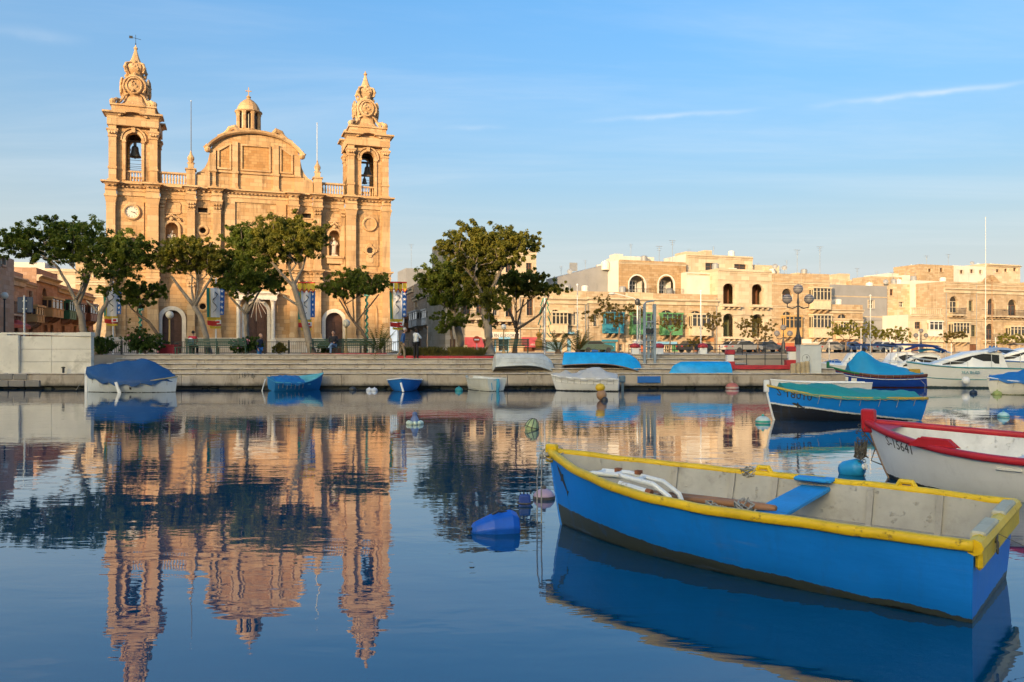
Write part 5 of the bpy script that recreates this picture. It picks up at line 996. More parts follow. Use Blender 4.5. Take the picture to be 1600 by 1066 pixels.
# railing in front of the church: posts and bars
rl = thing('church_railing', 'low dark iron railing running before the church', 'railing', (-27.5, 50.2, 1.75)); mb = MB()
mb.box(0, 21, -.02, .02, .78, .82); mb.box(0, 21, -.02, .02, .1, .13); mb.build('rail', IRON, rl)
pm = MB().box(-.04, .04, -.04, .04, 0, .9).build('post', IRON, rl); bm_ = None
for k in range(1, 15): o = link('post', pm.data, rl); o.location = (k*1.5, 0, 0)
mb = MB()
for k in range(168): mb.box(k*.125+.05, k*.125+.07, -.01, .01, .13, .78)
mb.build('baluster_bars', IRON, rl, kind='stuff')
# red planter, ground strips
pl_ = thing('red_planter', 'square red painted planter box under a globe lamp', 'planter', ((265-CX)/F*49.4, 49.4, 1.75)); soft(MB().box(-.42, .42, -.42, .42, 0, .55).build('box', REDP, pl_), .02); MB().box(-.48, .48, -.48, .48, .551, .62).build('rim', REDP, pl_)
kr = thing('bench_kerb', 'low red brick kerb below the bench with the seated man', 'kerb', ((470-CX)/F*46.6, 46.6, 1.75))
for k in range(5): MB().box(k*1.0+.005, k*1.0+.995, 0, .25, .003, .1).build('kerb_stone', paint('faded_brick_kerb', (.3, .11, .07), .8, .25, 2) if k < 2 else REDP, kr)
# banner poles in front of the church
BWH = paint('banner_white', (.78, .75, .72), .8, .06, 1); BBL = paint('banner_blue', (.03, .13, .42), .8, .1, 1); BGR = paint('banner_green', (.03, .25, .17), .8, .1, 1); BYE = paint('banner_yellow', (.6, .42, .04), .8, .1, 1); BRE = paint('banner_red', (.5, .03, .025), .8, .1, 1)
def banner(label, x, y0, y1, D, cap=True, sw=0.0):
    b = thing('festa_banner', label, 'banner', ((x-CX)/F*D, D, 1.75), CHF.a*.6, 'festa banners on white poles'); s = D/F; zt = P(x, y0, D).z-1.75; zl = P(x, y1, D).z-1.75; W = 27*s; hh = zt-zl
    MB().tube([(0, .08, 0), (0, .08, zt+.7)], .05, 8).build('pole', WHITE, b)
    fold = lambda u, z: (u*W*.5*(1-.1*(1-(z-zl)/hh)), -.02+.1*math.sin(u*7+z*.8+sw)+.03*math.sin(z*3+u*4), z)
    def pan(u0, u1, z0, z1, m, name, dip=0.0, nx=4, nz=8):
        rows = [[fold(u0+(u1-u0)*i/nx, z0-(dip*hh*(math.sin(math.pi*(u0+(u1-u0)*i/nx+1)/2)))+(z1-z0)*j/nz) for i in range(nx+1)] for j in range(nz+1)]
        return MB().loft(rows, False).build(name, m, b, smooth=True)
    z3 = zl+hh*.26
    pan(-1, -.72, z3, zt, BGR, 'green_strip', .0, 2); pan(-.72, -.6, z3, zt, BYE, 'yellow_strip', 0, 1); pan(-.6, .48, z3, zt, BWH, 'white_field'); bl = pan(.48, 1, z3+hh*.06, zt, BBL, 'blue_strip', 0, 2)
    pan(-1, .6, z3-hh*.08, z3, BYE, 'yellow_band', .0, 5, 2); pan(-1, .62, z3-hh*.2, z3-hh*.08, BRE, 'red_band', .02, 5, 2); pan(-.7, .6, z3-hh*.26, z3-hh*.2, BYE, 'yellow_hem', .03, 5, 2)
    for k in range(5):
        z = zt-hh*(.08+.135*k); c = fold(.74, z); poly = [(math.cos(R(90+36*i))*(.13 if i % 2 == 0 else .055), math.sin(R(90+36*i))*(.13 if i % 2 == 0 else .055)) for i in range(10)]
        MB().add([(c[0]+p, c[1]-.03, c[2]+q) for p, q in poly], [tuple(range(10))]).build('star', BWH, bl)
    mb = MB(); rr = random.Random(int(x)); p = Vector(fold(-.1, zt-hh*.15)); pts = []
    for k in range(9): pts.append((fold(-.05+.28*math.sin(k*1.3), zt-hh*(.1+.065*k))[0], fold(-.05, zt-hh*(.1+.065*k))[1]-.05, zt-hh*(.1+.065*k)))
    mb.tube(pts, [.02, .045, .02, .04, .018, .03, .015, .022, .01], 5); mb.build('painted_figure', IRON, b)
    c = fold(.3, z3-hh*.12); mb = MB(); mb.box(c[0]-.2, c[0]+.2, c[1]-.05, c[1]-.03, c[2]-.14, c[2]+.14); em = mb.build('emblem', BWH, b); MB().box(c[0]-.1, c[0]+.1, c[1]-.07, c[1]-.052, c[2]-.07, c[2]+.07).build('emblem_centre', BRE, em)
    if cap:
        for k in range(4):
            u = -1+.25+.5*k; p = fold(u, zt); mb = MB(); w_ = W*.115; mb.add([(p[0]-w_, p[1]-.06, zt+.55), (p[0]+w_, p[1]-.06, zt+.55), (p[0]+w_, p[1]-.06, zt+.15), (p[0], p[1]-.06, zt-.12), (p[0]-w_, p[1]-.06, zt+.15)], [(0, 1, 2, 3, 4)]); o = mb.build('pelmet_tab', BYE, b)
            MB().tube([(p[0]-w_, p[1]-.08, zt+.15), (p[0], p[1]-.08, zt-.1), (p[0]+w_, p[1]-.08, zt+.15)], .04, 4).build('pelmet_trim', BRE, o)
        MB().box(-W*.5, W*.5, -.1, .05, zt+.552, zt+.64).build('pelmet_rail', BRE, b)
banner('striped festa banner hanging near the pale wall at left', 176, 455, 508, 56, False, 1); banner('striped festa banner between the left door and the dark tree', 337, 450, 512, 55, False, 2.4); banner('festa banner half hidden by the leaning tree trunk', 479, 455, 515, 57, True, .5); banner('festa banner at the right corner of the church over the walkers', 622, 455, 514, 55, True, 3)
def garpole(label, x, y0, D, c):
    b = thing('garland_pole', label, 'decorated pole', ((x-CX)/F*D, D, 1.75), 0, 'garlanded poles'); z = P(x, y0, D).z-1.75; MB().tube([(0, 0, 0), (0, 0, z)], .05, 8).build('pole', c, b); return b, z
gp = paint('pale_green_pole', (.22, .5, .3), .6, .2, 4)
for lab, x, y0 in (('pale green garlanded pole before the right church tower', 573, 456), ('slim green garlanded pole before the left church tower', 219, 478)):
    b, z = garpole(lab, x, y0, 54, gp); MB().tube([(.09*math.cos(q*.9), .09*math.sin(q*.9), z*.05+z*.93*q/60) for q in range(61)], .05, 5).build('garland', BGR, b); MB().taper(-.18, .18, -.18, .18, z-.3, z+.2, -.15, -.15).build('pole_head', gp, b)
b, z = garpole('white mast carrying a wire outline of a Christmas tree', 851, 466, 60, WHITE); q = lambda x, y: P(x, y, 60)-b.location
for sgn in (-1, 1): MB().tube([q(851+sgn*k, y) for k, y in ((2, 466), (6, 478), (4, 480), (9, 492), (5, 494), (10, 507), (6, 509), (9, 521), (13, 524), (9, 527), (3, 520))], .045, 5).build('wire_outline', BGR, b)
MB().lathe([(.2, .4), (.28, .6), (.28, 1.0), (.12, 1.2), (.22, 1.5), (0, 1.7)], (q(842, 0).x, 0, 0), 8).build('orange_hydrant', paint('orange_paint', (.6, .28, .04), .5), b)
for lab, x, y0, y1, D, m in (('plain white flagpole in front of the cream closed balcony house', 902, 445, 553, 52, WHITE), ('plain white flagpole at the right end of the sandstone row', 1095, 455, 553, 52, WHITE), ('very tall pale mast above the far right rooftops', 1540, 340, 553, 90, STEEL), ('thin leaning boat mast by the small white house', 1360, 462, 570, 50, STEEL), ('slim dark mast before the brown corner house', 1550, 438, 560, 52, paint('teak_mast', (.3, .17, .08), .5)), ('plain sandy pole beside the shaded side street', 668, 511, 553, 55, paint('sandy_pole', (.5, .36, .24), .7)), ('thin white post before the right church door railing', 1000, 480, 553, 50, STEEL)):
    D0 = D; b = thing('mast', lab if '1000' not in str(x) else 'thin pale post beside the blue grey hoist', 'mast', ((x-CX)/F*D, D, 1.75 if D > 45 else 0), 0); MB().tube([(0, 0, -1.5 if x == 1360 else 0), (0, 0, P(x, y0, D).z-1.75)], [.045, .025], 8).build('pole', m, b); MB().sphere((0, 0, P(x, y0, D).z-1.75), .07, 6, 4).build('truck', m, b)
# red and white fence on the quay, utility box
fe = thing('quay_fence', 'red and white masonry fence with iron rails on the right end of the quay', 'fence', (11.55, 43.15, 1.0))
def fpier(parent, x, w_, z1): 
    p = soft(MB().box(x-w_, x+w_, -.16, .16, .003, z1).build('pier', WHITE, parent), .02); soft(MB().box(x-w_-.05, x+w_+.05, -.21, .21, z1+.002, z1+.26).build('pier_cap', REDP, p), .04)
fpier(fe, .2, .19, .78); fpier(fe, 3.75, .42, .95)
MB().box(.0, 4.2, -.2, .2, 0, .22).build('red_base', REDP, fe); MB().box(.02, .42, -.205, .205, .221, .42).build('red_base', REDP, fe); MB().box(3.2, 4.19, -.205, .205, .221, .5).build('red_base', REDP, fe)
mb = MB()
for z in (.55, .85): mb.tube([(.4, 0, z), (3.35, 0, z)], .025, 6)
for x in (1.1, 2.1, 3.0): mb.tube([(x, 0, .22), (x, 0, .85)], .022, 6)
mb.build('iron_rail', IRON, fe)
for i, (x, lab) in enumerate(((1030, 'short red capped white bollard by the blue grey hoist'), (1098, 'short red capped white bollard above the upturned boat at the fence'), (992, 'small red capped white bollard behind the big blue upturned boat'))):
    b = thing('bollard', lab, 'bollard', ((x-CX)/F*48, 48, 1.75), 0, 'red and white bollards'); soft(MB().box(-.22, .22, -.22, .22, 0, .42).build('post', WHITE, b), .03); soft(MB().lathe([(.3, .421), (.32, .5), (.3, .6), (.15, .68), (0, .7)], (0, 0, 0), 10).build('cap', REDP, b), .02)
rl2 = thing('iron_railing', 'thin black iron railing between the bollards behind the upturned boats', 'railing', (7, 47.9, 1.75)); mb = MB()
for z in (.3, .62): mb.tube([(0, 0, z), (8.2, 0, z)], .022, 5)
for k in range(7): mb.tube([(k*1.36, 0, 0), (k*1.36, 0, .64)], .022, 5)
mb.build('rail', IRON, rl2)
ub = thing('utility_box', 'tall white metal service box on the quay end', 'service box', ((1267-CX)/F*42.3, 42.3, .77)); bx = paint('box_white', (.58, .6, .58), .6, .06, 2, .25, (.35, .34, .3))
soft(MB().box(-.56, .56, -.0, .7, 0, 1.5).build('cabinet', bx, ub), .015); MB().box(-.5, -.02, -.015, -.002, .12, 1.4).box(.02, .5, -.015, -.002, .12, 1.4).build('cabinet_door', bx, ub); MB().box(-.58, .58, -.03, .72, 1.502, 1.54).build('cabinet_lid', bx, ub)
lettering('9', .22, IRON, ub, facing((-.22, -.018, .78)))
MB().loft([[(-.26+r*math.cos(j*.52), -.018, .8+r*1.1*math.sin(j*.52)) for j in range(13)] for r in (.2, .215)], False).build('stencil_ring', IRON, ub)
sp2 = thing('stump_post', 'worn tan timber stumps leaning at the foot of the white service box', 'stump', ((1252-CX)/F*42, 42, .77)); TB = paint('worn_timber', (.42, .33, .2), .85, .25, 4, .3)
for k in range(4): MB().lathe([(.15, 0), (.16, .2), (.14, .52+.04*k), (.08, .56+.04*k), (0, .56+.04*k)], (-.42+.25*k, .03*k, 0), 9).build('stump', TB, sp2)
gr = thing('blue_board', 'blue painted rectangle panel hung on the quay face', 'panel', ((1014-CX)/F*41.66, 41.66, .3)); soft(MB().box(-.6, .6, -.03, .03, .02, .36).build('board', paint('board_blue', (.015, .13, .42), .6, .12, 3, .2), gr), .01)
lettering('J 15 7 dy', .3, IRON, quay, Matrix.Translation(P(386, 590, 41.66)) @ Matrix.Rotation(R(90), 4, 'X'), 'graffiti', .8)
# ---------------------------------------------------------------- parked cars on the road
def car(label, x, D, colr, rz, zb=1.755):
    m = paint('car_'+str(colr), colr, .3, .03, 1, spec=.6); b = thing('parked_car', label, 'car', ((x-CX)/F*D, D, zb), rz, 'cars parked on the waterfront road')
    prof = [(-2.0, .35), (-2.02, .75), (-1.85, .92), (-1.55, .96), (-1.15, 1.38), (.35, 1.4), (1.0, .98), (1.8, .85), (2.02, .65), (2.02, .35)]
    mb = MB(); rings = []
    for y, k in ((-.82, .9), (-.78, 1), (.78, 1), (.82, .9)): rings.append([(px_, y*(1 if z < 1 else .84), .35+(z-.35)*(1 if k == 1 else .95)) for px_, z in prof])
    mb.loft(rings, True, True); soft(mb.build('body', m, b), .04, 2)
    for sy in (-1, 1): MB().prism([(-1.4, .98), (-1.1, 1.3), (.3, 1.32), (.82, .99)], sy*.795-.004, sy*.795+.004).build('side_window', glassmat(), b)
    MB().add([(.4, -.6, 1.375), (.4, .6, 1.375), (.96, .68, 1.02), (.96, -.68, 1.02)], [(0, 1, 2, 3)]).build('windscreen', glassmat(), b); MB().add([(-1.2, -.6, 1.36), (-1.2, .6, 1.36), (-1.56, .68, .99), (-1.56, -.68, .99)], [(0, 1, 2, 3)]).build('rear_window', glassmat(), b)
    for sx in (-1.25, 1.3):
        for sy in (-1, 1): w_ = MB().lathe([(.18, -.1), (.31, -.1), (.33, 0), (.31, .1), (.18, .1)], (0, 0, 0), 14).build('wheel', IRON, b); w_.location = (sx, sy*.78, .33); w_.rotation_euler = (R(90), 0, 0); MB().lathe([(.17, -.07), (.17, .07)], (0, 0, 0), 10).build('rim', STEEL, w_)
    for sy in (-1, 1): MB().box(1.99, 2.03, sy*.6-.16, sy*.6+.16, .62, .74).build('headlight', WHITE, b); MB().box(-2.04, -1.99, sy*.6-.14, sy*.6+.14, .68, .82).build('tail_light', REDP, b)
AR = RWF.a
for x, v, c, lab, fl in ((1150, -3.6, (.5, .5, .5), 'silver car parked before the left arched doors of the cream house', 0), (1163, -9, (.2, .21, .22), 'mid grey car behind the red and white fence', 0), (1200, -4, (.08, .085, .1), 'dark grey car parked before the right arched door of the cream house', 0), (1085, -8, (.03, .03, .035), 'black car glimpsed behind the bollards', 0), (1300, -6, (.25, .23, .2), 'brown grey car behind the moored boat gear', 0), (1385, -7, (.3, .32, .35), 'grey car parked before the yellow trees', 0), (1330, -4.5, (.04, .08, .2), 'dark blue car by the low corniced house', 0), (930, -4, (.06, .09, .07), 'dark green car roof showing behind the big upturned boat', 0)):
    p = RWF.world(RWF.U(x, v), v, 0); k = (x-CX)/F; car(lab, x, p.y, c, AR+fl)
# ---------------------------------------------------------------- people
SKIN = paint('skin', (.45, .26, .18), .6, .05, 3); SKIND = paint('dark_skin', (.06, .035, .025), .6, .05, 3); HAIRG = paint('grey_hair', (.4, .38, .36), .8); HAIRD = paint('dark_hair', (.02, .015, .012), .7)
def skinmesh(name, pts, edges, mat, parent, sub=1):
    me = bpy.data.meshes.new(name); me.from_pydata([p[0] for p in pts], edges, []); o = link(name, me, parent); me.materials.append(mat)
    sk = o.modifiers.new('skin', 'SKIN'); sk.use_smooth_shade = True
    for i, p in enumerate(pts): r_ = p[1]; me.skin_vertices[0].data[i].radius = r_ if isinstance(r_, tuple) else (r_, r_); me.skin_vertices[0].data[i].use_root = (i == 0)
    su = o.modifiers.new('smooth', 'SUBSURF'); su.levels = sub; su.render_levels = sub; return o
def person(label, loc, rz, J, top, legs, hair, skin=SKIN, shoe=IRON, coat=True):
    b = thing('person', label, 'person', loc, rz); V = lambda k: Vector(J[k])
    names = ['pelvis', 'waist', 'chest', 'neck', 'head0', 'shl', 'ell', 'wrl', 'shr', 'elr', 'wrr', 'hil', 'knl', 'anl', 'tol', 'hir', 'knr', 'anr', 'tor']
    rad = dict(pelvis=.13, waist=.12, chest=.15, neck=.055, head0=.06, shl=.062, ell=.045, wrl=.03, shr=.062, elr=.045, wrr=.03, hil=.085, knl=.06, anl=.038, tol=.035, hir=.085, knr=.06, anr=.038, tor=.035)
    ed = [('pelvis', 'waist'), ('waist', 'chest'), ('chest', 'neck'), ('neck', 'head0'), ('chest', 'shl'), ('shl', 'ell'), ('ell', 'wrl'), ('chest', 'shr'), ('shr', 'elr'), ('elr', 'wrr'), ('pelvis', 'hil'), ('hil', 'knl'), ('knl', 'anl'), ('anl', 'tol'), ('pelvis', 'hir'), ('hir', 'knr'), ('knr', 'anr'), ('anr', 'tor')]
    ix = {n: i for i, n in enumerate(names)}
    skinmesh('body', [(V(n), rad[n]*.92) for n in names], [(ix[a], ix[c]) for a, c in ed], skin, b)
    hd = V('head0')+Vector((0, -.01, .1)); h = MB().sphere(hd, .105, 12, 10, (.82, .98, 1.2)); h.sphere(hd+Vector((0, -.105, -.01)), .02, 6, 5, (.8, 1, 1.4)); h.sphere(hd+Vector((-.088, .01, -.01)), .028, 6, 5, (.4, .8, 1.2)); h.sphere(hd+Vector((.088, .01, -.01)), .028, 6, 5, (.4, .8, 1.2)); h.sphere(hd+Vector((0, -.085, -.085)), .04, 8, 6, (1, .7, .7)); head = h.build('head', skin, b, smooth=True)
    for s in (-1, 1): MB().sphere(hd+Vector((s*.034, -.095, .012)), .012, 6, 4).build('eye', IRON, head)
    MB().box(hd.x-.025, hd.x+.025, hd.y-.106, hd.y-.09, hd.z-.062, hd.z-.054).build('mouth', BRE, head)
    hr = MB(); hr.sphere(hd+Vector((0, .022, .035)), .108, 12, 8, (.86, .95, 1.0)); hr.build('hair', hair, b, smooth=True)
    for s, w_, e_ in ((-1, 'wrl', 'ell'), (1, 'wrr', 'elr')):        # hands: palm and five separate fingers
        d = (V(w_)-V(e_)).normalized(); sd_ = d.cross(Vector((0, 1, .2))).normalized(); pn = d.cross(sd_); c = V(w_)+d*.05
        hm = MB(); hm.tube([V(w_), c, c+d*.04], [.026, .038, .034], 8)
        for k, L in enumerate((.065, .078, .072, .055)): q = c+d*.035+sd_*(k-1.5)*.02; hm.tube([q, q+d*L*.55, q+d*L*.85+pn*L*.25, q+d*L*.95+pn*L*.5], [.0095, .009, .008, .006], 5)
        q = c+sd_*-.03; hm.tube([q, q-sd_*.03+d*.02, q-sd_*.035+d*.05+pn*.01], [.011, .01, .007], 5); hm.build('hand', skin, b, smooth=True)
    tn_ = ['waist', 'chest', 'shl', 'ell', 'wrl2', 'shr', 'elr', 'wrr2', 'hem', 'col']; T = {n: V(n) for n in names}; T['wrl2'] = V('ell').lerp(V('wrl'), .93); T['wrr2'] = V('elr').lerp(V('wrr'), .93); T['hem'] = V('pelvis')+Vector((0, 0, -.03)); T['col'] = V('chest').lerp(V('neck'), .75)
    tr_ = dict(waist=(.165, .135), chest=(.19, .15), shl=.085, ell=.066, wrl2=.05, shr=.085, elr=.066, wrr2=.05, hem=(.175, .145), col=.075); ti = {n: i for i, n in enumerate(tn_)}
    skinmesh('jacket', [(T[n], tr_[n]) for n in tn_], [(ti[a], ti[c]) for a, c in (('waist', 'chest'), ('waist', 'hem'), ('chest', 'shl'), ('shl', 'ell'), ('ell', 'wrl2'), ('chest', 'shr'), ('shr', 'elr'), ('elr', 'wrr2'), ('chest', 'col'))], top, b)
    ln = ['pelvis', 'hil', 'knl', 'anl', 'hir', 'knr', 'anr']; lr = dict(pelvis=(.16, .13), hil=.105, knl=.078, anl=.062, hir=.105, knr=.078, anr=.062); li = {n: i for i, n in enumerate(ln)}
    skinmesh('trousers', [(V(n), lr[n]) for n in ln], [(li[a], li[c]) for a, c in (('pelvis', 'hil'), ('hil', 'knl'), ('knl', 'anl'), ('pelvis', 'hir'), ('hir', 'knr'), ('knr', 'anr'))], legs, b)
    for a, t_ in (('anl', 'tol'), ('anr', 'tor')): d = V(t_)-V(a); d.z = 0; d = d.normalized() if d.length > 0 else Vector((0, -1, 0)); f0 = Vector((V(a).x, V(a).y, V(t_).z)); MB().tube([f0-d*.07, f0, f0+d*.1, f0+d*.19], [.04, .048, .045, .03], 8).build('shoe', shoe, b, smooth=True)
    return b
def stand(lean=0.0, st=.1, hands='down', turn=0):
    J = dict(pelvis=(0, 0, .93), waist=(0, -lean*.3, 1.08), chest=(0, -lean*.8, 1.32), neck=(0, -lean*1.2, 1.5), head0=(0, -lean*1.7, 1.58), shl=(-.19, -lean*.9, 1.42), shr=(.19, -lean*.9, 1.42), hil=(-.09, 0, .9), hir=(.09, 0, .9), knl=(-.1, -st, .5), knr=(.1, st*.6, .5), anl=(-.1, -st*1.1, .09), anr=(.1, st*1.9, .11), tol=(-.1, -st*1.1-.14, .035), tor=(.1, st*1.9-.13, .04))
    if hands == 'down': J.update(ell=(-.25, -lean*.3+.03, 1.14), wrl=(-.24, -.1, .9), elr=(.25, -lean*.3+.03, 1.14), wrr=(.24, -.05, .9))
    else: J.update(ell=(-.24, -.18, 1.2), wrl=(.0, -.26, 1.3), elr=(.22, -.2, 1.28), wrr=(.08, -.2, 1.52))
    return J
def sit(cross=False):
    J = dict(pelvis=(0, 0, .54), waist=(0, .03, .7), chest=(0, 0, .94), neck=(0, -.04, 1.12), head0=(0, -.07, 1.2), shl=(-.19, 0, 1.05), shr=(.19, 0, 1.05), ell=(-.26, -.08, .8), wrl=(-.1, -.28, .7), elr=(.26, -.08, .8), wrr=(.1, -.28, .72), hil=(-.09, -.03, .53), hir=(.09, -.03, .53), knl=(-.11, -.45, .53), anl=(-.1, -.45, .09), tol=(-.1, -.6, .035), knr=(.11, -.45, .55), anr=(.1, -.42, .09), tor=(.1, -.57, .035))
    if cross: J.update(knr=(-.04, -.47, .66), anr=(-.22, -.5, .38), tor=(-.27, -.62, .36))
    return J
person('grey haired man in a blue jacket and khaki trousers walking on the steps', ((628-CX)/F*45.35, 45.35, 1.5), R(100), stand(.1, .13), paint('blue_jacket', (.03, .09, .24), .8), paint('khaki_cloth', (.26, .2, .13), .8), HAIRG)
person('man in a white jacket and black trousers with hands at his face', ((650-CX)/F*45.2, 45.2, 1.5), R(130), stand(0, .03, 'up'), paint('white_jacket', (.62, .64, .66), .8), paint('black_cloth', (.012, .012, .014), .8), HAIRD, SKIND)
person('man in a dark coat and jeans sitting cross legged on the bench', ((521-CX)/F*47.15, 47.15, 1.75), R(5), sit(True), paint('black_coat', (.015, .015, .022), .8), paint('pale_jeans', (.2, .3, .45), .8), HAIRD)
pr_ = person('person in a red jacket sitting with a blue and white backpack', ((301-CX)/F*47.4, 47.4, 1.75), math.pi, sit(), paint('red_jacket', (.45, .02, .04), .8), paint('dark_cloth', (.02, .02, .025), .8), HAIRD)
bp = thing('backpack', 'small blue and white backpack on the back of the person in red', 'backpack', ((301-CX)/F*47.4, 47.18, 2.55)); soft(MB().taper(-.16, .16, -.14, .02, -.22, .12, .0, .0).build('bag', paint('backpack_blue', (.1, .25, .5), .7), bp), .05, 2); MB().sphere((0, -.1, .1), .15, 10, 6, (1, .5, .7)).build('top_pocket', WHITE, bp); MB().box(-.1, .1, -.17, -.142, -.14, -.02).build('front_pocket', WHITE, bp)
person('bald man in a dark jacket and blue jeans standing beside the flowering bush', ((405-CX)/F*47.6, 47.6, 1.2), R(70), stand(.06, .03), paint('navy_jacket', (.018, .025, .05), .8), paint('blue_jeans', (.04, .17, .42), .8), SKIN)
# ---------------------------------------------------------------- boats
def bands(name, top, lines, rough=.35, dirt=.25, var=.1, grime=True):                  # lines: (z, slope, colour below), from high to low
    t = NT(name); x, y, z = t.xyz(); n = t.noise(1.4, 6, .6); f = t.noise(14, 4, .6)
    c = t.mix(t.ramp(n, .3, .7), sc(top, 1-var), sc(top, 1+var))
    c = t.mix(t.math('MULTIPLY', t.ramp(t.noise(3, 7, .7, sc=(1, 1, .35)), .55, .78), dirt), c, tuple(a*.45+.03 for a in top))
    for z0, sl_, cc in lines:
        zz = t.math('ADD', t.math('MULTIPLY_ADD', x, -sl_, z), t.math('MULTIPLY', t.math('SUBTRACT', t.math('ADD', n, t.math('MULTIPLY', f, .5)), .75), .09)); k = t.math('LESS_THAN', zz, z0); c = t.mix(k, c, cc)
    dr = t.math('MULTIPLY', t.ramp(t.noise(1.0, 5, .65, sc=(7, 7, .6)), .56, .72), dirt*.9); c = t.mix(dr, c, tuple(a*.55+.012 for a in top))
    sf = t.math('MULTIPLY', t.ramp(t.noise(1.0, 6, .7, sc=(1.1, 1.1, 11)), .6, .7), dirt*.8); c = t.mix(sf, c, tuple(a*.6+.11 for a in top))
    sp = t.math('GREATER_THAN', t.noise(5.5, 6, .75), .73); c = t.mix(t.math('MULTIPLY', sp, dirt*1.2), c, tuple(a*.5 for a in top))
    t.bump(t.math('ADD', f, t.math('MULTIPLY', t.noise(2.0, 5, .6, sc=(.6, .6, 3)), 5)), .0016); m = t.done(c, t.math('MULTIPLY_ADD', n, .3, rough-.1)); t.p.inputs['Specular IOR Level'].default_value = .35; return m
def worn(name, c, chip=(.35, .33, .28), amt=.35, rough=.45):
    t = NT(name); n = t.noise(2.2, 6, .65); f = t.noise(9, 7, .72); k = t.math('MULTIPLY', t.ramp(f, .60, .66), amt)
    cc = t.mix(t.ramp(n, .3, .7), sc(c, .78), sc(c, 1.15)); cc = t.mix(k, cc, chip); cc = t.mix(t.math('MULTIPLY', t.ramp(t.noise(4, 5, .7), .55, .8), .5), cc, tuple(a*.35 for a in c))
    t.bump(t.math('ADD', t.math('MULTIPLY', k, -1), t.math('MULTIPLY', n, 1.5)), .006); m = t.done(cc, t.math('MULTIPLY_ADD', f, .25, rough-.1)); t.p.inputs['Specular IOR Level'].default_value = .35; return m
ROPE = paint('grey_rope', (.3, .29, .26), .9, .25, 30)
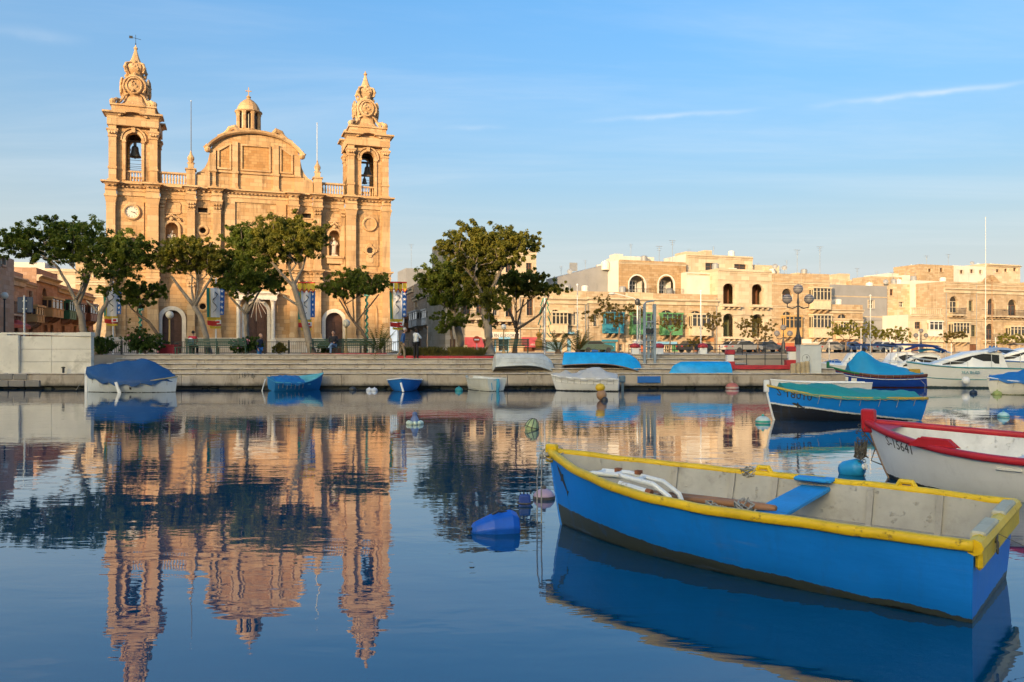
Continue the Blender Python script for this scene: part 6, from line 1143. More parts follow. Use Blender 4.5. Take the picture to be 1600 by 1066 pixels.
class Hull:
    def __init__(s, L, B, draft, zb, zm, zs, tr=.75, full=.42, pw=2.0, rake=.15, srake=.05, p0=.26, p1=.5, dbl=False, lift=.6):
        s.L, s.B, s.d, s.zb, s.zm, s.zs, s.tr, s.full, s.pw, s.rake, s.srake, s.p0, s.p1, s.dbl, s.lift = L, B, draft, zb, zm, zs, tr, full, pw, rake, srake, p0, p1, dbl, lift
    def half(s, t):
        if t < s.full: k = (s.full-t)/s.full; return s.B/2*((1-k**2.6) if s.dbl else 1-(1-s.tr)*k**2)
        return s.B/2*max(0, 1-((t-s.full)/(1-s.full))**s.pw)
    def rail(s, t): m = .42; return s.zm+(s.zb-s.zm)*((t-m)/(1-m))**2.1 if t > m else s.zm+(s.zs-s.zm)*((m-t)/m)**2
    def keel(s, t): return -s.d+s.d*s.lift*max(0, (t-.75)/.25)**2+(s.d*.6*max(0, (.2-t)/.2)**2 if s.dbl else 0)
    def pt(s, t, q, side=1, ins=0.0, floor=None, out=0.0):
        b = s.half(t); p = s.p0+(s.p1-s.p0)*t; k, r = s.keel(t), s.rail(t); q = max(q, 0.0)
        y = max(0.0, b*q**p-ins) if ins else b*q**p; z = k+(r-k)*q**1.25
        if floor is not None: z = max(z, floor)
        e = max(0, (t-.6)/.4)**2.5; x = (t-.5)*s.L+s.rake*(q-1)*e-(s.srake*(q-.0)*(max(0, (.3-t)/.3)))+(s.rake*0)
        return Vector((x-(ins*.8*e), side*(y+out), z))
    def shell(s, mat_out, mat_in, parent, th=.035, floor=None, n=26, m=9, inner=True, name='hull', deck=None):
        ts = [1-(1-i/n)**1.35 for i in range(n+1)]; mb = MB()
        qs = [(i/m)**1.5 for i in range(m+1)]; order = [(q, 1) for q in qs[::-1]]+[(q, -1) for q in qs[1:]]
        mb.loft([[s.pt(t, q, sd) for q, sd in order] for t in ts], False)
        if not s.dbl: r0 = [s.pt(0, q, sd) for q, sd in order]; mb.add(r0, [tuple(range(len(r0)))])
        o = mb.build(name, mat_out, parent, smooth=True); 
        if not s.dbl: o.data.polygons[len(o.data.polygons)-1].use_smooth = False
        if inner:
            mb = MB(); ti = [.012+t*.97 for t in ts]; fl = floor if floor is not None else -s.d+.08
            rows = [[s.pt(t, q, sd, th, fl) for q, sd in order] for t in ti]; mb.loft(rows, False)
            if not s.dbl: mb.add(rows[0], [tuple(range(len(order)))])
            i_ = mb.build('inner_hull', mat_in, parent, smooth=True)
            if not s.dbl: i_.data.polygons[len(i_.data.polygons)-1].use_smooth = False
            mb = MB()
            for sd in (1, -1): mb.loft([[s.pt(t, 1, sd), s.pt(min(.985, .012+t*.97), 1, sd, th, fl)] for t in ts], False)
            mb.add([s.pt(0, 1, 1), s.pt(0, 1, -1), s.pt(.012, 1, -1, th), s.pt(.012, 1, 1, th)], [(0, 1, 2, 3)]); mb.build('rail_top', mat_in, parent)
        return o
    def gunwale(s, w_, h, mat, parent, t0=0.0, t1=1.0, n=90, name='gunwale', rough=0.0, dz=0.0, sides=(1, -1), inset=.25):
        for sd in sides:
            rings = []; rr = random.Random(int(sd*7+s.L*10))
            for i in range(n+1):
                t = t0+(t1-t0)*i/n; c = s.pt(t, 1, sd); a, b = s.pt(max(0, t-.01), 1, sd), s.pt(min(1, t+.01), 1, sd); tg = (b-a).normalized(); o = Vector((-tg.y, tg.x, 0)).normalized()*(1 if sd*(-0+1) else 1)
                o = Vector((tg.y, -tg.x, 0)).normalized(); o = o if o.y*sd >= 0 or abs(o.y) < 1e-6 else -o
                e = 1+rough*rr.uniform(-1, 1); cc = c+Vector((0, 0, dz+h*.18+rough*.16*math.sin(t*37+sd)*math.sin(t*11+2*sd)))+o*rough*.14*math.sin(t*29+sd*2)*math.sin(t*17); up = Vector((0, 0, 1))
                rings.append([cc+o*(math.cos(q)*w_*e)*abs(math.cos(q))**-.25 if abs(math.cos(q)) > .01 else cc+up*math.sin(q)*h*e for q in ()] or [cc+o*w_*e*math.copysign(abs(math.cos(q))**.6, math.cos(q))+up*h*e*math.copysign(abs(math.sin(q))**.6, math.sin(q)) for q in [2*math.pi*j/10 for j in range(10)]])
            MB().loft(rings, True, True).build(name, mat, parent, smooth=True)
    def stripe(s, q, w_, mat, parent, name='rubbing_strake', t0=0.0, t1=1.0, n=30):
        for sd in (1, -1): MB().tube([s.pt(t0+(t1-t0)*i/n, q, sd, 0, None, .004) for i in range(n+1)], w_, 6).build(name, mat, parent, smooth=True)
    def cover(s, mat, parent, ridge, t0, t1, drape=.1, n=28, m=14, name='cover', seed=1, over=.03, pinch=1.7):
        rr = random.Random(seed); ph = [rr.uniform(0, 6) for _ in range(6)]; rows = []
        for i in range(n+1):
            t = t0+(t1-t0)*i/n; b = s.half(min(.995, max(.0, t)))+over; r = s.rail(t)+.03; R_ = ridge(t); x = (t-.5)*s.L; row = []
            for j in range(-m-2, m+3):
                k = max(-1, min(1, j/m)); wv = .02*math.sin(t*23+k*5+ph[0])+.016*math.sin(t*41-k*9+ph[1])+.03*(abs(math.sin(t*13+k*2.2+ph[4]))**.5-.6)+.022*(abs(math.sin(t*19-k*4+ph[5]))**.4-.6); z = r+R_*(1-abs(k)**pinch)+wv*(1-k*k*.6); y = b*k*(1+(.012*math.sin(t*30+ph[2])))
                ex = max(0, abs(j)-m)/2
                if ex > 0: z = r-drape*ex*(1+.35*math.sin(t*34+ph[3])); y = (b+.012*ex)*math.copysign(1, j)
                row.append((x, y, z))
            rows.append(row)
        mb = MB(); mb.loft(rows, False)
        for row in (rows[0], rows[-1]):
            mb.add(row+[(row[0][0]+(-.02 if row is rows[0] else .02), p[1], min(p[2], s.rail(t0 if row is rows[0] else t1)-drape)) for p in row], [(i, i+1, len(row)+i+1, len(row)+i) for i in range(len(row)-1)])
        cv = mb.build(name, mat, parent, smooth=True); mr = MB()
        for i in range(2, n-1, 4):
            for e_ in (0, -1):
                p = Vector(rows[i][e_]); mr.tube([p+Vector((0, 0, .06)), p+Vector((0, .012*math.copysign(1, p.y), -.02)), p+Vector((.02, -.05*math.copysign(1, p.y), -.2))], .009, 4)
        mr.build('lashing', ROPE, cv, kind='stuff'); return cv
    def decal(s, me, t0, q0, mat, parent, name, sgn=1, side=1):
        hgt = lambda t: s.rail(t)-s.keel(t)
        for v in me.vertices:
            t = t0-v.co.x/s.L; p = s.pt(t, min(1.2, (max(0, q0+v.co.y/hgt(t)))), side, 0, None, .004+v.co.z*.5); v.co = p
        me.materials.clear(); me.materials.append(mat); return link(name, me, parent)
def polymesh(pts):
    me = bpy.data.meshes.new('outline'); n = len(pts); me.from_pydata([(x, y, .006) for x, y in pts]+[(x, y, 0) for x, y in pts], [], [tuple(range(n))]+[(i, n+i, n+(i+1) % n, (i+1) % n) for i in range(n)]); return me
SHARK = [(0, .0), (.06, .035), (.13, .05), (.17, .055), (.2, .12), (.235, .06), (.32, .045), (.4, .02), (.45, .07), (.44, .0), (.46, -.06), (.4, -.005), (.3, -.015), (.24, -.02), (.2, -.09), (.18, -.03), (.08, -.03)]
def boat(name, label, cat, center, heading, heel=0.0, pitch=0.0, z=0.0, group='boats moored in the harbour'):
    t = thing(name, label, cat, (center[0], center[1], z), 0, group); t.rotation_euler = (R(heel), R(pitch), math.atan2(heading[1], heading[0])); return t
def rope(pts, r, n=5): return MB().tube(pts, r, n)
RPD = paint('dark_rope', (.09, .085, .075), .9, .3, 30); RUST = paint('rusty_steel', (.2, .07, .03), .8, .4, 20)
def coil(c, r, k, rng, n=40): return [(c[0]+r*math.cos(i*.8)*rng.uniform(.5, 1.2), c[1]+r*math.sin(i*.8)*rng.uniform(.5, 1.2), c[2]+k*rng.uniform(-1, 1)) for i in range(n)]
# --- 1: blue boat with the yellow gunwale, nearest the camera
YEL = worn('yellow_gunwale_paint', (.72, .47, .012), (.14, .11, .06), .6, .42); BLUE = (.006, .185, .66)
yb = boat('rowing_boat', 'large blue rowing boat with a thick yellow gunwale nearest the camera', 'boat', (2.155, 7.88), (-.77, .638), -1.2)
yh = Hull(4.42, 1.98, .17, .83, .63, .61, .93, .4, 2.05, .17, .05, .15, .45)
yh.shell(bands('blue_hull_paint', BLUE, ((.155, .045, (.045, .055, .048)), (.02, .0, (.008, .01, .009))), .38, .3), worn('grey_inner_paint', (.40, .385, .34), (.25, .22, .17), .5, .6), yb, .04, .05)
for k in range(5): soft(MB().box(-1.95, .9-abs(k-2)*.22, -.46+k*.19, -.29+k*.19, .055, .075).build('floorboard', worn('floorboard_paint', (.26, .24, .2), (.15, .1, .07), .6, .7), yb), .006)
yh.gunwale(.041, .042, YEL, yb, rough=.03)
mb = MB(); mb.tube([yh.pt(0, 1, sd)+Vector((-.005, 0, .0)) for sd in (1, -1)], .06, 8); tb = mb.build('transom_cap', YEL, yb)
wn = worn('worn_transom_top', (.5, .46, .33), (.5, .36, .03), .7, .7); c0 = yh.pt(0, 1, 1); W_ = c0.y
for a, b in ((.16, .78), (-.78, -.16)): soft(MB().box(c0.x-.045, c0.x+.06, W_*a, W_*b, c0.z-.02, c0.z+.075).build('transom_pad', wn, tb), .015)
soft(MB().box(c0.x-.05, c0.x-.002, -W_*.965, W_*.965, c0.z-.17, c0.z-.01).build('transom_band', YEL, tb), .02)
mb = MB(); mb.tube([(c0.x-.07, W_*.42+.02*math.cos(q), c0.z-.1+.045*math.sin(q)) for q in [i*.6 for i in range(12)]], .008, 5); mb.tube([(c0.x-.06, W_*.42, c0.z-.06), (c0.x-.04, W_*.25, c0.z+.0), (c0.x-.03, W_*.1, c0.z+.04)], .014, 5); mb.tube([(c0.x-.06, W_*.3, c0.z-.02), (c0.x-.5, W_*.1, c0.z-.25), (c0.x-1.2, -W_*.1, -c0.z-.02)], .003, 4); mb.build('stern_shackle', RPD, yb)
bw = yh.pt(1, 1, 1); soft(MB().box(bw.x-.1, bw.x+.05, -.045, .045, bw.z-.12, bw.z+.09).build('stem_head', YEL, yb), .02)
MB().tube([yh.pt(1, q, 1) for q in (0.02, .1, .25, .5, .75, 1)], .014, 6).build('stem_band', paint('boat_blue_plain', BLUE, .4), yb)
yh.decal(polymesh([(x*.66, y*.66) for x, y in [(px_*math.cos(R(-48))-py_*math.sin(R(-48)), px_*math.sin(R(-48))+py_*math.cos(R(-48))) for px_, py_ in SHARK]]), .957, .92, IRON, yb, 'shark_emblem')
tw = worn('blue_thwart_paint', (.02, .27, .6), (.08, .16, .22), .6, .6); soft(MB().box(-.66, -.36, -1.02, .80, .5, .55).build('thwart', tw, yb), .012).rotation_euler = (R(-2.2), 0, 0)
soft(MB().box(-.70, -.32, -1.01, -.82, .64, .678).build('thwart_hook', tw, yb), .012)
for x in (-1.65, -1.05, -.1, .35, .95): MB().loft([[yh.pt(x/yh.L+.5+dx_, q, -1, .042+k, None) for q in [i/8 for i in range(2, 9)]] for dx_, k in ((-.006, 0), (-.006, .03), (.006, .03), (.006, 0))], False).build('rib', worn('rib_paint', (.36, .34, .3), amt=.4), yb)
mb = MB(); mb.tube([yh.pt(t, .62, -1, .05) for t in [.03+.9*i/20 for i in range(21)]], .016, 5); mb.build('stringer', worn('stringer_paint', (.34, .32, .28), amt=.5), yb)
for x, sd in ((.05, -1), (-1.35, -1)): q = yh.pt(x/yh.L+.5, 1, sd); MB().tube([(q.x-.1, q.y, q.z+.0), (q.x-.05, q.y, q.z+.085), (q.x+.05, q.y, q.z+.085), (q.x+.1, q.y, q.z+.0)], .03, 8).build('thole_block', YEL, yb)
rng = random.Random(2); q = yh.pt(.55, 1, -1); MB().tube(coil((q.x, q.y, q.z+.02), .085, .05, rng), .009, 4).build('gunwale_rope', ROPE, yb)
def loc_world(o, p): return Matrix.LocRotScale(o.location, o.rotation_euler, None) @ Vector(p)
# loose gear inside it
ld = thing('boarding_ladder', 'white tubular boarding ladder with rusty ends lying in the yellow edged boat', 'ladder', loc_world(yb, (.86, .42, .6)), yb.rotation_euler.z); WT = worn('white_tube_paint', (.72, .74, .74), (.25, .1, .04), .6, .4)
for dy in (-.1, .1): MB().tube([(.42, dy, .14), (.1, dy, .15), (-.3, dy, .1), (-.47, dy, .0), (-.56, dy*.9, -.18)], .026, 8).build('side_rail', WT, ld)
for x, z in ((.38, .142), (.18, .146), (-.1, .125)): MB().tube([(x, -.1, z), (x, .1, z)], .02, 6).build('rung', WT, ld)
soft(MB().box(.1, .55, -.05, .05, .1, .13).build('step_plate', WT, ld), .01); MB().tube([(.05, .16, .08), (-.28, .2, .04)], .03, 8).build('hinge_tube', WT, ld); MB().tube([(-.28, .2, .04), (-.34, .205, .035)], .034, 8).build('rusty_end', RUST, ld)
for x in (-.02, .22): MB().box(x-.03, x+.03, -.12, -.06, .15, .19).build('rusty_bracket', RUST, ld)
WOOD = worn('oar_wood', (.33, .16, .075), (.16, .09, .05), .5, .6)
for i, (a, b, lab) in enumerate((((.8, .0, .48), (-.62, .42, .6), 'brown wooden oar lying along the boat with its end on the blue thwart'), ((.8, -.25, .46), (-.45, .2, .55), 'weathered oar lying behind the other oar in the yellow edged boat'))):
    p0, p1 = loc_world(yb, a), loc_world(yb, b); o = thing('oar', lab, 'oar', p0); d = p1-p0; MB().tube([(0, 0, 0), d*.5, d*.9, d], [.022, .034, .036, .026], 8).build('shaft', WOOD, o, smooth=True); u = d.normalized(); s_ = Vector((-u.y, u.x, 0)).normalized(); mb = MB(); mb.loft([[u*-.02+s_*w_*a_+Vector((0, 0, .012*b_))-u*k for a_, b_ in ((-1, 0), (0, 1), (1, 0), (0, -1))] for k, w_ in ((-.1, .03), (.1, .07), (.4, .08), (.55, .07))], True, True); mb.build('blade', WOOD, o)
mb = MB(); mb.tube(coil(loc_world(yb, (-.32, .34, .57)), .11, .06, random.Random(4), 60), .009, 4); mb.tube(coil(loc_world(yb, (.0, .3, .52)), .1, .05, random.Random(5), 40), .009, 4)
props(mb.build('rope_tangle', ROPE), 'grey rope tangle lying over the oars beside the blue thwart', 'rope')
b0 = loc_world(yb, (bw.x+.03, 0, bw.z)); mb = MB(); rr = random.Random(8)
for k in range(3): mb.tube([b0+Vector((math.cos(i*.7)*(.075+.01*k), math.sin(i*.7)*(.075+.01*k), -.03*k+.03*math.sin(i*.9+k))) for i in range(10)], .011, 5)
for ox in (-.03, .02): mb.tube([b0+Vector((ox*.4-.08, -.05, -.02)), b0+Vector((ox-.1, -.06, -.3)), b0+Vector((ox-.1, -.06, -.93))], .0085, 5)
mb.tube([b0+Vector((-.02, .02, .0)), b0+Vector((.12, .02, .07)), b0+Vector((.2, -.05, .0)), b0+Vector((.02, -.14, -.08)), b0+Vector((-.06, -.06, -.06))], .011, 5)
props(mb.build('mooring_rope', ROPE), 'grey mooring rope looped round the yellow stem head and hanging into the water', 'rope')
# --- 2: white boat with the red gunwale
WHT_IN = worn('white_inner_paint', (.66, .66, .63), (.3, .28, .24), .5, .55); REDG = worn('red_gunwale_paint', (.45, .02, .03), (.25, .12, .1), .35, .38)
rb = boat('rowing_boat', 'white rowing boat with a red gunwale and stem post at the right edge', 'boat', (7.2, 11.08), (-.64, .77), -4.5)
rh = Hull(4.6, 1.95, .22, .86, .64, .68, .8, .42, 2.5, .38, .06, .27, .46)
rh.shell(bands('white_hull_paint', (.78, .785, .78), ((.03, .02, (.02, .018, .014)),), .35, .2, .06), WHT_IN, rb, .04, .02); rh.gunwale(.055, .05, REDG, rb)
bw2 = rh.pt(1, 1, 1); soft(MB().box(bw2.x-.14, bw2.x+.07, -.07, .07, bw2.z-.16, bw2.z+.21).build('stem_post', REDG, rb), .025)
MB().add([rh.pt(t, 1, sd, .03)+Vector((0, 0, .012)) for t, sd in ((.90, 1), (.95, 1), (.985, 1), (.985, -1), (.95, -1), (.90, -1))], [tuple(range(6))]).build('bow_deck', REDG, rb)
c2 = rh.pt(0, 1, 1); soft(MB().box(c2.x-.05, c2.x+.05, -c2.y, c2.y, c2.z-.05, c2.z+.05).build('transom_cap', REDG, rb), .02)
for x, sd in ((.95, 1), (.1, -1), (-.9, 1)): q = rh.pt(x/rh.L+.5, 1, sd); soft(MB().prism([(-.3, 0), (-.2, .09), (.18, .1), (.3, 0)], -.055, .055).build('thole_pad', REDG, rb), .015).location = (q.x, q.y-sd*.02, q.z+.03)
soft(MB().box(-.2, .12, -.95, .95, .5, .54).build('thwart', WHT_IN, rb), .01); MB().tube([rh.pt(1, q, 1) for q in (0.02, .1, .25, .5, .75, 1)], .018, 6).build('stem_band', paint('brown_forefoot', (.25, .17, .12), .7), rb)
rh.decal(text_mesh('S-15641', .17, .002, 'LEFT'), .905, .83, IRON, rb, 'registration_number')
b1 = loc_world(rb, (bw2.x+.05, .02, bw2.z-.06)); mb = MB(); rr = random.Random(9)
for k in range(26): c = b1+Vector((-.05+.05*math.sin(k*1.7), -.03+.04*math.cos(k*2.1), -.035*k)); a = k*1.3; mb.tube([c+Vector((.035*math.cos(q)*math.cos(a), .035*math.cos(q)*math.sin(a), .026*math.sin(q))) for q in [i*1.05 for i in range(7)]], .0075, 4)
mb.tube(coil(b1+Vector((-.06, -.05, -.38)), .09, .16, rr, 70), .011, 4); mb.tube([b1+Vector((.0, -.03, -.1)), b1+Vector((.16, -.08, -.35)), b1+Vector((.1, -.06, -.55)), b1+Vector((.28, -.05, -.62))], .01, 4)
props(mb.build('mooring_chain', RPD), 'dark tangle of chain and rope hanging from the red stem post', 'chain')
# --- 3: S 18010
sb = boat('fishing_boat', 'blue boat with a teal tarpaulin, white stem and black waterline behind the red edged boat', 'boat', (9.5, 23.25), (-.992, -.06), 0)
sh = Hull(4.35, 1.75, .2, 1.0, .66, .64, .72, .42, 2.1, .28, .12, .3, .5)
sh.shell(bands('bright_blue_hull_paint', (.008, .2, .66), ((.27, .12, (.62, .64, .62)), (.225, .12, (.012, .014, .022))), .35, .15), WHT_IN, sb, .03); sh.gunwale(.035, .035, worn('ochre_rail', (.5, .34, .05)), sb)
TEAL = paint('teal_tarpaulin', (.02, .25, .23), .6, .12, 1.5, .15, (.02, .15, .15), .01); sh.cover(TEAL, sb, lambda t: .14+.16*math.exp(-((t-.6)/.22)**2)-.06*max(0, t-.75)*4, .01, .9, .06)
bw3 = sh.pt(1, 1, 1); soft(MB().box(bw3.x-.1, bw3.x+.05, -.05, .05, bw3.z-.2, bw3.z+.15).build('stem_post', WHITE, sb), .02); MB().tube([sh.pt(1, q, 1) for q in (0.02, .1, .25, .5, .75, 1)], .03, 6).build('stem_band', WHITE, sb)
sh.decal(text_mesh('S 18010', .27, .002, 'LEFT'), .945, .84, IRON, sb, 'registration_number'); sh.decal(polymesh([(x*.75, y*.75-x*.2) for x, y in SHARK]), .86, .72, IRON, sb, 'shark_emblem')
lc = MB()
for sd in (1, -1): lc.tube([sh.pt(i/40*.9, .97+.015*math.sin(i*2.3), sd, 0, None, .05) for i in range(41)], .007, 4)
lc.build('lacing_line', paint('yellow_lacing', (.5, .38, .1), .8), sb)
# --- 4: white double ended boat under a blue cover, left
BCOV = paint('blue_cover_canvas', (.006, .06, .19), .65, .12, 1.2, .1, (.01, .05, .14), .01); PW = (.56, .6, .62)
wb = boat('fishing_boat', 'white double ended boat under a peaked dark blue cover at the left quay', 'boat', (-18.45, 38.7), (-1, .02))
wh = Hull(4.35, 1.7, .2, 1.0, .52, .74, .6, .45, 2.2, .06, .1, .3, .5, True)
wh.shell(bands('white_blue_hull_paint', PW, ((.02, 0, (.03, .03, .03)),), .4, .2), WHT_IN, wb, .03); wh.gunwale(.03, .03, worn('rope_rail', (.4, .33, .18)), wb)
wh.cover(BCOV, wb, lambda t: max(.05, (1.57-(t-.38)*.62 if t > .38 else 1.57-.82*((.38-t)/.38)**1.7)-wh.rail(t)), .0, .995, .2, 34, pinch=1.2, over=.05); soft(MB().box(wh.L/2-.08, wh.L/2+.06, -.05, .05, -.05, 1.12).build('stem_post', WHITE, wb), .02)
MB().prism([(-.05, -.15), (.12, -.15), (.32, .5), (.2, .52)], .87, .91).build('leeboard', WHITE, wb); wh.decal(polymesh([(.05*math.cos(i*.7)*(1+.4*(i % 2)), .05*math.sin(i*.7)*(1+.4*(i % 2))) for i in range(9)]), .42, .62, IRON, wb, 'emblem')
MB().tube([(wh.L/2+.04, 0, .85), (wh.L/2+.5, -.4, .4), (wh.L/2+.95, -.8, .05)], .012, 5).build('bow_line', ROPE, wb)
# --- 5..8 small boats along the quay
def dinghy(label, center, heading, L, B, z3, hull_m, in_m, rail_m, heel=0.0, zoff=0.0, dbl=False, thw=2, pw=2.0, group='boats moored in the harbour'):
    b = boat('dinghy', label, 'boat', center, heading, heel, 0, zoff, group); h = Hull(L, B, .14, *z3, .76, .42, pw, .15, .06, .28, .46, dbl); h.shell(hull_m, in_m, b, .03, .02); h.gunwale(.03, .028, rail_m, b)
    for k in range(thw): x = -L*.22+k*L*.34; hb = h.half(x/L+.5)-.03; MB().box(x-.11, x+.11, -hb, hb, h.rail(x/L+.5)-.16, h.rail(x/L+.5)-.125).build('thwart', in_m, b)
    return b, h
AQ = worn('aqua_inner_paint', (.10, .42, .55), (.2, .35, .4), .3); DB = bands('dinghy_blue', (.015, .16, .40), ((.02, 0, (.01, .03, .05)),), .45, .3); MBL = bands('mid_blue_hull', (.012, .13, .42), ((.02, 0, (.01, .02, .04)),), .45, .3)
b_, h_ = dinghy('small blue dinghy half covered with blue canvas beside the quay', (-10.9, 40.6), (.78, .62), 2.7, 1.4, (.86, .54, .56), DB, AQ, worn('aqua_rail', (.08, .36, .5)), 11)
h_.cover(paint('mid_blue_canvas', (.012, .14, .36), .6, .12), b_, lambda t: .1+.06*math.sin(t*6), .0, .52, .14); MB().tube([(-1.5, .5, .5), (-1.62, .52, -.1)], .03, 6).build('fender_pole', WHITE, b_)
b_, h_ = dinghy('blue rowing boat with white rails moored bow towards the camera', (-5.42, 40.3), (.05, -1), 3.4, 1.72, (.66, .52, .5), MBL, DB, WHITE, pw=2.8)
MB().tube([(1.76, -.02, .45), (1.86, .1, .02)], .05, 8).build('white_fender', WHITE, b_)
CLK = bands('cream_clinker_paint', (.6, .6, .54), ((.03, 0, (.1, .1, .08)),), .5, .35); b_, h_ = dinghy('small cream clinker rowing boat with a blue rudder at its transom', (-1.55, 40.6), (-.52, .85), 3.0, 1.42, (.72, .6, .62), CLK, WHT_IN, worn('pale_rail', (.55, .56, .5)))
for q in (.3, .45, .6, .75, .88): h_.stripe(q, .012, CLK, b_, 'strake')
RUD = worn('blue_rudder_paint', (.05, .3, .5), (.3, .4, .45), .4); soft(MB().prism([(-1.66, -.1), (-1.54, -.1), (-1.55, .6), (-1.72, .62), (-1.8, .3)], -.03, .03).build('rudder', RUD, b_), .01); MB().tube([(-1.6, 0, .6), (-1.5, .3, .5), (-1.7, .35, .1)], .02, 5).build('blue_line', RUD, b_)
def outboard(parent, x, z, mat, y=0.0):
    o = soft(MB().box(x-.34, x-.02, y-.14, y+.14, z, z+.34).build('outboard_motor', mat, parent), .06, 2); MB().box(x-.26, x-.14, y-.05, y+.05, z-.6, z-.003).build('motor_leg', mat, o); MB().box(x-.02, x+.05, y-.1, y+.1, z-.15, z+.05).build('clamp', IRON, o)
GREYC = paint('pale_grey_canvas', (.46, .455, .44), .75, .1, 1.5, .25, (.28, .27, .25), .015); mo = boat('motor_boat', 'white motor boat under a pale wrinkled canvas cover in front of the blue upturned boat', 'boat', (3.62, 39.9), (-.985, .17))
mh = Hull(3.35, 1.55, .14, .78, .62, .6, .85, .4, 2.2, .3, .05, .2, .42); mh.shell(bands('motor_white', (.66, .66, .65), ((.05, 0, (.05, .05, .05)),), .3, .15), WHT_IN, mo, .03); mh.gunwale(.03, .03, WHITE, mo)
mh.cover(GREYC, mo, lambda t: .12+.42*math.exp(-((t-.36)/.24)**2)+.2*math.exp(-((t-.78)/.06)**2)-.05*t, .01, .97, .1, 40, 14, seed=3, pinch=1.5); outboard(mo, -1.68, .42, paint('grey_blue_motor', (.08, .14, .19), .5)); mh.stripe(.75, .014, WHITE, mo)
# --- upturned boats on the ledge
def upturned(label, x, D, heading, L, B, mat, rail_m, z, heel, dep=.56, sheer=.0, skeg=True, seed=0):
    b = boat('upturned_boat', label, 'boat', ((x-CX)/F*D, D), heading, 180+heel, 0, z, 'boats upturned on the quay'); h = Hull(L, B, dep, .14+sheer, .0, .02, .72, .42, 2.3, .22, .1, .24, .44, False, .55); h.shell(mat, WHT_IN, b, .03, -dep+.06); h.gunwale(.035, .025, rail_m, b)
    if skeg: MB().tube([h.pt(t, 0, 1)+Vector((0, 0, -.015)) for t in (.02, .2, .4, .6, .8, .95, 1)], .03, 6).build('keel', rail_m, b)
    return b, h
CHIP = worn('chipped_white_paint', (.56, .57, .53), (.16, .15, .13), .75, .65); LBL = worn('light_blue_hull_paint', (.012, .34, .74), (.01, .2, .5), .25, .42)
b_, h_ = upturned('chipped white rowing boat upturned on the quay', 822, 43.0, (.97, .22), 3.35, 1.5, CHIP, CHIP, 1.02, -16, .80, .14)
for q in (.55, .8): h_.stripe(q, .014, CHIP, b_, 'strake')
upturned('big bright blue boat upturned on the quay behind the canvas covered motor boat', 943, 43.5, (.99, -.12), 4.25, 1.65, LBL, worn('brown_keel_paint', (.25, .17, .12), amt=.3), 1.05, -17, .82, .16); upturned('low bright blue boat upturned on the quay beside the red and white fence', 1091, 42.75, (-.985, .03), 3.25, 1.3, LBL, LBL, .8, -7, .58, .06)
# --- flat white boat, luzzu, cruisers on the right
b_, h_ = dinghy('long low white boat lying behind the teal covered boat', (14.1, 36.8), (-.99, .1), 4.3, 1.4, (.66, .54, .54), bands('low_white_hull', (.66, .67, .66), ((.02, 0, (.05, .05, .05)),), .4, .15), WHT_IN, WHITE)
lz = boat('fishing_boat', 'dark blue traditional fishing boat with striped rails under a bright blue tarpaulin', 'boat', (20.1, 43.9), (-.985, .17)); lh = Hull(5.3, 1.9, .25, 1.12, .62, .7, .6, .5, 2.2, .12, .1, .3, .5, True)
lh.shell(bands('navy_hull_paint', (.01, .05, .30), ((.05, 0, (.05, .015, .012)),), .35, .15), WHT_IN, lz, .03); lh.gunwale(.05, .06, worn('brown_rail', (.13, .05, .035)), lz, 0, .72); lh.gunwale(.05, .06, worn('green_rail', (.02, .18, .07)), lz, .722, 1.0); lh.stripe(.84, .02, WHITE, lz); lh.stripe(.93, .03, worn('maroon_band', (.16, .04, .03)), lz)
TQ = paint('bright_blue_tarpaulin', (.012, .25, .48), .55, .1, 1.4, .15, (.01, .16, .34), .012); lh.cover(TQ, lz, lambda t: .1+1.0*math.exp(-((t-.66)/.13)**2)+.5*math.exp(-((t-.42)/.22)**2), .08, .8, .03, 40, seed=5, pinch=1.35)
bw5 = lh.pt(1, 1, 1); soft(MB().box(bw5.x-.1, bw5.x+.05, -.05, .05, bw5.z-.2, bw5.z+.28).build('stem_post', worn('green_stem', (.02, .18, .07)), lz), .02); lh.decal(polymesh([(0, 0), (.22, 0), (.22, .2), (0, .2)]), .86, .6, WHITE, lz, 'number_plate'); lh.decal(polymesh([(0, 0), (.26, 0), (.26, .2), (0, .2)]), .79, .58, WHITE, lz, 'number_plate')
soft(MB().box(-2.05, -1.5, -.35, .35, .7, 1.0).build('engine_box', worn('ochre_box', (.42, .26, .03)), lz), .02)
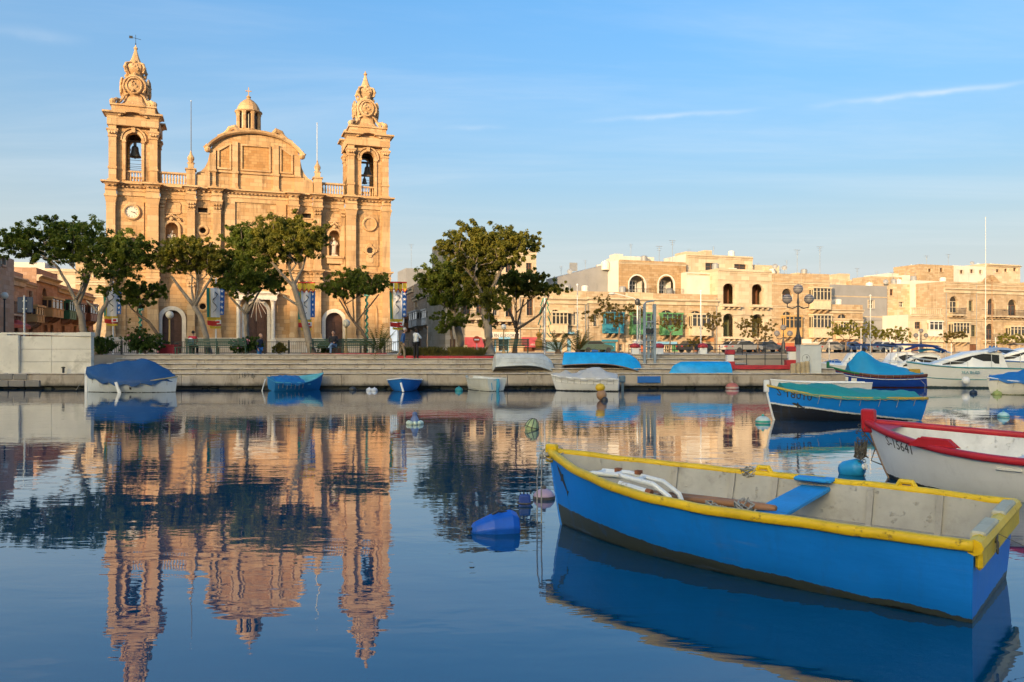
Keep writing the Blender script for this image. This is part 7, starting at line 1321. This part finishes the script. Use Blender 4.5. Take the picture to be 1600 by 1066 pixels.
def cruiser(label, center, heading, L, B, zr, cab, name='motor_cruiser', canopy=None, stripe=None, fender=False):
    b = boat(name, label, 'boat', center, heading); h = Hull(L, B, .3, zr*1.28, zr, zr*.95, .9, .42, 2.3, L*.12, .1, .2, .55); GEL = bands('gelcoat_'+label[:12], (.68, .69, .67), ((.08, 0, (.05, .08, .09)),), .2, .06, .03); h.shell(GEL, WHITE, b, .03, zr*.6)
    MB().loft([[h.pt(t, 1, sd, .03)+Vector((0, 0, (.06+.1*math.sin(max(0, (t-.3)/.7)*math.pi)) if sd == 0 else .0)) if sd else Vector((h.pt(t, 1, 1).x, 0, h.rail(t)+.04+.14*math.sin(max(0, min(1, (t-.3)/.7))*math.pi))) for sd in (1, 0, -1)] for t in [.34+.655*i/14 for i in range(15)]], False).build('deck', WHITE, b, smooth=True)
    h.gunwale(.03, .035, stripe or WHITE, b, name='rub_rail'); h.stripe(.62, .022, stripe or WHITE, b, 'side_stripe')
    a, c = cab; Lh = [(a-.02, 0.0, 1), (a+.03, .8, .9), (a+.12, .95, .84), (a+.3, .84, .8), (c-.03, .12, .7), (c, .0, .6)]
    rows = []
    for t, z, k in Lh: hw = min(h.half(.45), h.half(min(t, .9)))*.8*k; x = (t-.5)*L; zz = h.rail(t)+.02; rows.append([(x, hw/k*.98, zz), (x, hw, zz+z*.92), (x, hw*.8, zz+z), (x, -hw*.8, zz+z), (x, -hw, zz+z*.92), (x, -hw/k*.98, zz)])
    cb = MB().loft(rows, False).build('cabin', WHITE, b)
    mb = MB()
    for sd in (1, -1):
        P_ = []
        for t, f0, f1 in ((a+.06, .25, .8), (a+.2, .28, .82), (a+.32, .28, .75), (c-.1, .25, .45)):
            z = h.rail(t)+.02; k = next((kk for kk in range(len(Lh)-1) if Lh[kk][0] <= t <= Lh[kk+1][0]), 2); g = (t-Lh[k][0])/(Lh[k+1][0]-Lh[k][0]); hz = Lh[k][1]+(Lh[k+1][1]-Lh[k][1])*g; kk_ = Lh[k][2]+(Lh[k+1][2]-Lh[k][2])*g; hw = min(h.half(.45), h.half(min(t, .9)))*.8*kk_
            P_.append(((t-.5)*L, sd*(hw+.03+(1-f0)*.05), z+hz*f0)); P_.insert(0, ((t-.5)*L, sd*(hw+.03+(1-f1)*.05), z+hz*f1))
        MB().add(P_, [tuple(range(len(P_)))]).build('cabin_window', glassmat(), cb)
    mb = MB(); pts = [h.pt(t, 1, 1)+Vector((0, -.06, .3)) for t in (.5, .65, .8, .92)]; pts2 = [Vector((p.x, -p.y, p.z)) for p in pts[::-1]]; mb.tube(pts+[Vector((h.pt(1, 1, 1).x-.05, 0, h.rail(1)+.3))]+pts2, .016, 5)
    for p in pts+pts2: mb.tube([p, p-Vector((0, 0, .3))], .012, 4)
    mb.build('pulpit_rail', STEEL, b)
    if canopy:
        t0, t1, z0, z1, m_ = canopy; MB().loft([[((t-.5)*L, y*h.B*.44, h.rail(.3)+z+.14*(1-y*y)) for y in (-1, -.6, -.2, .2, .6, 1)] for t, z in ((t0, z0), (t0*.7+t1*.3, z1), (t0*.3+t1*.7, z1*1.02), (t1, z0*1.1))], False).build('canopy', m_, b, smooth=True)
        mb = MB()
        for t in (t0+.02, t1-.02):
            for y in (-1, 1): mb.tube([((t-.5)*L, y*h.B*.44, h.rail(.3)), ((t-.5)*L, y*h.B*.43, h.rail(.3)+z0)], .015, 4)
        mb.build('canopy_frame', STEEL, b)
    if fender: MB().sphere((.2, B/2+.18, .42), .2, 12, 8, (1, 1, 1.1)).build('ball_fender', WHITE, b, smooth=True)
    outboard(b, -L/2-.02, .4, paint('motor_white_cowl', (.55, .55, .55), .4)); return b, h
TEALS = paint('teal_stripe', (.03, .22, .25), .4); NAVYC = paint('navy_canvas', (.012, .02, .10), .7, .1); cruiser('white cabin cruiser with a teal stripe and a white ball fender', (24.3, 43.4), (-.99, .13), 5.5, 2.1, 1.08, (.14, .8), 'motor_cruiser', (.0, .3, .75, .95, paint('grey_windscreen_cover', (.42, .46, .5), .5)), TEALS, True)
lettering('SEA BLISS', .2, TEALS, [o for o in COL.objects if o.get('label', '').startswith('white cabin cruiser with a teal')][0], Matrix.Translation((-.1, 1.09, .78)) @ Matrix.Rotation(R(180), 4, 'Z') @ Matrix.Rotation(R(90), 4, 'X'), 'boat_name', 1.1)
cruiser('second white cruiser with a blue striped side behind the teal striped one', (31.6, 50.5), (-.97, .22), 6.4, 2.4, 1.3, (.12, .75), 'motor_cruiser', None, paint('blue_side_stripe', (.04, .12, .35), .4)); cruiser('white cruiser with a raised navy sun canopy behind the blue tarpaulin boat', (24.0, 47.6), (-.9, .4), 4.6, 1.9, .9, (.2, .75), 'motor_cruiser', (.15, .62, 1.0, 1.3, NAVYC)); cruiser('small white cabin boat with a dark awning behind the white service box', (22.6, 52.5), (-.98, .2), 4.8, 1.9, .95, (.3, .72), 'motor_boat', (-.0, .55, 1.25, 1.35, paint('dark_awning', (.03, .04, .08), .7)))
cruiser('white motor boat with a low windscreen far behind the navy canopy', (29.2, 58), (-1, .1), 5, 1.9, .9, (.2, .75), 'motor_boat', (.05, .5, .9, 1.1, TQ))
cruiser('white boat with a long dark blue awning moored before the yellow trees', (27.6, 57), (-.98, -.1), 5.4, 1.9, .95, (.3, .72), 'motor_boat', (-.0, .62, 1.3, 1.4, NAVYC)); cruiser('cream cabin boat with a pale awning near the right edge before the shore', (37.5, 60), (-.98, .1), 5.6, 2.0, 1.0, (.25, .72), 'motor_boat', (.0, .5, 1.3, 1.4, paint('tan_awning', (.3, .22, .14), .7)))
xb = boat('fishing_boat', 'white boat with a peaked blue cover at the right edge of the frame', 'boat', (23.6, 36.2), (-.98, .18)); xh = Hull(3.9, 1.6, .15, .78, .56, .6, .75, .42, 2.1, .2, .05); xh.shell(bands('edge_white_hull', (.66, .64, .58), ((.03, 0, (.2, .22, .1)),), .4, .3), WHT_IN, xb, .03); xh.gunwale(.03, .03, WHITE, xb); xh.cover(paint('royal_blue_cover', (.012, .14, .42), .6, .1), xb, lambda t: .1+.75*max(0, 1-abs(t-.35)*1.7), .02, .97, .12, seed=9, pinch=1.1)
for i, (x, D, L, hd, hc, cv, lab) in enumerate(((1300, 60, 3.6, (-.9, .4), (.5, .5, .48), (.02, .1, .3), 'small far white boat under a blue sheet left of the blue tarpaulin peak'), (1395, 62, 4.2, (-1, .1), (.6, .6, .58), (.3, .3, .3), 'far white boat under a grey sheet before the shore wall'), (1440, 66, 4.0, (-.95, .3), (.03, .14, .36), (.02, .22, .4), 'far blue boat with a turquoise sheet before the shore wall'),
    (1490, 64, 4.4, (-1, -.1), (.62, .6, .55), (.03, .07, .2), 'far cream boat under a navy sheet behind the cruisers'), (1560, 66, 4.6, (-.9, .3), (.6, .6, .6), (.5, .5, .48), 'far white boat with a pale sheet behind the second cruiser'), (1350, 57, 3.8, (-.97, .2), (.5, .06, .05), (.05, .3, .45), 'far red boat with a light blue sheet behind the blue tarpaulin'))):
    b = boat('dinghy', lab, 'boat', ((x-CX)/F*D, D), hd, group='small boats moored before the far shore wall'); h = Hull(L, 1.5, .15, .9, .65, .6); h.shell(bands('far_hull_%d' % i, hc, ((.05, 0, (.03, .03, .03)),)), WHT_IN, b, .03); h.gunwale(.03, .03, WHITE, b); h.cover(paint('far_sheet_%d' % i, cv, .7), b, lambda t: .15+.5*math.exp(-((t-.45)/.25)**2), .03, .95, .1, seed=i)
    MB().tube([(.2, 0, .6), (.2, 0, 2.6+.5*(i % 3))], .03, 6).build('short_mast', STEEL, b)
for o in [rope([(18.2+4.0, 43.9, .6), (21.9, 42.4, .2), (20.9, 40.5, .0)], .015)]: props(o.build('mooring_line', ROPE), 'pale mooring line running from the blue tarpaulin boat into the water', 'rope')
# ---------------------------------------------------------------- buoys and floats
def buoy(name, label, x, y, build, group='mooring buoys on the water', rz=0.0, tilt=0.0):
    p = G(x, y); b = thing(name, label, 'buoy', (p.x, p.y, 0), rz, group); build(b, p.y/F); b.rotation_euler = (0, R(tilt), rz); return b
C_ = lambda n, c: paint(n, c, .45, .15, 4, .25)
def ball(r, c1, c2=None, zc=.3, s_=(1, 1, 1), zsplit=None):
    def f(b, px_):
        rr = r*px_; MB().sphere((0, 0, rr*zc), rr, 14, 10, s_).build('float_body', c1, b, smooth=True)
        MB().lathe([(rr*.2, 0), (rr*.22, rr*.15), (rr*.12, rr*.3), (0, rr*.3)], (0, 0, rr*(zc+s_[2]*.97)), 8).build('top_eye', c2 or c1, b)
        if c2: MB().loft([[(rr*s_[0]*k*math.cos(q), rr*s_[1]*k*math.sin(q), rr*zc+dz*rr) for q in [i*.3927 for i in range(16)]] for k, dz in ((1.01, -.14), (1.035, 0), (1.01, .14))], True).build('band', c2, b, smooth=True)
    return f
buoy('buoy', 'mauve round buoy with a dark waterline by the bow of the yellow edged boat', 850, 779, ball(17, C_('mauve_plastic', (.42, .3, .38)), RPD, .12, (1, 1, .8)))
def jerry(b, s):
    o = soft(MB().loft([[(x, y*k, z*k2+dz) for y, z in ((-.17, -.03), (-.19, .06), (-.13, .17), (.0, .205), (.13, .17), (.19, .06), (.17, -.03))] for x, k, k2, dz in ((-.28, .35, .3, .0), (-.24, .6, .55, 0), (-.05, .95, .9, .01), (.16, 1, 1.08, .01), (.24, .9, .95, .0))], True, True).build('jerrycan_body', paint('royal_blue_plastic', (.008, .1, .5), .45, .2, 5, .2, (.02, .04, .1)), b), .02, 2)
    MB().lathe([(.04, 0), (.045, .03), (0, .035)], (-.29, 0, .03), 8).build('cap', IRON, b); MB().tube([(-.05, -.02, .19), (0.02, -.02, .225), (.12, -.02, .21)], .013, 6).build('handle', IRON, b)
buoy('jerrycan_float', 'big royal blue plastic canister float lying on the water left of the yellow edged boat', 775, 830, jerry, rz=.25)
def smallcan(b, s): soft(MB().taper(-.09, .09, -.08, .08, -.06, .14, -.02, -.02).build('canister', paint('dark_blue_plastic', (.012, .05, .25), .4), b), .025, 2); [MB().tube([(x, 0, .13), (x-.02, 0, .18), (x+.03, 0, .19), (x+.04, 0, .14)], .012, 6).build('lug', IRON, b) for x in (-.05, .04)]; MB().tube([(math.cos(q)*.1, math.sin(q)*.09, .03) for q in [i*.5 for i in range(13)]], .012, 5).build('rope_lashing', RPD, b)
buoy('canister_float', 'small dark blue canister float lashed with rope behind the big blue one', 820, 789, smallcan)
def green(b, s):
    b.scale = (.62, .62, .62)
    MB().lathe([(.02, -.25), (.2, -.12), (.28, .02), (.27, .14), (.2, .32), (.1, .43), (0, .45)], (0, 0, 0), 14).build('float_body', C_('pale_green_plastic', (.36, .45, .22)), b, smooth=True)
    for k in range(4): a = k*math.pi/4; MB().tube([(math.cos(a)*r, math.sin(a)*r, z) for r, z in ((.29, .02), (.28, .14), (.21, .33), (.1, .445), (0, .465))]+[(-math.cos(a)*r, -math.sin(a)*r, z) for r, z in ((.1, .445), (.21, .33), (.28, .14), (.29, .02))], .014, 5).build('rope_net', RPD, b)
    MB().tube([(math.cos(q)*.29, math.sin(q)*.29, .1) for q in [i*.4 for i in range(17)]], .016, 5).build('rope_net', RPD, b)
buoy('buoy', 'pale green roped buoy tilting on the water in mid harbour', 830, 671, green, tilt=16)
def ringfloat(b, s):
    b.scale = (.68, .68, .68)
    for k in range(9): a = k*.698; MB().sphere((.26*math.cos(a), .26*math.sin(a), .05), .1, 8, 6).build('float_ball', C_('white_green_float', (.5, .6, .5)), b, smooth=True)
    MB().lathe([(.2, .05), (.16, .2), (.09, .34), (.1, .46), (.0, .5)], (0, 0, 0), 10).build('float_top', C_('blue_grey_top', (.15, .2, .35)), b)
buoy('ring_float', 'ring of small white floats with a blue grey top near the middle of the harbour', 648, 663, ringfloat)
bcan = lambda c: (lambda b, s: (MB().lathe([(0, -.16), (.12, -.15), (.15, -.08), (.15, .14), (.12, .2), (.05, .22), (.045, .25), (0, .25)], (0, 0, 0), 16).build('canister', c, b, smooth=True), MB().lathe([(.05, 0), (.05, .04), (0, .045)], (0, 0, .25), 10).build('cap', WHITE, b)))
o = buoy('canister_float', 'round bright blue canister float with a white cap beside the hanging chain', 1329, 741, bcan(paint('sky_blue_plastic', (.02, .28, .58), .4, .08, 3))); o.rotation_euler = (R(72), R(25), .4); o.location.z = .08
for lab, x, y, r, c, c2 in (('pair of white floats near the quay between the blue boats, left one', 577, 611, 4.5, (.6, .62, .66), None), ('pair of white floats near the quay between the blue boats, right one', 585, 611, 4.5, (.6, .62, .66), None), ('small teal float by the quay left of the cream clinker boat', 717, 611, 5.5, (.03, .25, .27), None), ('dark blue dome shaped buoy by the quay right of the blue board', 1091, 607, 8, (.02, .1, .28), (.01, .03, .06)),
    ('rusty red round buoy by the quay near the fence', 1144, 608, 9, (.42, .13, .11), (.5, .4, .36)), ('small red float at the bow of the blue boat facing the camera', 627, 612, 3.2, (.6, .04, .06), None), ('teal topped white buoy beside the white stem of the teal covered boat', 1192, 661, 10, (.5, .6, .56), (.02, .35, .28)), ('pale turquoise float lying on the open water at the right', 1568, 652, 7.5, (.4, .62, .62), (.1, .35, .4)), ('dark small float in front of the cruiser with the ball fender', 1521, 615, 5, (.015, .03, .06), None), ('dark float by the quay left of the white pair of floats', 551, 610, 5, (.03, .035, .04), None), ('green slimy float at the bow of the boat at the right edge', 1558, 617, 6, (.3, .36, .12), None)):
    buoy('buoy', lab, x, y, ball(r, C_('float_'+str(c), c), C_('floatband_'+str(c2), c2) if c2 else None, .25, (1.15, 1, .85)))
def twin(b, s): MB().sphere((-.0, 0, .22), .21, 12, 8, (1, 1, 1.1)).build('brown_float', C_('brown_float', (.33, .19, .1)), b, smooth=True); MB().sphere((-.05, .03, .52), .2, 12, 8, (1, 1, .85)).build('yellow_float', C_('yellow_float', (.65, .42, .02)), b, smooth=True); MB().sphere((.1, -.16, .02), .14, 10, 6).build('black_float', IRON, b, smooth=True)
buoy('float_cluster', 'cluster of a yellow, a brown and a black float before the canvas covered motor boat', 940, 626, twin)
